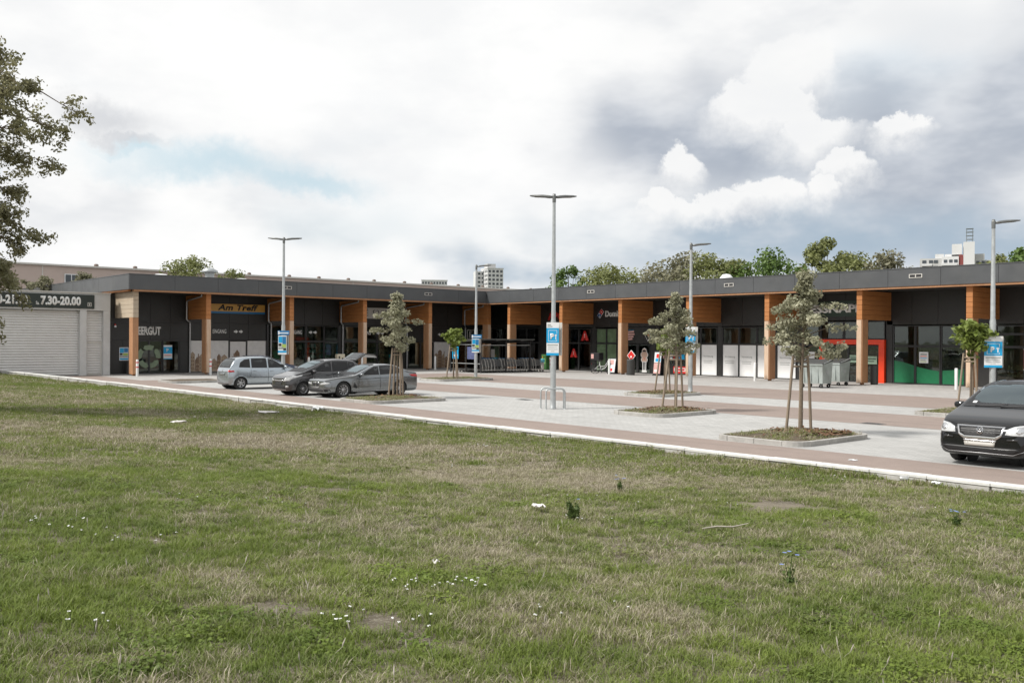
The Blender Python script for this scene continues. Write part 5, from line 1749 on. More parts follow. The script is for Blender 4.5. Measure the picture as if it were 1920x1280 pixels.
tree_support((-12.8, 30.85, .1), [(-.3, -.3), (.25, -.1), (-.1, .4)], [(-.16, -.16), (.14, -.05), (-.05, .2)], 'three stakes under the ball-headed tree behind the black car')

# ------------------------------------------------------------------ big tree at the left edge (trunk out of view)
def big_tree():
    base = Vector((-29.9, 5.05, .25))
    t = thing('tall_tree', 'large leafy tree reaching in from the left edge', 'tree', base)
    r = random.Random(5)
    tr = MB().use('bark')
    tr.tube([(0, 0, -.3), (.05, .05, 2.2), (-.05, .1, 5.), (.1, .1, 8.5), (0, .2, 11.8)], [.34, .27, .22, .13, .03], 12)
    tips = []
    # long limbs; those towards +x+y (into the view) hang like in the photograph
    specs = []
    for i in range(76):
        z = 2.6 + 8.4 * (i + r.random()) / 76
        a = i * 2.399 + r.uniform(-.4, .4)
        k_ = (z - 2.6) / 8.8
        L = lerp_tab([(0, 1.3), (.15, 1.8), (.22, 2.3), (.35, 2.4), (.5, 2.4), (.62, 3.4), (.75, 3.4), (.88, 2.2), (1, .9)], k_) * r.uniform(.72, 1.08)
        specs.append((z, a, L))
    for z, a, L in specs:
        p0 = Vector((0, 0, z - .7))
        pts = [p0]
        for k_ in range(1, 7):
            u = k_ / 6
            pts.append(p0 + Vector((math.cos(a) * L * u + r.uniform(-.12, .12), math.sin(a) * L * u + r.uniform(-.12, .12), L * (.62 * u - .62 * u * u) + r.uniform(-.08, .08))))
        tr.tube(pts, [.07, .055, .04, .03, .02, .012, .005], 6)
        for k_ in range(2, 7):
            for q in range(3):
                d = Vector((r.uniform(-1, 1), r.uniform(-1, 1), r.uniform(-.9, .5))) * (.55 if k_ < 6 else .4)
                e = pts[k_] + d
                m_ = pts[k_] + d * .5 + Vector((0, 0, .08))
                tr.tube([pts[k_], m_, e], [.012, .008, .003], 4)
                tips += [pts[k_] + d * f for f in (.45, .8, 1.05)]
    tr.build('trunk', None, t, False)
    n = len(tips)
    rs = [r.uniform(.12, .27) for _ in tips]
    V, F, rnd = leaf_cloud([p[:] for p in tips], rs, 64000, .085, .85, .2, 9)
    link(bpy.data.objects.new('crown', fast_mesh('crown', V, F, 'leaf_big', rnd)), t)
big_tree()

# ------------------------------------------------------------------ trees beyond the roofs
def far_tree(loc, H, rx, rz_, leaf, label, seed, n=3600, size=.26, lumps=44, group='trees beyond the shopping centre roof', trunk=None):
    t = thing('background_tree', label, 'tree', loc, 0, group)
    r = random.Random(seed)
    zc = H - rz_
    cs, rs = [], []
    for i in range(lumps):
        a = r.uniform(0, 6.283)
        zz = r.uniform(-1, 1)
        q = math.sqrt(max(0, 1 - zz * zz)) * r.uniform(.45, 1.0)
        cs.append((rx * q * math.cos(a), rx * q * math.sin(a), zc + rz_ * zz * .88))
        rs.append(rx * r.uniform(.20, .42))
    tr = MB().use('bark')
    tr.tube([(0, 0, -.4), (.1, 0, zc * .6), (0, .1, zc), (.1, 0, H - rz_ * .3)], [rx * .09, rx * .07, rx * .045, rx * .01], 8)
    for c in cs[::2]:
        tr.tube([(0, 0, zc - rz_ * .7), (c[0] * .5, c[1] * .5, (zc - rz_ * .5 + c[2]) / 2), c], [rx * .03, rx * .02, rx * .006], 5)
    tr.build('trunk', None, t, False)
    V, F, rnd = leaf_cloud(cs, rs, int(n * 2.1), size, .8, .35, seed)
    link(bpy.data.objects.new('crown', fast_mesh('crown', V, F, leaf, rnd)), t)
G_, O_, Y_ = 'leaf_far_green', 'leaf_far_olive', 'leaf_far_grey'
far_tree((-66.0, 65, 0), 9.7, 2.3, 3.6, G_, 'deep green isolated tree left of the roofline trees', 101, 2600, .24)
far_tree((-60.2, 66, 0), 9.4, 4.4, 4.2, O_, 'rounded olive tree right of the deep green isolated tree', 102, 5200)
far_tree((-53.3, 67, 0), 9.9, 4.4, 4.4, Y_, 'pale grey-olive tree above the pizza shop roof', 103, 5200)
far_tree((-48.6, 66, 0), 9.9, 3.6, 4.2, O_, 'olive tree just right of the single lamp over the white film windows', 104, 4600)
far_tree((-44.4, 67, 0), 9.8, 3.8, 4.3, G_, 'spreading green tree with a side branch above the film windows', 105, 4600)
far_tree((-40.4, 69, 0), 11.2, 2.3, 5.0, O_, 'tallest olive tree above the nearest staked linden', 106, 3000, .24, 30)
far_tree((-37.6, 68, 0), 9.2, 2.9, 4.2, O_, 'small olive tree between the tallest tree and the grey round tree', 107, 2600)
far_tree((-34.3, 67, 0), 9.2, 2.6, 4.2, Y_, 'grey round tree left of the white high-rise', 108, 3600, .22)
far_tree((-31.6, 68, 0), 7.9, 2.0, 3.6, Y_, 'low grey tree at the foot of the white high-rise', 109, 2000)
far_tree((-26.2, 67, 0), 8.7, 1.7, 4.0, O_, 'slender olive tree just behind the right-hand lamp', 110, 2600, .2)
far_tree((-23.6, 66, 0), 8.9, 2.2, 4.2, G_, 'green tree cut by the right edge above the roof', 111, 3000)
far_tree((-74.0, 30.0, 0), 8.9, 3.3, 3.8, O_, 'pale olive tree rising behind the left wing roof', 112, 4200, .2, group='trees behind the left wing')
far_tree((-73.0, 33.2, 0), 8.2, 1.8, 3.4, O_, 'smaller olive tree beside the roof stack of the left wing', 113, 1600, .2, group='trees behind the left wing')
far_tree((-73.0, 21.6, 0), 7.3, 1.2, 3.0, Y_, 'shrubby tree in front of the pink rear building windows', 114, 1500, .2, group='trees behind the left wing')
far_tree((-73.0, 19.0, 0), 7.2, .9, 3.0, Y_, 'thin shrubby tree left of the rear building window', 115, 1200, .2, group='trees behind the left wing')
far_tree((-73.0, 17.2, 0), 7.3, 1.0, 3.0, Y_, 'shrubby tree half hidden by the big left tree', 116, 1300, .2, group='trees behind the left wing')

# ------------------------------------------------------------------ buildings beyond
rb = thing('rear_building', 'long pink rendered building behind the left wing', 'building', (-100, 55, 0))
XB = -95.
MB().box(-112, XB, 4, 92, 0, 9.05).build('wall', 'render_pink', rb)
MB().box(-112.3, XB + .25, 3.8, 92.2, 9.06, 9.22).build('roof', 'sign_ply', rb)
for i, y in enumerate((13.5, 18.6, 26.75, 31.2, 35.6, 40., 44.4)):
    w_ = MB().box(XB + .02, XB + .10, y - .62, y + .62, 7.05, 8.35).build('window', 'sign_white', rb)
    MB().box(XB + .101, XB + .12, y - .54, y - .04, 7.13, 8.27).box(XB + .101, XB + .12, y + .04, y + .54, 7.13, 8.27).build('pane', 'far_window', w_)
for i, y in enumerate(np.arange(29, 88, 4.1)):
    MB().use('brown_roof').lathe([(.22, 9.22), (.22, 9.42), (.12, 9.5), (.001, 9.51)], (XB - .6, y + random.uniform(-.6, .6), 0), 8).build('roof_vent', None, rb)
for y in (24.2, 41.5, 58.):
    MB().box(XB + .003, XB + .03, y - .04, y + .04, 0, 9.0).build('joint_strip', 'sign_ply', rb)

def tower(name, label, c, w, d, h, rz, rows, cols, storey, wall='render_white', extra=None, z0=None):
    t = thing(name, label, 'building', c, rz)
    MB().box(-w / 2, w / 2, -d / 2, d / 2, -.4, h).build('wall', wall, t, False)
    MB().box(-w / 2 - .3, w / 2 + .3, -d / 2 - .3, d / 2 + .3, h + .01, h + .7).build('parapet', wall, t, False)
    me = None
    def win(x, y, z, rot):
        nonlocal me
        if me is None:
            o = MB().box(-w / cols * .30, w / cols * .30, -.12, 0, -.75, .75).build('window', 'far_window', t, False)
            me = o.data
        else:
            o = share('window', me, t, (0, 0, 0))
        o.location = (x, y, z)
        o.rotation_euler = (0, 0, rot)
    for i in range(rows):
        z = h - 1.7 - i * storey
        for j in range(cols):
            win(-w / 2 + w * (j + .5) / cols, -d / 2 - .02, z, 0)
        for j in range(max(2, int(cols * d / w))):
            win(-w / 2 - .02, -d / 2 + d * (j + .5) / max(2, int(cols * d / w)), z, R(-90))
    for k_ in range(int(rows)):
        MB().box(-w / 2 - .15, w / 2 + .15, -d / 2 - .9, -d / 2 - .13, h - 3.0 - k_ * storey, h - 2.2 - k_ * storey).build('balcony', 'render_grey' if k_ % 2 else wall, t, False) if extra == 'balcony' else None
    return t
faceC = lambda p: math.atan2(-p[0], p[1])       # front (-y) of a local box turned to the viewer
cT = (-500, 418, 0)
t = tower('high_rise', 'white slab high-rise rising over the inner corner of the roofs', cT, 11.5, 14, 51.5, faceC(cT) + R(20), 8, 4, 2.9)
MB().box(-4.5, 1.5, -3, 4, 52.2, 55.2).build('roof_house', 'render_grey', t, False)
t2 = thing('high_rise', 'second slab of the white high-rise standing left in front of it', 'building', (-507.5, 414, 0), faceC(cT) + R(20))
MB().box(-4.2, 4.2, -4, 4, -.4, 50.2).build('wall', 'render_white', t2, False)
me = None
for i in range(8):
    for j in range(3):
        o = MB().box(-.9, .9, -.12, 0, -.7, .7).build('window', 'far_window', t2, False) if me is None else share('window', me, t2, (0, 0, 0))
        me = o.data
        o.location = (-2.7 + 2.7 * j, -4.02, 48.4 - 2.9 * i)
cT = (-566, 416.5, 0)
tower('apartment_block', 'low white apartment block just showing over the left wing roof', cT, 19, 12, 46.2, faceC(cT), 5, 9, 2.9)
# white high-rise on the right with stepped tops and lattice antenna
cH = Vector((-115.5, 263.0, 0))
t = thing('high_rise', 'stepped white and grey high-rise with lattice antenna at the right', 'building', cH, faceC(cH))
def hb(x0, x1, y0, y1, z1, m, nm, z0=-.4):
    return MB().box(x0 * .78, x1 * .78, y0, y1, z0 if z0 < 0 else z0 - .9, z1 - (.9 if z1 < 28 else 1.7)).build(nm, m, t, False)
hb(-9.2, -2.0, -3, 8, 26.6, 'render_grey', 'wall')
hb(-2.0, 3.4, -3.5, 6, 27.6 - .6, 'render_white', 'wall')
hb(3.4, 4.9, -3.2, 6, 27.4, 'far_red', 'stair_core')
hb(4.9, 8.4, -4.2, 6, 31.6, 'render_white', 'lift_tower')
hb(1.2, 4.4, -2.9, 5, 31.2, 'render_white', 'lift_tower', 27.5)
hb(8.4, 11.6, -2, 6, 28.4, 'render_grey', 'wall')
hb(11.6, 17.5, -1.5, 6, 25.9, 'render_grey', 'wall')
hb(-4.2, -1.4, -2.5, 2, 28.6, 'render_white', 'roof_house', 26.6)
hb(-1.1, 1.1, -2.5, 2, 28.5, 'render_white', 'roof_house', 27.0)
for z in (25.6, 24.0, 22.4):
    for x in (-8.4, -6.2, -4.6):
        hb(x, x + 1.3, -3.12, -3.02, z + .5, 'far_window', 'window', z - .3)
    for x in (-1.4, .3, 1.9):
        hb(x, x + 1.1, -3.62, -3.52, z + .5, 'far_window', 'window', z - .3)
    hb(-2.2, 2.9, -4.4, -3.64, z - .5, 'render_white', 'balcony', z - 1.1)
    hb(-8.6, -5.2, -3.9, -3.14, z - .5, 'far_red' if z < 25 else 'render_white', 'balcony', z - 1.1)
for z in (25.2, 23.6):
    for i in range(5):
        hb(9.0 + 1.7 * i, 10.0 + 1.7 * i, -2.12, -2.02, z + .45, 'far_window', 'window', z - .3)
mb = MB().use('antenna')
for sx in (0, 2.2):
    for sy in (0, 1.6):
        mb.box(4.6 + sx * .7 - .1, 4.6 + sx * .7 + .1, -1.5 + sy - .1, -1.5 + sy + .1, 29.9, 33.9)
for z in (30.8, 31.8, 32.8, 33.7):
    mb.box(4.45, 6.3, -1.66, .26, z, z + .14)
mb.build('antenna', None, t, False)
# ------------------------------------------------------------------ cars
def inside(poly, x, y):
    c = False
    j = len(poly) - 1
    for i in range(len(poly)):
        xi, yi = poly[i]
        xj, yj = poly[j]
        if (yi > y) != (yj > y) and x < (xj - xi) * (y - yi) / (yj - yi) + xi:
            c = not c
        j = i
    return c

class Car:
    """d = distance back from the nose; local x points forwards, z up"""
    def __init__(s, name, label, L, W, H, top, belt, wid, paintm, wheels, wr, loc, rz, scale, tumble=.36, zb=.20, spokes=5, group=None, arch=1.13):
        s.L, s.W, s.P = L, W, paintm
        s.t = thing(name, label, 'car', loc, rz, group)
        s.t.scale = (scale, scale, scale)
        ds = sorted(set([0., .03, .10, .22, .40, .62, .85] + [round(.85 + (L - 1.6) * i / 15, 3) for i in range(1, 15)] + [L - .75, L - .5, L - .30, L - .14, L - .04, L]))
        rings = []
        for d in ds:
            w = W / 2 * lerp_tab(wid, d)
            zt = lerp_tab(top, d)
            zs = min(lerp_tab(belt, d), zt - .025)
            e = min(d, L - d)
            b = zb + max(0, .10 - e) * .9
            hc = zt - zs
            hs = zs - b
            lean = tumble * max(0., hc - .10)
            ry = max(.25 * w, w * .955 - lean - .03)
            ring = [(0, b), (w * .55, b), (w * .86, b + .005), (w * .965, b + .07), (w * 1.0, b + hs * .38), (w * .995, b + hs * .62), (w * .975, b + hs * .86), (w * .945, zs),
                    (w * .915 - lean * .10, zs + hc * .10), ((w * .915 + ry) / 2, zs + hc * .50), (ry + .012, zs + hc * .86), (ry * .90, zs + hc * .952), (ry * .55, zs + hc * .99), (0, zt)]
            rings.append([(L / 2 - d, y, z) for y, z in ring])
        n = len(rings[0])
        m_ = 2 * n - 2
        vs, fs = [], []
        for ring in rings:
            vs += ring + [(x, -y, z) for x, y, z in reversed(ring[1:-1])]
        for i in range(len(rings) - 1):
            for k_ in range(m_):
                fs.append((i * m_ + k_, i * m_ + (k_ + 1) % m_, (i + 1) * m_ + (k_ + 1) % m_, (i + 1) * m_ + k_))
        for i, rev in ((0, True), (len(rings) - 1, False)):
            o = i * m_
            for k_ in range(1, n - 1):
                if k_ == 1:
                    f = (o, o + 1, o + m_ - 1)
                    fs.append(f if rev else tuple(reversed(f)))
                a, b_ = o + k_, o + k_ + 1
                c, d_ = o + m_ - k_, o + m_ - k_ - 1
                f = (a, b_, d_, c) if b_ != d_ else (a, b_, c)
                fs.append(f if rev else tuple(reversed(f)))
        me = bpy.data.meshes.new('shell')
        me.from_pydata(vs, [], fs)
        bm = bmesh.new()
        bm.from_mesh(me)
        bmesh.ops.recalc_face_normals(bm, faces=bm.faces[:])
        bm.to_mesh(me)
        bm.free()
        tmp = bpy.data.objects.new('shell', me)
        COL.objects.link(tmp)
        sd = tmp.modifiers.new('s', 'SUBSURF')
        sd.levels = sd.render_levels = 3
        bpy.context.view_layer.update()
        ev = bpy.data.meshes.new_from_object(tmp.evaluated_get(bpy.context.evaluated_depsgraph_get()))
        bpy.data.objects.remove(tmp)
        bm = bmesh.new()
        bm.from_mesh(ev)
        s.bvh = BVHTree.FromBMesh(bm)
        # wheel openings: pull the nearest vertices onto the arch circle, then drop the faces inside
        s.axles = [L / 2 - a for a in wheels]
        ra = wr * arch
        dele = []
        for ax in s.axles:
            def rad(co): return math.hypot(co.x - ax, co.z - wr)
            for v in bm.verts:
                if abs(v.co.y) > W * .30 and abs(rad(v.co) - ra) < .018:
                    q = rad(v.co)
                    v.co.x = ax + (v.co.x - ax) * ra / q
                    v.co.z = wr + (v.co.z - wr) * ra / q
            for f in bm.faces:
                c = f.calc_center_median()
                if abs(c.y) > W * .30 and rad(c) < ra - .006:
                    dele.append(f)
        bmesh.ops.delete(bm, geom=list(set(dele)), context='FACES')
        s.bm = bm
        s.ev = ev
        ev.materials.clear()
        ev.materials.append(MATS[paintm])
        # dark wheel wells and underside
        mb = MB().use('dark_trim')
        for ax in s.axles:
            for sy in (-1, 1):
                n_ = 14
                for i in range(n_):
                    a0, a1 = math.pi * 1.15 * i / n_ - .24, math.pi * 1.15 * (i + 1) / n_ - .24
                    p = [(ax + ra * 1.0 * math.cos(a), wr + ra * 1.0 * math.sin(a)) for a in (a0, a1)]
                    mb.add([(p[0][0], sy * W * .485, p[0][1]), (p[1][0], sy * W * .485, p[1][1]), (p[1][0], sy * W * .28, p[1][1]), (p[0][0], sy * W * .28, p[0][1])], [(0, 1, 2, 3)])
                mb.prism(circle(ax, wr, ra * 1.02, 16), sy * W * .275, sy * W * .28, lambda u, v, d: (u, d, v))
        mb.build('wheel_wells', None, s.t, False)
        # lips round the openings
        for ax in s.axles:
            for sy in (-1, 1):
                pts = []
                for i in range(17):
                    a = R(-8) + R(196) * i / 16
                    x, z = ax + ra * math.cos(a), wr + ra * math.sin(a)
                    h = s.bvh.ray_cast(Vector((x, sy * 3, z)), Vector((0, -sy, 0)))
                    y = h[0].y if h[0] else sy * W * .46
                    if abs(y) > W * .36:
                        pts.append((x, y, z))
                if len(pts) > 3:
                    MB().use(paintm).tube(pts, .014, 5).build('arch_lip', None, s.t, False)
        # wheels
        for ax in s.axles:
            for sy in (-1, 1):
                yc = sy * (W * .5 - .125)
                w = thing_part = MB().use('rubber').lathe([(wr * .64, -.09), (wr * .90, -.105), (wr * .985, -.085), (wr, -.05), (wr, .05), (wr * .985, .085), (wr * .90, .105), (wr * .64, .09)], (ax, yc, wr), 26, 'y').build('wheel', None, s.t, False)
                q = MB().use('alloy', True)
                q.lathe([(wr * .66, sy * .088), (wr * .62, sy * .092), (wr * .58, sy * .06), (wr * .58, -sy * .06)], (ax, yc, wr), 26, 'y')
                q.sm = False
                for i in range(spokes):
                    a = 2 * math.pi * i / spokes + .3
                    ww = min(.075, .52 / spokes) if spokes <= 8 else .026
                    p = []
                    for rr, wd in ((wr * .12, ww * .9), (wr * .61, ww)):
                        for sg in (-1, 1):
                            p.append((ax + rr * math.cos(a) - sg * wd / 2 * math.sin(a), wr + rr * math.sin(a) + sg * wd / 2 * math.cos(a)))
                    y0, y1 = yc + sy * .040, yc + sy * .075
                    q.hexa([(p[0][0], y0, p[0][1]), (p[1][0], y0, p[1][1]), (p[3][0], y0, p[3][1]), (p[2][0], y0, p[2][1]), (p[0][0], y1 + sy * .0, p[0][1]), (p[1][0], y1, p[1][1]), (p[3][0], y1, p[3][1]), (p[2][0], y1, p[2][1])])
                q.lathe([(.001, sy * .085), (wr * .17, sy * .082), (wr * .19, sy * .05)], (ax, yc, wr), 14, 'y')
                q.build('rim', None, w, False)
                MB().use('dark_trim').lathe([(.001, sy * .012), (wr * .58, sy * .012)], (ax, yc, wr), 20, 'y').build('brake_disc', None, w, False)
    def glaze(s, name, poly, view, m='car_glass', seal=.045, **kw):
        """cut a real opening in the shell, close it with a pane and a black seal"""
        dele = []
        for f in s.bm.faces:
            c, n = f.calc_center_median(), f.normal
            if view == 'side':
                ok = abs(c.y) > s.W * .22 and abs(n.y) > .45 and inside(poly, s.L / 2 - c.x, c.z)
            elif view == 'front':
                ok = c.x > -s.L * .12 and c.z > .9 and n.x > .12 and inside(poly, c.y, c.z)
            else:
                ok = c.x < s.L * .1 and c.z > .9 and n.x < -.12 and inside(poly, c.y, c.z)
            if ok:
                dele.append(f)
        bmesh.ops.delete(s.bm, geom=dele, context='FACES')
        p = s.patch(name, poly, view, m, .004, skirt=0., **kw)
        s.strip('window_seal', poly + poly[:2], view, 'dark_trim', seal, off=.007)
        return p
    def finish(s, dash=1.25, seats=((1.95, .38), (2.95, .36)), zf=.30, zseat=.62, zhead=1.22):
        """cabin furniture and the finished shell"""
        L, W = s.L, s.W
        ins = MB().use('seat')
        ins.box(L / 2 - 3.6, L / 2 - 1.0, -W * .43, W * .43, zf - .05, zf)
        ins.hexa([(L / 2 - dash, -W * .40, .55), (L / 2 - dash + .45, -W * .40, .55), (L / 2 - dash + .45, W * .40, .55), (L / 2 - dash, W * .40, .55), (L / 2 - dash, -W * .40, .92), (L / 2 - dash + .45, -W * .38, .88), (L / 2 - dash + .45, W * .38, .88), (L / 2 - dash, W * .40, .92)])
        ins.build('dashboard', None, s.t, False)
        for d, off in seats:
            for sy in (-1, 1):
                x, y = L / 2 - d, sy * W * .22
                q = MB().use('seat')
                q.bbox(x - .25, x + .27, y - .25, y + .25, zf, zseat - .1, .05)
                q.hexa([(x - .30, y - .24, zseat - .15), (x - .14, y - .24, zseat - .15), (x - .14, y + .24, zseat - .15), (x - .30, y + .24, zseat - .15), (x - .48, y - .20, zhead - .18), (x - .38, y - .20, zhead - .18), (x - .38, y + .20, zhead - .18), (x - .48, y + .20, zhead - .18)])
                q.bbox(x - .50, x - .40, y - .12, y + .12, zhead - .17, zhead, .03)
                q.build('seat', None, s.t, False)
        MB().use('ink').tube([(L / 2 - dash - .22, W * .2 + .17 * math.cos(a), .86 + .15 * math.sin(a)) for a in np.linspace(0, 6.283, 17)], .014, 5, False).build('steering_wheel', None, s.t, False)
        s.bm.to_mesh(s.ev)
        s.bm.free()
        s.ev.polygons.foreach_set('use_smooth', [True] * len(s.ev.polygons))
        s.ev.name = 'body'
        s.body = link(bpy.data.objects.new('body', s.ev), s.t)
    def patch(s, name, poly, view, m, off=.006, step=.05, parent=None, label=None, sides=(1, -1), skirt=.02):
        """panel laid over the shell: poly in (d, z) for sides, (y, z) for front and rear, (d, y) for the top"""
        out = []
        for sg in (sides if view == 'side' or view in ('front2', 'rear2') else (1,)):
            pts = []
            n = len(poly)
            for i in range(n):
                a, b = poly[i], poly[(i + 1) % n]
                k_ = max(1, int(math.hypot(b[0] - a[0], b[1] - a[1]) / step))
                for j in range(k_):
                    pts.append((a[0] + (b[0] - a[0]) * j / k_, a[1] + (b[1] - a[1]) * j / k_))
            nb = len(pts)
            x0, x1 = min(p[0] for p in poly), max(p[0] for p in poly)
            y0, y1 = min(p[1] for p in poly), max(p[1] for p in poly)
            inner = []
            for u in np.arange(x0 + step * .5, x1, step):
                for v in np.arange(y0 + step * .5, y1, step):
                    if inside(poly, u, v) and min(math.hypot(u - p[0], v - p[1]) for p in pts) > step * .45:
                        inner.append((u, v))
            res = delaunay_2d_cdt([Vector(p) for p in pts + inner], [], [list(range(nb))], 1, 1e-5)
            V2, F2 = res[0], res[2]
            P3 = []
            ok = True
            for p in V2:
                if view == 'side':
                    o, d = Vector((s.L / 2 - p.x, sg * 3, p.y)), Vector((0, -sg, 0))
                elif view.startswith('front'):
                    o, d = Vector((s.L, p.x * sg, p.y)), Vector((-1, 0, 0))
                elif view.startswith('rear'):
                    o, d = Vector((-s.L, p.x * sg, p.y)), Vector((1, 0, 0))
                else:
                    o, d = Vector((s.L / 2 - p.x, p.y, 4)), Vector((0, 0, -1))
                h = s.bvh.ray_cast(o, d)
                if h[0] is None:
                    h = s.bvh.find_nearest(o + d * (3 - s.W * .45 if view == 'side' else s.L / 2))
                P3.append((h[0], h[1]))
            vs = [tuple(p + nn * off) for p, nn in P3]
            fs = [tuple(f) for f in F2]
            # skirt so that the panel has an edge
            cnt = {}
            for f in fs:
                for a, b in zip(f, f[1:] + f[:1]):
                    cnt[(min(a, b), max(a, b))] = cnt.get((min(a, b), max(a, b)), 0) + 1
            base = len(vs)
            mp = {}
            for (a, b), c in cnt.items():
                if c == 1:
                    for q in (a, b):
                        if q not in mp:
                            mp[q] = len(vs)
                            vs.append(tuple(P3[q][0] - P3[q][1] * skirt * .5))
                    fs.append((a, b, mp[b], mp[a]))
            mb = MB()
            mb.sm = False
            mb.use(m)
            k0 = len(F2)
            mb.v = vs
            mb.f = [list(f) for f in fs]
            mb.mi = [0] * len(fs)
            mb.smooth = [i < k0 for i in range(len(fs))]
            o = mb.build(name, None, parent or s.t, False)
            if label:
                o['label'] = label
            out.append(o)
        return out[0]
    def strip(s, name, line, view, m, w=.014, **kw):
        """thin seam or moulding along a polyline"""
        L_, R__ = [], []
        for i, p in enumerate(line):
            a, b = line[max(0, i - 1)], line[min(len(line) - 1, i + 1)]
            dx_, dy_ = b[0] - a[0], b[1] - a[1]
            q = math.hypot(dx_, dy_) or 1
            L_.append((p[0] - dy_ / q * w / 2, p[1] + dx_ / q * w / 2))
            R__.append((p[0] + dy_ / q * w / 2, p[1] - dx_ / q * w / 2))
        return s.patch(name, L_ + R__[::-1], view, m, step=.12, **kw)
    def mirror(s, d, z, m):
        for sg in (-1, 1):
            h = s.bvh.ray_cast(Vector((s.L / 2 - d, sg * 3, z)), Vector((0, -sg, 0)))
            y = abs(h[0].y) if h[0] else s.W / 2
            mb = MB().use(m, True)
            c = Vector((s.L / 2 - d + .02, sg * (y + .13), z + .03))
            nu, nv = 10, 7
            vs = []
            for j in range(nv + 1):
                ph = math.pi * j / nv
                for i in range(nu):
                    th = 2 * math.pi * i / nu
                    sx_, sy_, sz_ = math.sin(ph) * math.cos(th), math.cos(ph), math.sin(ph) * math.sin(th)
                    f = lambda v: math.copysign(abs(v) ** .65, v)
                    vs.append((c.x + .075 * f(sx_), c.y + .115 * f(sy_), c.z + .075 * f(sz_)))
            fs = [(j * nu + i, j * nu + (i + 1) % nu, (j + 1) * nu + (i + 1) % nu, (j + 1) * nu + i) for j in range(nv) for i in range(nu)]
            mb.add(vs, fs)
            mb.sm = False
            mb.use('dark_trim')
            mb.tube([(s.L / 2 - d, sg * (y - .02), z - .06), (c.x, c.y, c.z - .05)], .025, 6)
            mb.build('wing_mirror', None, s.t, False)
    def handle(s, d, z):
        for sg in (-1, 1):
            h = s.bvh.ray_cast(Vector((s.L / 2 - d, sg * 3, z)), Vector((0, -sg, 0)))
            if h[0]:
                y = abs(h[0].y)
                MB().use(s.P).bbox(s.L / 2 - d - .10, s.L / 2 - d + .10, *sorted((sg * (y + .004), sg * (y + .035))), z - .016, z + .016, .008).build('door_handle', None, s.t, False)

GP = 'cars parked in the bays'
Q = R(-90)
# --- grey saloon --------------------------------------------------
L = 4.94
c = Car('parked_car', 'grey four-door saloon with twin kidney grille behind the staked tree', L, 1.87, 1.48,
        [(0, .74), (.06, .79), (.25, .845), (.7, .91), (1.3, .965), (1.52, .985), (2.0, 1.20), (2.45, 1.40), (2.85, 1.47), (3.3, 1.475), (3.7, 1.42), (4.2, 1.20), (4.45, 1.12), (4.8, 1.09), (4.94, 1.0)],
        [(0, .70), (.3, .76), (1.0, .86), (1.6, .93), (3.0, .97), (4.2, 1.03), (4.94, .92)],
        [(0, .74), (.06, .84), (.2, .92), (.5, .975), (1., 1.), (3.8, 1.), (4.4, .97), (4.75, .92), (4.88, .86), (4.94, .78)],
        'paint_grey', (.86, 3.83), .355, (-32.33, 20.28, 0), Q, .885, spokes=10, group=GP)
c.glaze('side_window', [(1.80, 1.005), (2.72, 1.01), (2.72, 1.36), (2.55, 1.345), (2.25, 1.22)], 'side')
c.glaze('side_window', [(2.80, 1.01), (3.62, 1.04), (3.62, 1.355), (3.3, 1.385), (2.80, 1.37)], 'side')
c.glaze('side_window', [(3.67, 1.045), (3.98, 1.075), (3.84, 1.23), (3.67, 1.33)], 'side')
c.glaze('windscreen', [(-.66, 1.02), (.66, 1.02), (.52, 1.40), (.3, 1.425), (-.3, 1.425), (-.52, 1.40)], 'front', 'screen_glass')
c.glaze('rear_window', [(-.62, 1.16), (.62, 1.16), (.5, 1.39), (-.5, 1.39)], 'rear')
c.patch('grille', [(.03, .48), (.27, .50), (.30, .58), (.27, .68), (.05, .69), (.03, .66)], 'front2', 'chrome', .008)
c.patch('grille_mesh', [(.05, .50), (.255, .515), (.28, .58), (.255, .665), (.065, .675), (.05, .65)], 'front2', 'dark_trim', .013)
c.patch('head_lamp', [(.36, .575), (.80, .60), (.84, .66), (.80, .69), (.42, .655)], 'front2', 'head_lamp', .007, .04)
c.patch('head_lamp_trim', [(.36, .645), (.42, .665), (.80, .70), (.84, .68), (.84, .695), (.80, .715), (.40, .675)], 'front2', 'dark_trim', .008, .04)
c.patch('lower_intake', [(-.62, .26), (.62, .26), (.60, .38), (.45, .40), (-.45, .40), (-.60, .38)], 'front', 'dark_trim', .006)
c.patch('side_intake', [(.66, .26), (.84, .30), (.84, .40), (.66, .42)], 'front2', 'dark_trim', .007)
c.patch('number_plate', [(-.26, .41), (.26, .41), (.26, .50), (-.26, .50)], 'front', mat('dull_plate', (.16, .16, .16), .4), .016)
c.patch('tail_lamp', [(.45, .86), (.86, .88), (.86, .98), (.45, .96)], 'rear2', 'tail_lamp', .007)
c.patch('tail_lamp', [(4.62, .88), (4.90, .86), (4.90, .96), (4.70, .97)], 'side', 'tail_lamp', .007)
for ln in ([(1.62, .30), (1.62, .62), (1.72, .98)], [(2.76, .26), (2.76, 1.0)], [(3.70, 1.03), (3.66, .72), (3.45, .45), (3.40, .28)]):
    c.strip('door_seam', ln, 'side', 'dark_trim')
c.strip('side_moulding', [(1.4, .80), (2.5, .83), (4.5, .87)], 'side', mat('grey_shade', (.12, .125, .13), .3, .5), .03)
c.patch('side_vent', [(1.33, .46), (1.52, .40), (1.56, .46), (1.40, .66)], 'side', 'dark_trim')
c.strip('sill', [(1.35, .28), (3.3, .28)], 'side', 'alloy', .045)
c.mirror(1.75, .97, 'paint_grey')
c.handle(2.58, .855)
c.handle(3.52, .875)
c.finish(1.75, ((2.45, .38), (3.35, .36)), zhead=1.22)
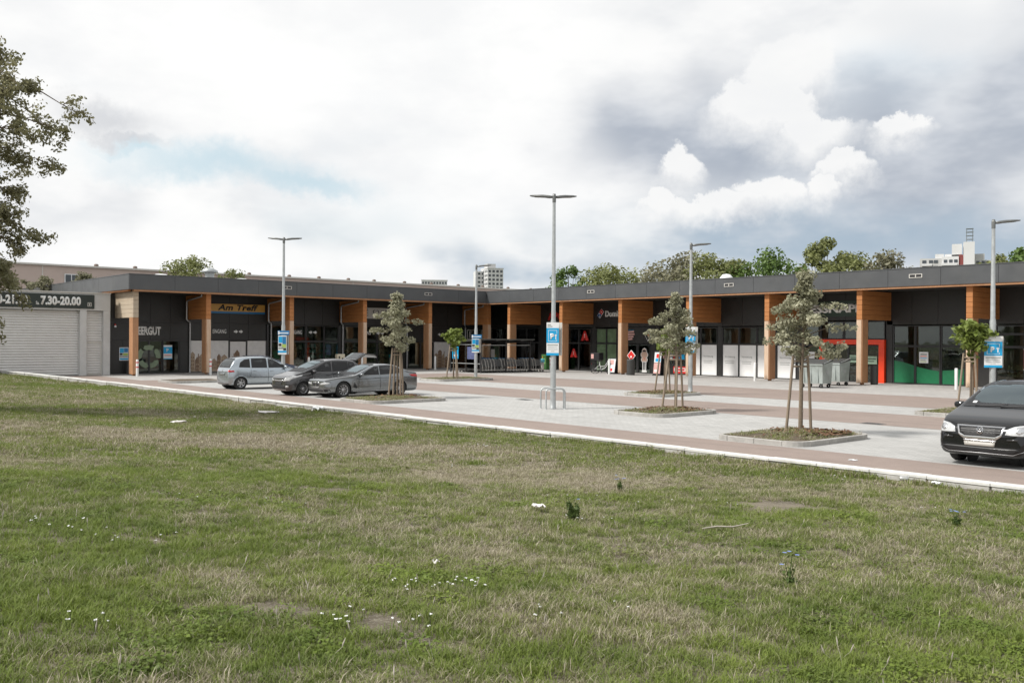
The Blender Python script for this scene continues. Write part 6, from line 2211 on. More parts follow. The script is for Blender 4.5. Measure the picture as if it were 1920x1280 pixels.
# --- graphite minivan with open tailgate --------------------------------
L = 4.0
c = Car('parked_car', 'dark graphite hatchback with its tailgate raised, between saloon and estate', L, 1.695, 1.6,
        [(0, .75), (.05, .81), (.22, .89), (.5, .96), (.80, 1.03), (1.3, 1.26), (1.8, 1.49), (2.2, 1.58), (2.6, 1.60), (3.2, 1.57), (3.55, 1.50), (3.8, 1.22), (3.94, 1.0), (4., .9)],
        [(0, .70), (.2, .80), (.6, .90), (1.2, .98), (3.2, 1.06), (3.9, .98), (4., .85)],
        [(0, .70), (.05, .82), (.18, .92), (.45, .98), (.9, 1.), (3.2, 1.), (3.7, .96), (3.92, .88), (4., .78)],
        'paint_graphite', (.78, 3.33), .31, (-34.38, 19.38, 0), Q, .92, .30, spokes=14, group=GP)
c.glaze('side_window', [(1.28, 1.06), (2.18, 1.06), (2.18, 1.47), (1.95, 1.44), (1.62, 1.29)], 'side')
c.glaze('side_window', [(2.26, 1.06), (3.05, 1.09), (3.05, 1.46), (2.26, 1.48)], 'side')
c.glaze('side_window', [(3.10, 1.10), (3.50, 1.14), (3.36, 1.42), (3.10, 1.455)], 'side')
c.glaze('side_window', [(.93, 1.04), (1.18, 1.05), (1.22, 1.14)], 'side')
c.glaze('windscreen', [(-.66, 1.06), (.66, 1.06), (.55, 1.48), (.3, 1.52), (-.3, 1.52), (-.55, 1.48)], 'front', 'screen_glass')
c.patch('head_lamp', [(.42, .63), (.74, .66), (.80, .86), (.74, .90), (.52, .74)], 'front2', 'head_lamp', .007, .04)
c.patch('head_lamp', [(.20, .72), (.72, .86), (.76, .93), (.36, .84)], 'side', 'head_lamp', .006, .04)
c.patch('grille', [(-.36, .64), (.36, .64), (.42, .70), (.0, .68), (-.42, .70)], 'front', 'chrome', .008)
c.patch('grille_mesh', [(-.34, .56), (.34, .56), (.36, .625), (-.36, .625)], 'front', 'dark_trim', .006)
c.patch('lower_intake', [(-.55, .30), (.55, .30), (.52, .46), (-.52, .46)], 'front', 'dark_trim', .007)
c.patch('fog_lamp', [(.62, .36), (.72, .38), (.72, .46), (.62, .45)], 'front2', 'head_lamp', .008)
c.patch('number_plate', [(-.26, .475), (.26, .475), (.26, .555), (-.26, .555)], 'front', 'dark_trim', .016)
c.strip('bumper_lip', [(-.6, .265), (.6, .265)], 'front', 'alloy', .03)
for ln in ([(1.20, .28), (1.18, .70), (1.26, 1.03)], [(2.22, .26), (2.22, 1.05)], [(3.08, 1.08), (3.02, .75), (2.9, .50), (2.88, .28)]):
    c.strip('door_seam', ln, 'side', 'dark_trim')
c.patch('boot_opening', [(-.58, .62), (.58, .62), (.55, 1.2), (.42, 1.45), (-.42, 1.45), (-.55, 1.2)], 'rear', 'dark_trim', .01)
c.mirror(1.28, 1.02, 'paint_graphite')
c.handle(2.02, .90)
c.handle(2.90, .93)
x0 = -L / 2 + .42
tg = MB().use('paint_graphite')
for a, b in (((x0, 1.56), (x0 - .50, 1.84)), ((x0 - .50, 1.84), (x0 - .98, 1.80)), ((x0 - .98, 1.80), (x0 - 1.12, 1.70))):
    w0 = .56 if a[0] > x0 - .1 else .60
    tg.hexa([(a[0], -w0, a[1]), (a[0], w0, a[1]), (b[0], .60, b[1]), (b[0], -.60, b[1]), (a[0], -w0, a[1] - .07), (a[0], w0, a[1] - .07), (b[0], .60, b[1] - .07), (b[0], -.60, b[1] - .07)])
o = tg.build('tailgate', None, c.t, False)
o['label'] = 'raised tailgate with glass'
MB().use('car_glass').hexa([(x0 - .06, -.46, 1.60), (x0 - .06, .46, 1.60), (x0 - .47, .50, 1.83), (x0 - .47, -.50, 1.83), (x0 - .07, -.46, 1.61), (x0 - .07, .46, 1.61), (x0 - .48, .50, 1.85), (x0 - .48, -.50, 1.85)]).build('tailgate_window', None, o, False)
for sg in (-1, 1):
    MB().use('dark_trim').tube([(x0 - .08, .54 * sg, 1.38), (x0 - .42, .54 * sg, 1.74)], .014, 5).build('gas_strut', None, c.t, False)
c.finish(1.35, ((1.95, .38), (2.85, .36)), zseat=.72, zhead=1.36)
# --- silver-blue small estate, seen from behind -------------------------
L = 4.04
c = Car('parked_car', 'silver-blue compact estate car seen from its rear corner', L, 1.69, 1.62,
        [(0, .68), (.05, .78), (.2, .88), (.5, .97), (.78, 1.05), (1.3, 1.32), (1.7, 1.51), (2.1, 1.60), (2.6, 1.62), (3.2, 1.59), (3.6, 1.52), (3.78, 1.40), (3.93, 1.02), (4.04, .88)],
        [(0, .62), (.3, .84), (.8, .96), (2.0, 1.0), (3.6, 1.04), (3.95, .98), (4.04, .80)],
        [(0, .72), (.06, .84), (.2, .94), (.5, .985), (.9, 1.), (3.2, 1.), (3.65, .975), (3.85, .93), (3.97, .86), (4.04, .78)],
        'paint_silver_blue', (.80, 3.43), .31, (-40.1, 19.55, 0), R(90), .92, .27, spokes=6, group=GP)
c.glaze('side_window', [(1.10, 1.06), (1.95, 1.06), (1.95, 1.48), (1.74, 1.44), (1.45, 1.29)], 'side')
c.glaze('side_window', [(2.05, 1.06), (2.85, 1.07), (2.85, 1.49), (2.05, 1.50)], 'side')
c.glaze('side_window', [(2.95, 1.08), (3.50, 1.10), (3.42, 1.30), (3.20, 1.44), (2.95, 1.48)], 'side')
c.glaze('side_window', [(.88, 1.05), (1.04, 1.055), (1.30, 1.21), (1.16, 1.20)], 'side')
c.glaze('rear_window', [(-.60, 1.08), (.60, 1.08), (.54, 1.44), (.4, 1.48), (-.4, 1.48), (-.54, 1.44)], 'rear')
c.glaze('windscreen', [(-.66, 1.08), (.66, 1.08), (.54, 1.48), (-.54, 1.48)], 'front', 'screen_glass')
c.patch('tail_lamp', [(.60, .86), (.72, .86), (.70, .94), (.60, .95)], 'rear2', 'tail_lamp', .007)
c.patch('tail_lamp', [(3.74, .86), (3.96, .84), (3.96, .92), (3.78, .93)], 'side', 'tail_lamp', .008)
c.patch('number_recess', [(-.30, .68), (.30, .68), (.30, .84), (-.30, .84)], 'rear', 'grey_shade', .006)
c.patch('number_plate', [(-.26, .71), (.26, .71), (.26, .81), (-.26, .81)], 'rear', 'paint_silver_blue', .012)
c.patch('badge', circle(0, .93, .045, 12), 'rear', 'chrome', .01)
c.strip('bumper_seam', [(-.72, .66), (-.4, .62), (.4, .62), (.72, .66)], 'rear', 'grey_shade', .014)
c.strip('side_moulding', [(1.05, .58), (3.1, .60)], 'side', 'grey_shade', .035)
for ln in ([(1.06, .28), (1.04, .75), (1.14, 1.03)], [(2.0, .26), (2.0, 1.05)], [(2.90, 1.06), (2.92, .75), (3.0, .58)]):
    c.strip('door_seam', ln, 'side', 'dark_trim')
c.strip('sill', [(1.2, .24), (3.0, .24)], 'side', 'dark_trim', .05)
c.patch('lower_bumper', [(-.62, .24), (.62, .24), (.62, .31), (-.62, .31)], 'rear', 'dark_trim', .006)
c.patch('head_lamp', [(.40, .66), (.74, .68), (.76, .84), (.46, .80)], 'front2', 'head_lamp', .007)
c.mirror(1.12, 1.04, 'paint_silver_blue')
c.handle(1.80, .88)
c.handle(2.72, .90)
c.finish(1.25, ((1.85, .38), (2.75, .36)), zseat=.72, zhead=1.36)
# --- navy hatchback behind --------------------------------------------------
L = 3.9
c = Car('parked_car', 'navy blue hatchback mostly hidden behind the silver-blue estate', L, 1.66, 1.45,
        [(0, .66), (.08, .76), (.4, .86), (1.0, .97), (1.5, 1.20), (1.9, 1.37), (2.3, 1.44), (3.0, 1.43), (3.4, 1.36), (3.7, 1.10), (3.9, .85)],
        [(0, .60), (.4, .78), (1.0, .88), (2.0, .93), (3.5, .98), (3.9, .78)],
        [(0, .72), (.06, .84), (.2, .93), (.5, .98), (.9, 1.), (3.1, 1.), (3.6, .96), (3.82, .88), (3.9, .78)],
        'paint_navy', (.78, 3.26), .30, (-47.9, 23.6, 0), R(90), .95, .34, group=GP)
c.glaze('side_window', [(1.42, .97), (2.05, .98), (2.05, 1.33), (1.9, 1.30), (1.65, 1.18)], 'side')
c.glaze('side_window', [(2.13, .98), (3.0, 1.0), (3.2, 1.06), (3.0, 1.32), (2.13, 1.34)], 'side')
c.glaze('windscreen', [(-.62, 1.0), (.62, 1.0), (.5, 1.36), (-.5, 1.36)], 'front', 'screen_glass')
c.glaze('rear_window', [(-.55, 1.02), (.55, 1.02), (.46, 1.32), (-.46, 1.32)], 'rear')
c.patch('tail_lamp', [(.56, .80), (.72, .80), (.70, 1.15), (.60, 1.15)], 'rear2', 'tail_lamp', .007)
c.patch('head_lamp', [(.40, .62), (.74, .64), (.76, .78), (.46, .76)], 'front2', 'head_lamp', .007)
c.strip('door_seam', [(2.09, .26), (2.09, .97)], 'side', 'dark_trim')
c.mirror(1.42, .95, 'paint_navy')
c.finish(1.45, ((1.95, .38), (2.8, .36)), zhead=1.2)
mat('black_gloss', (.03, .03, .03), .2)
# --- black compact van at the right edge ------------------------------------
L = 4.41
c = Car('parked_car', 'black compact people carrier with chrome grille cut by the right edge', L, 1.794, 1.64,
        [(0, .60), (.03, .72), (.12, .86), (.35, .95), (.7, 1.03), (.98, 1.09), (1.4, 1.32), (1.85, 1.54), (2.2, 1.61), (2.7, 1.64), (3.6, 1.62), (4.0, 1.56), (4.2, 1.40), (4.34, 1.05), (4.41, .9)],
        [(0, .56), (.1, .72), (.4, .88), (.9, 1.0), (2.0, 1.04), (4.0, 1.06), (4.3, 1.0), (4.41, .84)],
        [(0, .76), (.04, .85), (.14, .925), (.35, .975), (.8, 1.), (3.6, 1.), (4.1, .97), (4.32, .90), (4.41, .80)],
        'paint_black', (.93, 3.61), .325, (-7.22, 19.90, 0), Q, .955, .27, spokes=5, group=GP)
c.glaze('windscreen', [(-.72, 1.13), (.72, 1.13), (.62, 1.50), (.58, 1.555), (.3, 1.575), (-.3, 1.575), (-.58, 1.555), (-.62, 1.50)], 'front', 'screen_glass')
c.glaze('side_window', [(1.30, 1.10), (2.25, 1.10), (2.25, 1.50), (2.0, 1.48), (1.62, 1.31)], 'side')
c.glaze('side_window', [(2.33, 1.10), (3.2, 1.11), (3.2, 1.50), (2.33, 1.51)], 'side')
c.glaze('side_window', [(3.28, 1.11), (4.0, 1.13), (3.9, 1.47), (3.28, 1.50)], 'side')
c.patch('head_lamp', [(.46, .655), (.76, .645), (.83, .70), (.83, .80), (.76, .845), (.60, .815), (.49, .76)], 'front2', 'head_lamp', .009, .03)
c.patch('head_lamp_bulb', circle(.70, .745, .062, 14), 'front2', 'chrome', .015, .03)
c.patch('grille_surround', [(-.45, .80), (.45, .80), (.40, .62), (.30, .545), (-.30, .545), (-.40, .62)], 'front', 'chrome', .012, .04)
c.patch('grille_mesh', [(-.41, .775), (.41, .775), (.37, .645), (.28, .605), (-.28, .605), (-.37, .645)], 'front', 'dark_trim', .020, .04)
for z in (.745, .705, .665):
    c.strip('grille_bar', [(-.38, z), (.38, z)], 'front', 'black_gloss', .008, off=.026)
e = c.patch('badge', circle(0, .705, .068, 18), 'front', 'chrome', .032, .03)
c.patch('badge_disc', circle(0, .705, .056, 18), 'front', 'dark_trim', .036, .03)
c.strip('badge_letter', [(-.026, .745), (0, .712), (.026, .745)], 'front', 'chrome', .014, off=.040)
c.strip('badge_letter', [(-.045, .735), (-.022, .665), (0, .70), (.022, .665), (.045, .735)], 'front', 'chrome', .012, off=.041)
c.patch('grille_chin', [(-.31, .535), (.31, .535), (.29, .50), (-.29, .50)], 'front', 'chrome', .010)
c.patch('number_plate', [(-.275, .415), (.275, .415), (.29, .495), (-.29, .495)], 'front', 'plate', .018)
c.patch('lower_intake', [(-.72, .335), (-.6, .30), (.6, .30), (.72, .335), (.70, .40), (.3, .40), (-.3, .40), (-.70, .40)], 'front', 'dark_trim', .008)
c.strip('bumper_trim', [(-.78, .36), (-.6, .285), (.6, .285), (.78, .36)], 'front', 'alloy', .012, off=.012)
c.strip('bumper_trim', [(-.74, .375), (.74, .375)], 'front', mat('black_gloss', (.03, .03, .03), .2), .014, off=.012)
c.strip('bumper_moulding', [(.50, .56), (.84, .575)], 'front2', 'black_gloss', .035, off=.014)
c.strip('bonnet_seam', [(-.78, .86), (-.5, .83), (0, .82), (.5, .83), (.78, .86)], 'front', 'dark_trim', .012)
c.strip('wiper', [(-.5, 1.125), (.1, 1.15)], 'front', 'ink', .02, off=.02)
c.strip('wiper', [(.0, 1.12), (.6, 1.15)], 'front', 'ink', .02, off=.02)
c.patch('sticker', [(-.60, 1.17), (-.52, 1.17), (-.52, 1.21), (-.60, 1.21)], 'front', 'sign_white', .009)
c.strip('door_seam', [(1.30, .30), (1.28, .80), (1.32, 1.07)], 'side', 'ink')
c.mirror(1.38, 1.08, 'paint_black')
c.handle(2.05, .94)
c.finish(1.45, ((2.1, .38), (3.05, .36)), zseat=.76, zhead=1.40)
# ------------------------------------------------------------------ grass
def grass_mat():
    m = bpy.data.materials.new('grass_blade')
    m.use_nodes = True
    k = NG(m.node_tree)
    k.n.clear()
    o = k.new('ShaderNodeOutputMaterial')
    b = k.new('ShaderNodeBsdfPrincipled')
    rn = k.new('ShaderNodeAttribute', attribute_name='rnd').outputs['Fac']
    hh = k.new('ShaderNodeAttribute', attribute_name='hgt').outputs['Fac']
    dry = k.new('ShaderNodeAttribute', attribute_name='dry', attribute_type='INSTANCER').outputs['Fac']
    tone = k.new('ShaderNodeAttribute', attribute_name='tone', attribute_type='INSTANCER').outputs['Fac']
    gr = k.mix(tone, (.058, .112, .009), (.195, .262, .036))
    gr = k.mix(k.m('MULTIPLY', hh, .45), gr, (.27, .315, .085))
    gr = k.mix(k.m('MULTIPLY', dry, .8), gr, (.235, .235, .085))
    st = k.mix(k.m('FRACT', k.m('MULTIPLY', rn, 7.31)), (.22, .19, .115), (.60, .54, .42))
    f = k.mr(k.m('SUBTRACT', dry, rn), -.06, .06)
    c = k.mix(f, gr, st)
    k.put(b.inputs['Base Color'], c)
    b.inputs['Roughness'].default_value = .55
    b.inputs['Specular IOR Level'].default_value = .3
    tl = k.new('ShaderNodeBsdfTranslucent')
    k.put(tl.inputs[0], c)
    mx = k.new('ShaderNodeMixShader')
    mx.inputs[0].default_value = .3
    k.l.new(b.outputs[0], mx.inputs[1])
    k.l.new(tl.outputs[0], mx.inputs[2])
    k.l.new(mx.outputs[0], o.inputs[0])
    MATS['grass_blade'] = m
grass_mat()
def tuft(name, nb, rad, hmin, hmax, wid, seed, bend=.5):
    r = np.random.default_rng(seed)
    V, F, rn, hg = [], [], [], []
    for i in range(nb):
        a, q = r.random() * 6.283, rad * math.sqrt(r.random())
        x, y = q * math.cos(a), q * math.sin(a)
        h = hmin + (hmax - hmin) * r.random()
        th = r.random() * 6.283
        bd = h * bend * (.3 + r.random())
        w = wid * (.7 + .6 * r.random())
        dx, dy = math.cos(th), math.sin(th)
        px, py = -dy * w / 2, dx * w / 2
        n = len(V)
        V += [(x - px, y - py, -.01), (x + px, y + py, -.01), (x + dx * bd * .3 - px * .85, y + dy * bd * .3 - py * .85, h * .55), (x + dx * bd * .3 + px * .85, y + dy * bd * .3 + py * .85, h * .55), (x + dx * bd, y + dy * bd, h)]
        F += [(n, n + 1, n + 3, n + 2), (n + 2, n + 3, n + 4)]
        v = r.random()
        rn += [v, v]
        hg += [0, 0, .6, .6, 1.]
    me = bpy.data.meshes.new(name)
    me.from_pydata(V, [], F)
    me.materials.append(MATS['grass_blade'])
    a = me.attributes.new('rnd', 'FLOAT', 'FACE')
    a.data.foreach_set('value', rn)
    a = me.attributes.new('hgt', 'FLOAT', 'POINT')
    a.data.foreach_set('value', hg)
    return bpy.data.objects.new(name, me)
def clover(name, seed):
    """low rosette of small round leaves"""
    r = np.random.default_rng(seed)
    V, F, rn, hg = [], [], [], []
    for i in range(60):
        a, q = r.random() * 6.283, .10 * math.sqrt(r.random())
        x, y, z = q * math.cos(a), q * math.sin(a), r.uniform(.012, .04)
        s, t = r.uniform(.006, .011), r.normal(size=2) * .35
        n = len(V)
        b0 = r.random() * 6.283
        for j in range(5):
            b = b0 + j * 1.2566
            u, v = s * math.cos(b), s * math.sin(b)
            V.append((x + u, y + v, z + u * t[0] + v * t[1]))
        F.append(tuple(range(n, n + 5)))
        rn.append(.75 + .25 * r.random())
        hg += [.3] * 5
    me = bpy.data.meshes.new(name)
    me.from_pydata(V, [], F)
    me.materials.append(MATS['grass_blade'])
    a = me.attributes.new('rnd', 'FLOAT', 'FACE')
    a.data.foreach_set('value', rn)
    a = me.attributes.new('hgt', 'FLOAT', 'POINT')
    a.data.foreach_set('value', hg)
    return bpy.data.objects.new(name, me)
def tuft_set(name, specs):
    c = bpy.data.collections.new(name)
    for i, sp in enumerate(specs):
        c.objects.link(tuft('%s_%02d' % (name, i), *sp))
    return c
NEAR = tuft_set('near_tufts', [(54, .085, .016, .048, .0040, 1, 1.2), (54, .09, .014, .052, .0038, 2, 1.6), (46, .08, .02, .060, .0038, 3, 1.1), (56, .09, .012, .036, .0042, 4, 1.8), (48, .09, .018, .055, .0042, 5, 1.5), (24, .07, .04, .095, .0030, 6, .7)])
for sd in (71, 72):
    NEAR.objects.link(clover('near_tufts_%02d' % sd, sd))
FAR = tuft_set('far_tufts', [(46, .15, .018, .052, .008, 11, 1.2), (46, .16, .015, .058, .008, 12, 1.5), (42, .15, .015, .045, .009, 13, 1.6), (38, .16, .02, .070, .007, 14, 1.0)])

def grass_group(name, coll):
    ng = bpy.data.node_groups.new(name, 'GeometryNodeTree')
    ng.interface.new_socket('Geometry', in_out='INPUT', socket_type='NodeSocketGeometry')
    ng.interface.new_socket('Geometry', in_out='OUTPUT', socket_type='NodeSocketGeometry')
    n, l = ng.nodes, ng.links
    gi, go = n.new('NodeGroupInput'), n.new('NodeGroupOutput')
    ci = n.new('GeometryNodeCollectionInfo')
    ci.inputs['Collection'].default_value = coll
    ci.inputs['Separate Children'].default_value = True
    ci.inputs['Reset Children'].default_value = True
    ip = n.new('GeometryNodeInstanceOnPoints')
    ip.inputs['Pick Instance'].default_value = True
    def attr(nm, t):
        a = n.new('GeometryNodeInputNamedAttribute')
        a.data_type = t
        a.inputs['Name'].default_value = nm
        return a.outputs[0]
    l.new(gi.outputs[0], ip.inputs['Points'])
    l.new(ci.outputs[0], ip.inputs['Instance'])
    l.new(attr('pick', 'INT'), ip.inputs['Instance Index'])
    rot = attr('rot', 'FLOAT_VECTOR')
    er = n.new('FunctionNodeEulerToRotation')
    l.new(rot, er.inputs[0])
    l.new(er.outputs[0], ip.inputs['Rotation'])
    l.new(attr('scl', 'FLOAT_VECTOR'), ip.inputs['Scale'])
    l.new(ip.outputs[0], go.inputs[0])
    return ng
G_NEAR, G_FAR = grass_group('grass_near', NEAR), grass_group('grass_far', FAR)

def scatter(name, P, dry, tone, scl, npick, group, parent=None, pick=None, seed=3):
    r = np.random.default_rng(seed)
    n = len(P)
    me = bpy.data.meshes.new(name)
    me.vertices.add(n)
    me.vertices.foreach_set('co', np.asarray(P, np.float32).ravel())
    def at(nm, t, d, key='value'):
        a = me.attributes.new(nm, t, 'POINT')
        a.data.foreach_set(key, d)
    at('dry', 'FLOAT', np.asarray(dry, np.float32))
    at('tone', 'FLOAT', np.asarray(tone, np.float32))
    at('pick', 'INT', (r.integers(0, npick, n) if pick is None else pick).astype(np.int32))
    rot = np.stack([r.normal(size=n) * .12, r.normal(size=n) * .12, r.random(n) * 6.283], 1).astype(np.float32)
    at('rot', 'FLOAT_VECTOR', rot.ravel(), 'vector')
    at('scl', 'FLOAT_VECTOR', np.asarray(scl, np.float32).ravel(), 'vector')
    me.materials.append(MATS['grass_blade'])
    o = bpy.data.objects.new(name, me)
    link(o, parent)
    md = o.modifiers.new('grass', 'NODES')
    md.node_group = group
    return tag(o, kind='stuff')

def ell(x, y, cx, cy, a, b):
    """soft ellipse, long axis across the view"""
    dx_, dy_ = x - cx, y - cy
    u = dx_ * rt.x + dy_ * rt.y
    v = dx_ * fw.x + dy_ * fw.y
    return np.clip(1.35 - np.sqrt((u / a) ** 2 + (v / b) ** 2), 0, 1)
def lawn_fields(x, y):
    n1 = fbm(x, y, .55, 2, 4)
    n2 = fbm(x, y, 1.9, 12, 3)
    n3 = fbm(x, y, 6.5, 52, 2)
    dry = .31 + (n1 - .5) * .85 + (n2 - .5) * .75 + (n3 - .5) * .9
    for cx, cy, a, b, w in ((-20.6, 6.0, 4.5, 2.4, .55), (-18.1, 8.7, 4., 2.2, .45), (-15.4, 9.9, 3.2, 2., .55), (-11.9, 9.5, 2.6, 1.4, .60), (-10.3, 10.4, 2.0, 1.2, .5), (-36.8, 9.0, 6., 4., .35),
                            (-4.9, 7.0, 1.3, .8, .35), (-5.2, 10.8, 1.4, 1.0, .3), (-6.9, 2.6, 1.0, .6, .35), (-4.3, 4.7, .9, .5, .3), (-26, 11, 5, 2., .2), (-14.5, 12.2, 4, .9, .12),
                            (-12.3, 3.0, 2.2, 1.6, -.42), (-15.7, 5.4, 1.6, .9, -.40), (-8.5, 3.1, 2.0, 1.3, -.40), (-12.4, 5.4, 1.6, .7, -.32), (-11.4, 6.6, 1.2, .5, -.35), (-12.6, 12.4, 1.1, .7, -.40),
                            (-6.2, 10.5, 1.5, .9, -.42), (-9.1, 14.0, .8, .5, -.40), (-5.9, 1.9, 1.3, .7, -.30), (-5.6, 4.3, 1.3, .6, -.32), (-8.1, 15.0, 1.2, .5, -.32), (-46.4, 13.4, 8., 1.2, -.40), (-3.9, 3.6, 1.4, .5, -.15)):
        dry = dry + w * .75 * ell(x, y, cx, cy, a, b) * (.35 + 1.3 * n2)
    bare = np.zeros_like(np.asarray(x, float))
    for cx, cy, a, b in ((-7.15, 11.0, .55, .4), (-6.6, 11.3, .5, .2), (-10.7, 6.45, .6, .2), (-5.6, 2.9, .3, .16), (-5.35, 3.05, .3, .12), (-4.95, 3.2, .22, .12), (-20.2, 8.4, .7, .2), (-9.0, 5.2, .3, .12), (-5.1, 3.25, .16, .08), (-5.0, 8.6, .3, .1), (-13.6, 8.0, .4, .1)):
        bare = np.maximum(bare, ell(x, y, cx, cy, a, b))
    return np.clip(dry, .04, .97), np.clip(bare * .8 + (n2 - .5) * .5 + (n3 - .5) * .9, 0, 1) * (bare > .05), np.clip(fbm(x, y, 1.3, 31, 2) * .9 + fbm(x, y, 7., 33, 2) * .9 - .45, 0, 1)
def seed_band(d0, d1, dens, seed, half=R(37)):
    r = np.random.default_rng(seed)
    area = half * (d1 * d1 - d0 * d0)
    n = int(area * dens)
    d = np.sqrt(d0 * d0 + (d1 * d1 - d0 * d0) * r.random(n))
    a = (r.random(n) * 2 - 1) * half
    x = d * (fw.x * np.cos(a) + rt.x * np.sin(a))
    y = d * (fw.y * np.cos(a) + rt.y * np.sin(a))
    k_ = (y < kerb_line(x)[0] - .01) & (y > -20) & (x > -59.2)
    x, y = x[k_], y[k_]
    dry, bare, tone = lawn_fields(x, y)
    k_ = bare < r.random(len(x)) * .45 + .05
    x, y, dry, tone = x[k_], y[k_], dry[k_], tone[k_]
    P = np.stack([x, y, ground_z(x, y)], 1)
    s = .75 + .55 * r.random(len(x))
    hgt = s * (.55 + .65 * fbm(x, y, 1.4, 44, 3)) * np.where(dry < .35, 1.12, .95)
    return P, dry, tone, np.stack([s, s, hgt], 1)
P, dry, tone, scl = seed_band(2.6, 8.5, 230, 1)
def picks(P):
    n = len(P)
    p = np.where(RNG.random(n) < .035, 5, RNG.integers(0, 5, n))
    cl = fbm(P[:, 0], P[:, 1], 1.1, 61, 3)
    return np.where((cl > .64) & (RNG.random(n) < .2), 6 + RNG.integers(0, 2, n), p)
scatter('lawn_grass', P, dry, tone, scl, 6, G_NEAR, seed=4, pick=picks(P))
P, dry, tone, scl = seed_band(8.5, 16., 120, 2)
scatter('lawn_grass', P, dry, tone, scl * np.array([1.15, 1.15, 1.05]), 6, G_NEAR, seed=5, pick=picks(P))
P, dry, tone, scl = seed_band(16., 30., 52, 3)
scatter('lawn_grass', P, dry, tone, scl, 4, G_FAR, seed=6)
P, dry, tone, scl = seed_band(30., 85., 24, 4)
scatter('lawn_grass', P, dry, tone, scl * 1.35, 4, G_FAR, seed=7)
# ragged taller fringe along the kerb
r = np.random.default_rng(8)
x = r.uniform(-59, 4, 2600)
keep = fbm(x, x * 0, .9, 71, 3) > .46
x = x[keep]
y = kerb_line(x)[0] - .07 - np.abs(r.normal(size=len(x))) * .06
d_, b_, t_ = lawn_fields(x, y)
s = .8 + .6 * r.random(len(x))
scatter('kerb_fringe_grass', np.stack([x, y, ground_z(x, y)], 1), np.clip(d_ + .1, 0, .9), t_, np.stack([s, s, s * 1.35], 1), 4, G_FAR, seed=9)
for t, w, l in ISL_GRASS:
    r = np.random.default_rng(int(abs(t.location.x * 7)))
    n = int(w * l * 4 * 55)
    x, y = r.uniform(-w, w, n), r.uniform(-l, l, n)
    q = (vnoise(x + t.location.x, y, 1.6, 3) > .36) & (np.maximum(np.abs(x) - (w - .3), 0) ** 2 + np.maximum(np.abs(y) - (l - .3), 0) ** 2 < .09)
    x, y = x[q], y[q]
    z = .08 + .07 * (1 - np.maximum(np.abs(x / w), np.abs(y / l)) ** 2)
    s = .7 + .5 * r.random(len(x))
    scatter('island_grass', np.stack([x, y, z], 1), np.clip(.35 + .5 * vnoise(x, y, 2.2, 9), 0, 1), vnoise(x, y, 3, 4), np.stack([s, s, s * .8], 1), 4, G_FAR, t, seed=12)

# ------------------------------------------------------------------ flowers, weeds and litter on the lawn
def yarrow(n, seed):
    r = np.random.default_rng(seed)
    cen = [(-9.0, 2.5, .55, 14), (-8.1, 2.8, .5, 12), (-5.7, 1.7, .22, 9), (-5.5, 4.0, .35, 22), (-5.46, 4.2, .25, 12), (-4.94, 3.05, .3, 12), (-4.7, 3.35, .25, 9), (-15.2, 12.4, .25, 10), (-52., 12.2, 1.6, 34), (-41., 13.2, 1.8, 34),
           (-47, 13.6, 2., 30), (-24, 10.5, 1., 9), (-7.3, 7.6, .4, 8), (-8.5, 8.8, 1., 7), (-10, 4.5, 1., 12), (-33, 11.2, 1.2, 14), (-7.6, 9.9, .6, 6), (-5.5, 12.2, .8, 8), (-8.0, 14.2, .5, 7), (-4.2, 4.6, .6, 9), (-12, 9.6, .4, 4)]
    mb = MB()
    for cx, cy, sp, k_ in cen:
        for i in range(max(3, int(k_ * .7))):
            a, q = r.random() * 6.283, sp * math.sqrt(r.random())
            u, v = q * math.cos(a), q * .5 * math.sin(a)
            x, y = cx + u * rt.x + v * fw.x, cy + u * rt.y + v * fw.y
            if y > float(kerb_line(x)[0]) - .2 or x < -59:
                continue
            z = float(ground_z(x, y))
            far = math.hypot(x, y) / 12.
            h = r.uniform(.06, .12)
            s = r.uniform(.007, .0135) * (1 if far < 1 else min(2.2, far))
            mb.use('leaf_weed')
            mb.tube([(x, y, z), (x + r.normal() * .01, y + r.normal() * .01, z + h)], .0016, 3, False)
            mb.use('letter_white')
            for j in range(5):
                b = j * 1.2566 + r.random()
                ox, oy = s * .62 * math.cos(b), s * .62 * math.sin(b)
                mb.add([(x + ox + s * .48 * math.cos(t), y + oy + s * .48 * math.sin(t), z + h + r.normal() * .003) for t in (0, 1.05, 2.1, 3.14, 4.19, 5.24)], [(0, 1, 2, 3, 4, 5)])
    o = mb.build('white_flowers', None)
    tag(o, 'scattered small white yarrow heads across the lawn', 'flowers', kind='stuff')
yarrow(0, 5)
def seed_heads():
    r = np.random.default_rng(77)
    mb = MB().use('paper')
    for i in range(110):
        d = 3.6 + 9 * r.random() ** 1.4
        a = (r.random() * 2 - 1) * R(32)
        x, y = d * (fw.x * math.cos(a) + rt.x * math.sin(a)), d * (fw.y * math.cos(a) + rt.y * math.sin(a))
        if y > 14.5:
            continue
        z = float(ground_z(x, y))
        h, l = r.uniform(.05, .12), r.normal(size=2) * .03
        mb.use('stick_wood')
        mb.tube([(x, y, z), (x + l[0] * .5, y + l[1] * .5, z + h * .6), (x + l[0], y + l[1], z + h)], [.0016, .0013, .001], 3, False)
        mb.tube([(x + l[0], y + l[1], z + h), (x + l[0] * 1.1, y + l[1] * 1.1, z + h + .02), (x + l[0] * 1.3, y + l[1] * 1.3, z + h + .05)], [.002, .005, .001], 5, False)
    tag(mb.build('grass_seed_heads', None), 'dry pale seed heads standing above the grass', 'seed heads', kind='stuff')
seed_heads()
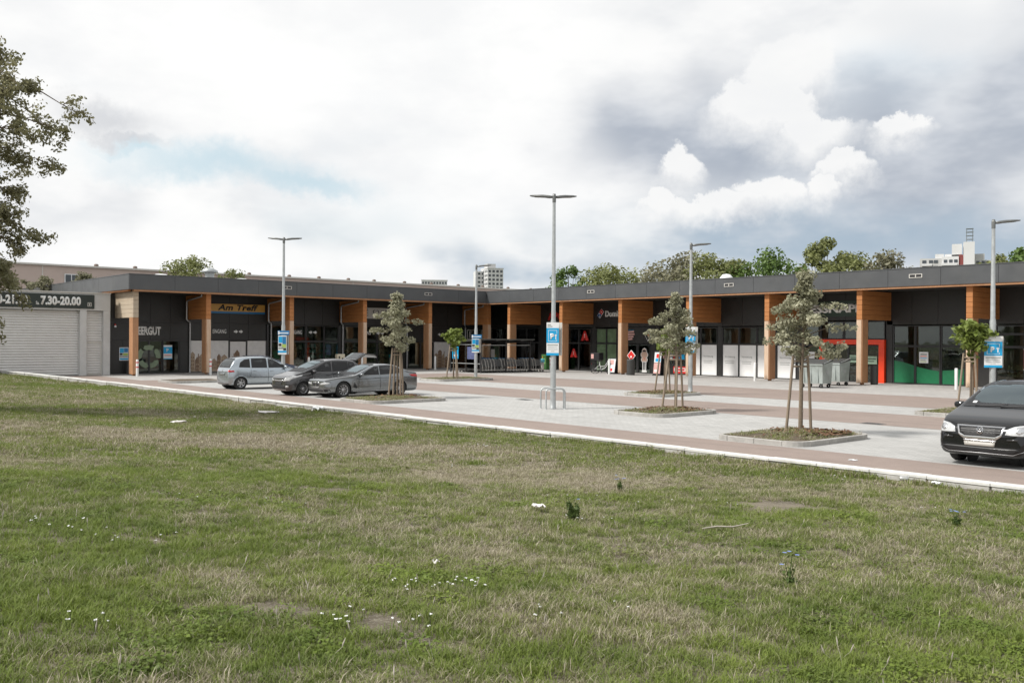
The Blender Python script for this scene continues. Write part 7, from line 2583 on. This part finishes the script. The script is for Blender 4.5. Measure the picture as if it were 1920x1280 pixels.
def weed(x, y, h, label, blue, seed, dense=1.):
    z = float(ground_z(x, y))
    t = thing('lawn_weed', label, 'plant', (x, y, z), 0, 'flowering weeds in the lawn')
    r = random.Random(seed)
    mb = MB().use('leaf_weed')
    tips, cs, rs = [], [], []
    for i in range(7):
        a = i * .9 + r.random()
        sp = h * .38 * r.uniform(.3, 1)
        e = Vector((math.cos(a) * sp, math.sin(a) * sp, h * r.uniform(.6, 1.05)))
        mb.tube([(0, 0, 0), e * .5 + Vector((0, 0, h * .08)), e], [.004, .003, .0015], 4)
        tips.append(e)
        cs += [tuple(e * f) for f in (.25, .5, .72)]
        rs += [h * .2, h * .15, h * .1]
    mb.build('stems', None, t, False)
    V, F, rnd = leaf_cloud(cs, rs, int(260 * dense), .035, 1., .1, seed)
    link(bpy.data.objects.new('leaves', fast_mesh('leaves', V, F, 'leaf_weed', rnd)), t)
    for i in range(blue):
        e = tips[i % 7] + Vector((r.uniform(-.05, .05), r.uniform(-.05, .05), .02))
        q = MB().use(mat('chicory', (.20, .27, .60), .6))
        for j in range(10):
            a = j * .628
            q.add([e[:], (e.x + .017 * math.cos(a - .25), e.y + .017 * math.sin(a - .25), e.z + .004), (e.x + .021 * math.cos(a), e.y + .021 * math.sin(a), e.z + .006), (e.x + .017 * math.cos(a + .25), e.y + .017 * math.sin(a + .25), e.z + .004)], [(0, 1, 2, 3)])
        q.build('flower', None, t, False)
weed(-7.55, 7.55, .30, 'dark bushy weed standing alone in the middle of the lawn', 1, 3, 1.6)
weed(-9.2, 10.15, .20, 'chicory with several blue flowers beyond the dark bushy weed', 5, 4, .3)
weed(-4.3, 6.85, .24, 'chicory with blue flowers near the bottom right of the lawn', 4, 5, .15)
weed(-5.0, 11.65, .20, 'chicory with blue flowers close to the right edge', 6, 6, .3)
def scrap(x, y, w, d, h, label, m='paper', rz=0., seed=1, z=None, name='litter_paper'):
    z = float(ground_z(x, y)) + .05 if z is None else z
    r = random.Random(seed)
    n = 5
    vs, fs = [], []
    for j in range(n + 1):
        for i in range(n + 1):
            vs.append((w * (i / n - .5) + r.uniform(-.1, .1) * w, d * (j / n - .5) + r.uniform(-.1, .1) * d, h * r.random()))
    for j in range(n):
        for i in range(n):
            a = j * (n + 1) + i
            fs.append((a, a + 1, a + n + 2, a + n + 1))
    m_ = len(vs)
    vs2 = vs + [(a, b, c - .004) for a, b, c in vs]
    fs2 = fs + [tuple(reversed([q + m_ for q in f])) for f in fs]
    mb = MB()
    mb.add(vs2, fs2)
    o = mb.build(name, m)
    o.location = (x, y, z)
    o.rotation_euler = (0, 0, rz)
    tag(o, label, 'litter')
scrap(-26.5, 13.2, .62, .35, .06, 'long crumpled paper scrap in the grass near the kerb', seed=1, rz=AR)
scrap(-26.7, 15.0, .34, .25, .16, 'white crumpled paper lying against the kerb', 'sign_white', seed=2, rz=AR)
scrap(-23.2, 9.1, .34, .2, .05, 'small pale paper scrap in the dry grass', seed=3, rz=AR)
scrap(-6.75, 15.0, .16, .1, .05, 'white scrap beside the kerb near the black car', 'sign_white', seed=4)
scrap(-8.2, 7.6, .16, .10, .05, 'faded leaf-like scrap left of the dark bushy weed', seed=6)
scrap(-6.2, 4.6, .05, .04, .035, 'pale crumpled scrap in the lower middle of the lawn', seed=7)
scrap(-9.2, 18.05 - 1.2, .14, .14, .01, 'flat white lid lying on the red asphalt lane', 'sign_white', seed=8, z=.012, name='litter_disc')
t = thing('tin_can', 'tipped tin can lying by the kerb near the black car', 'can', (-7.3, 15.02, -.02), R(30))
MB().use('tin').lathe([(.001, -.06), (.045, -.06), (.048, -.055), (.048, .055), (.045, .06), (.038, .055)], (0, 0, .06), 14, 'x').build('can_body', None, t, False)
MB().use('sign_white').lathe([(.001, .07), (.06, .072), (.062, .066)], (0, 0, .075), 16, 'x').build('can_lid', None, t, False)
z = float(ground_z(-6.27, 8.68))
o = MB().use('stick_wood').tube([(-.27, -.06, .05), (-.1, -.03, .07), (.08, .0, .06), (.27, .05, .09)], [.008, .009, .008, .004], 6).build('dry_stick', None)
o.location = (-6.27, 8.68, z)
o.rotation_euler = (0, 0, AR)
tag(o, 'pale dry stick lying on the grass', 'stick')
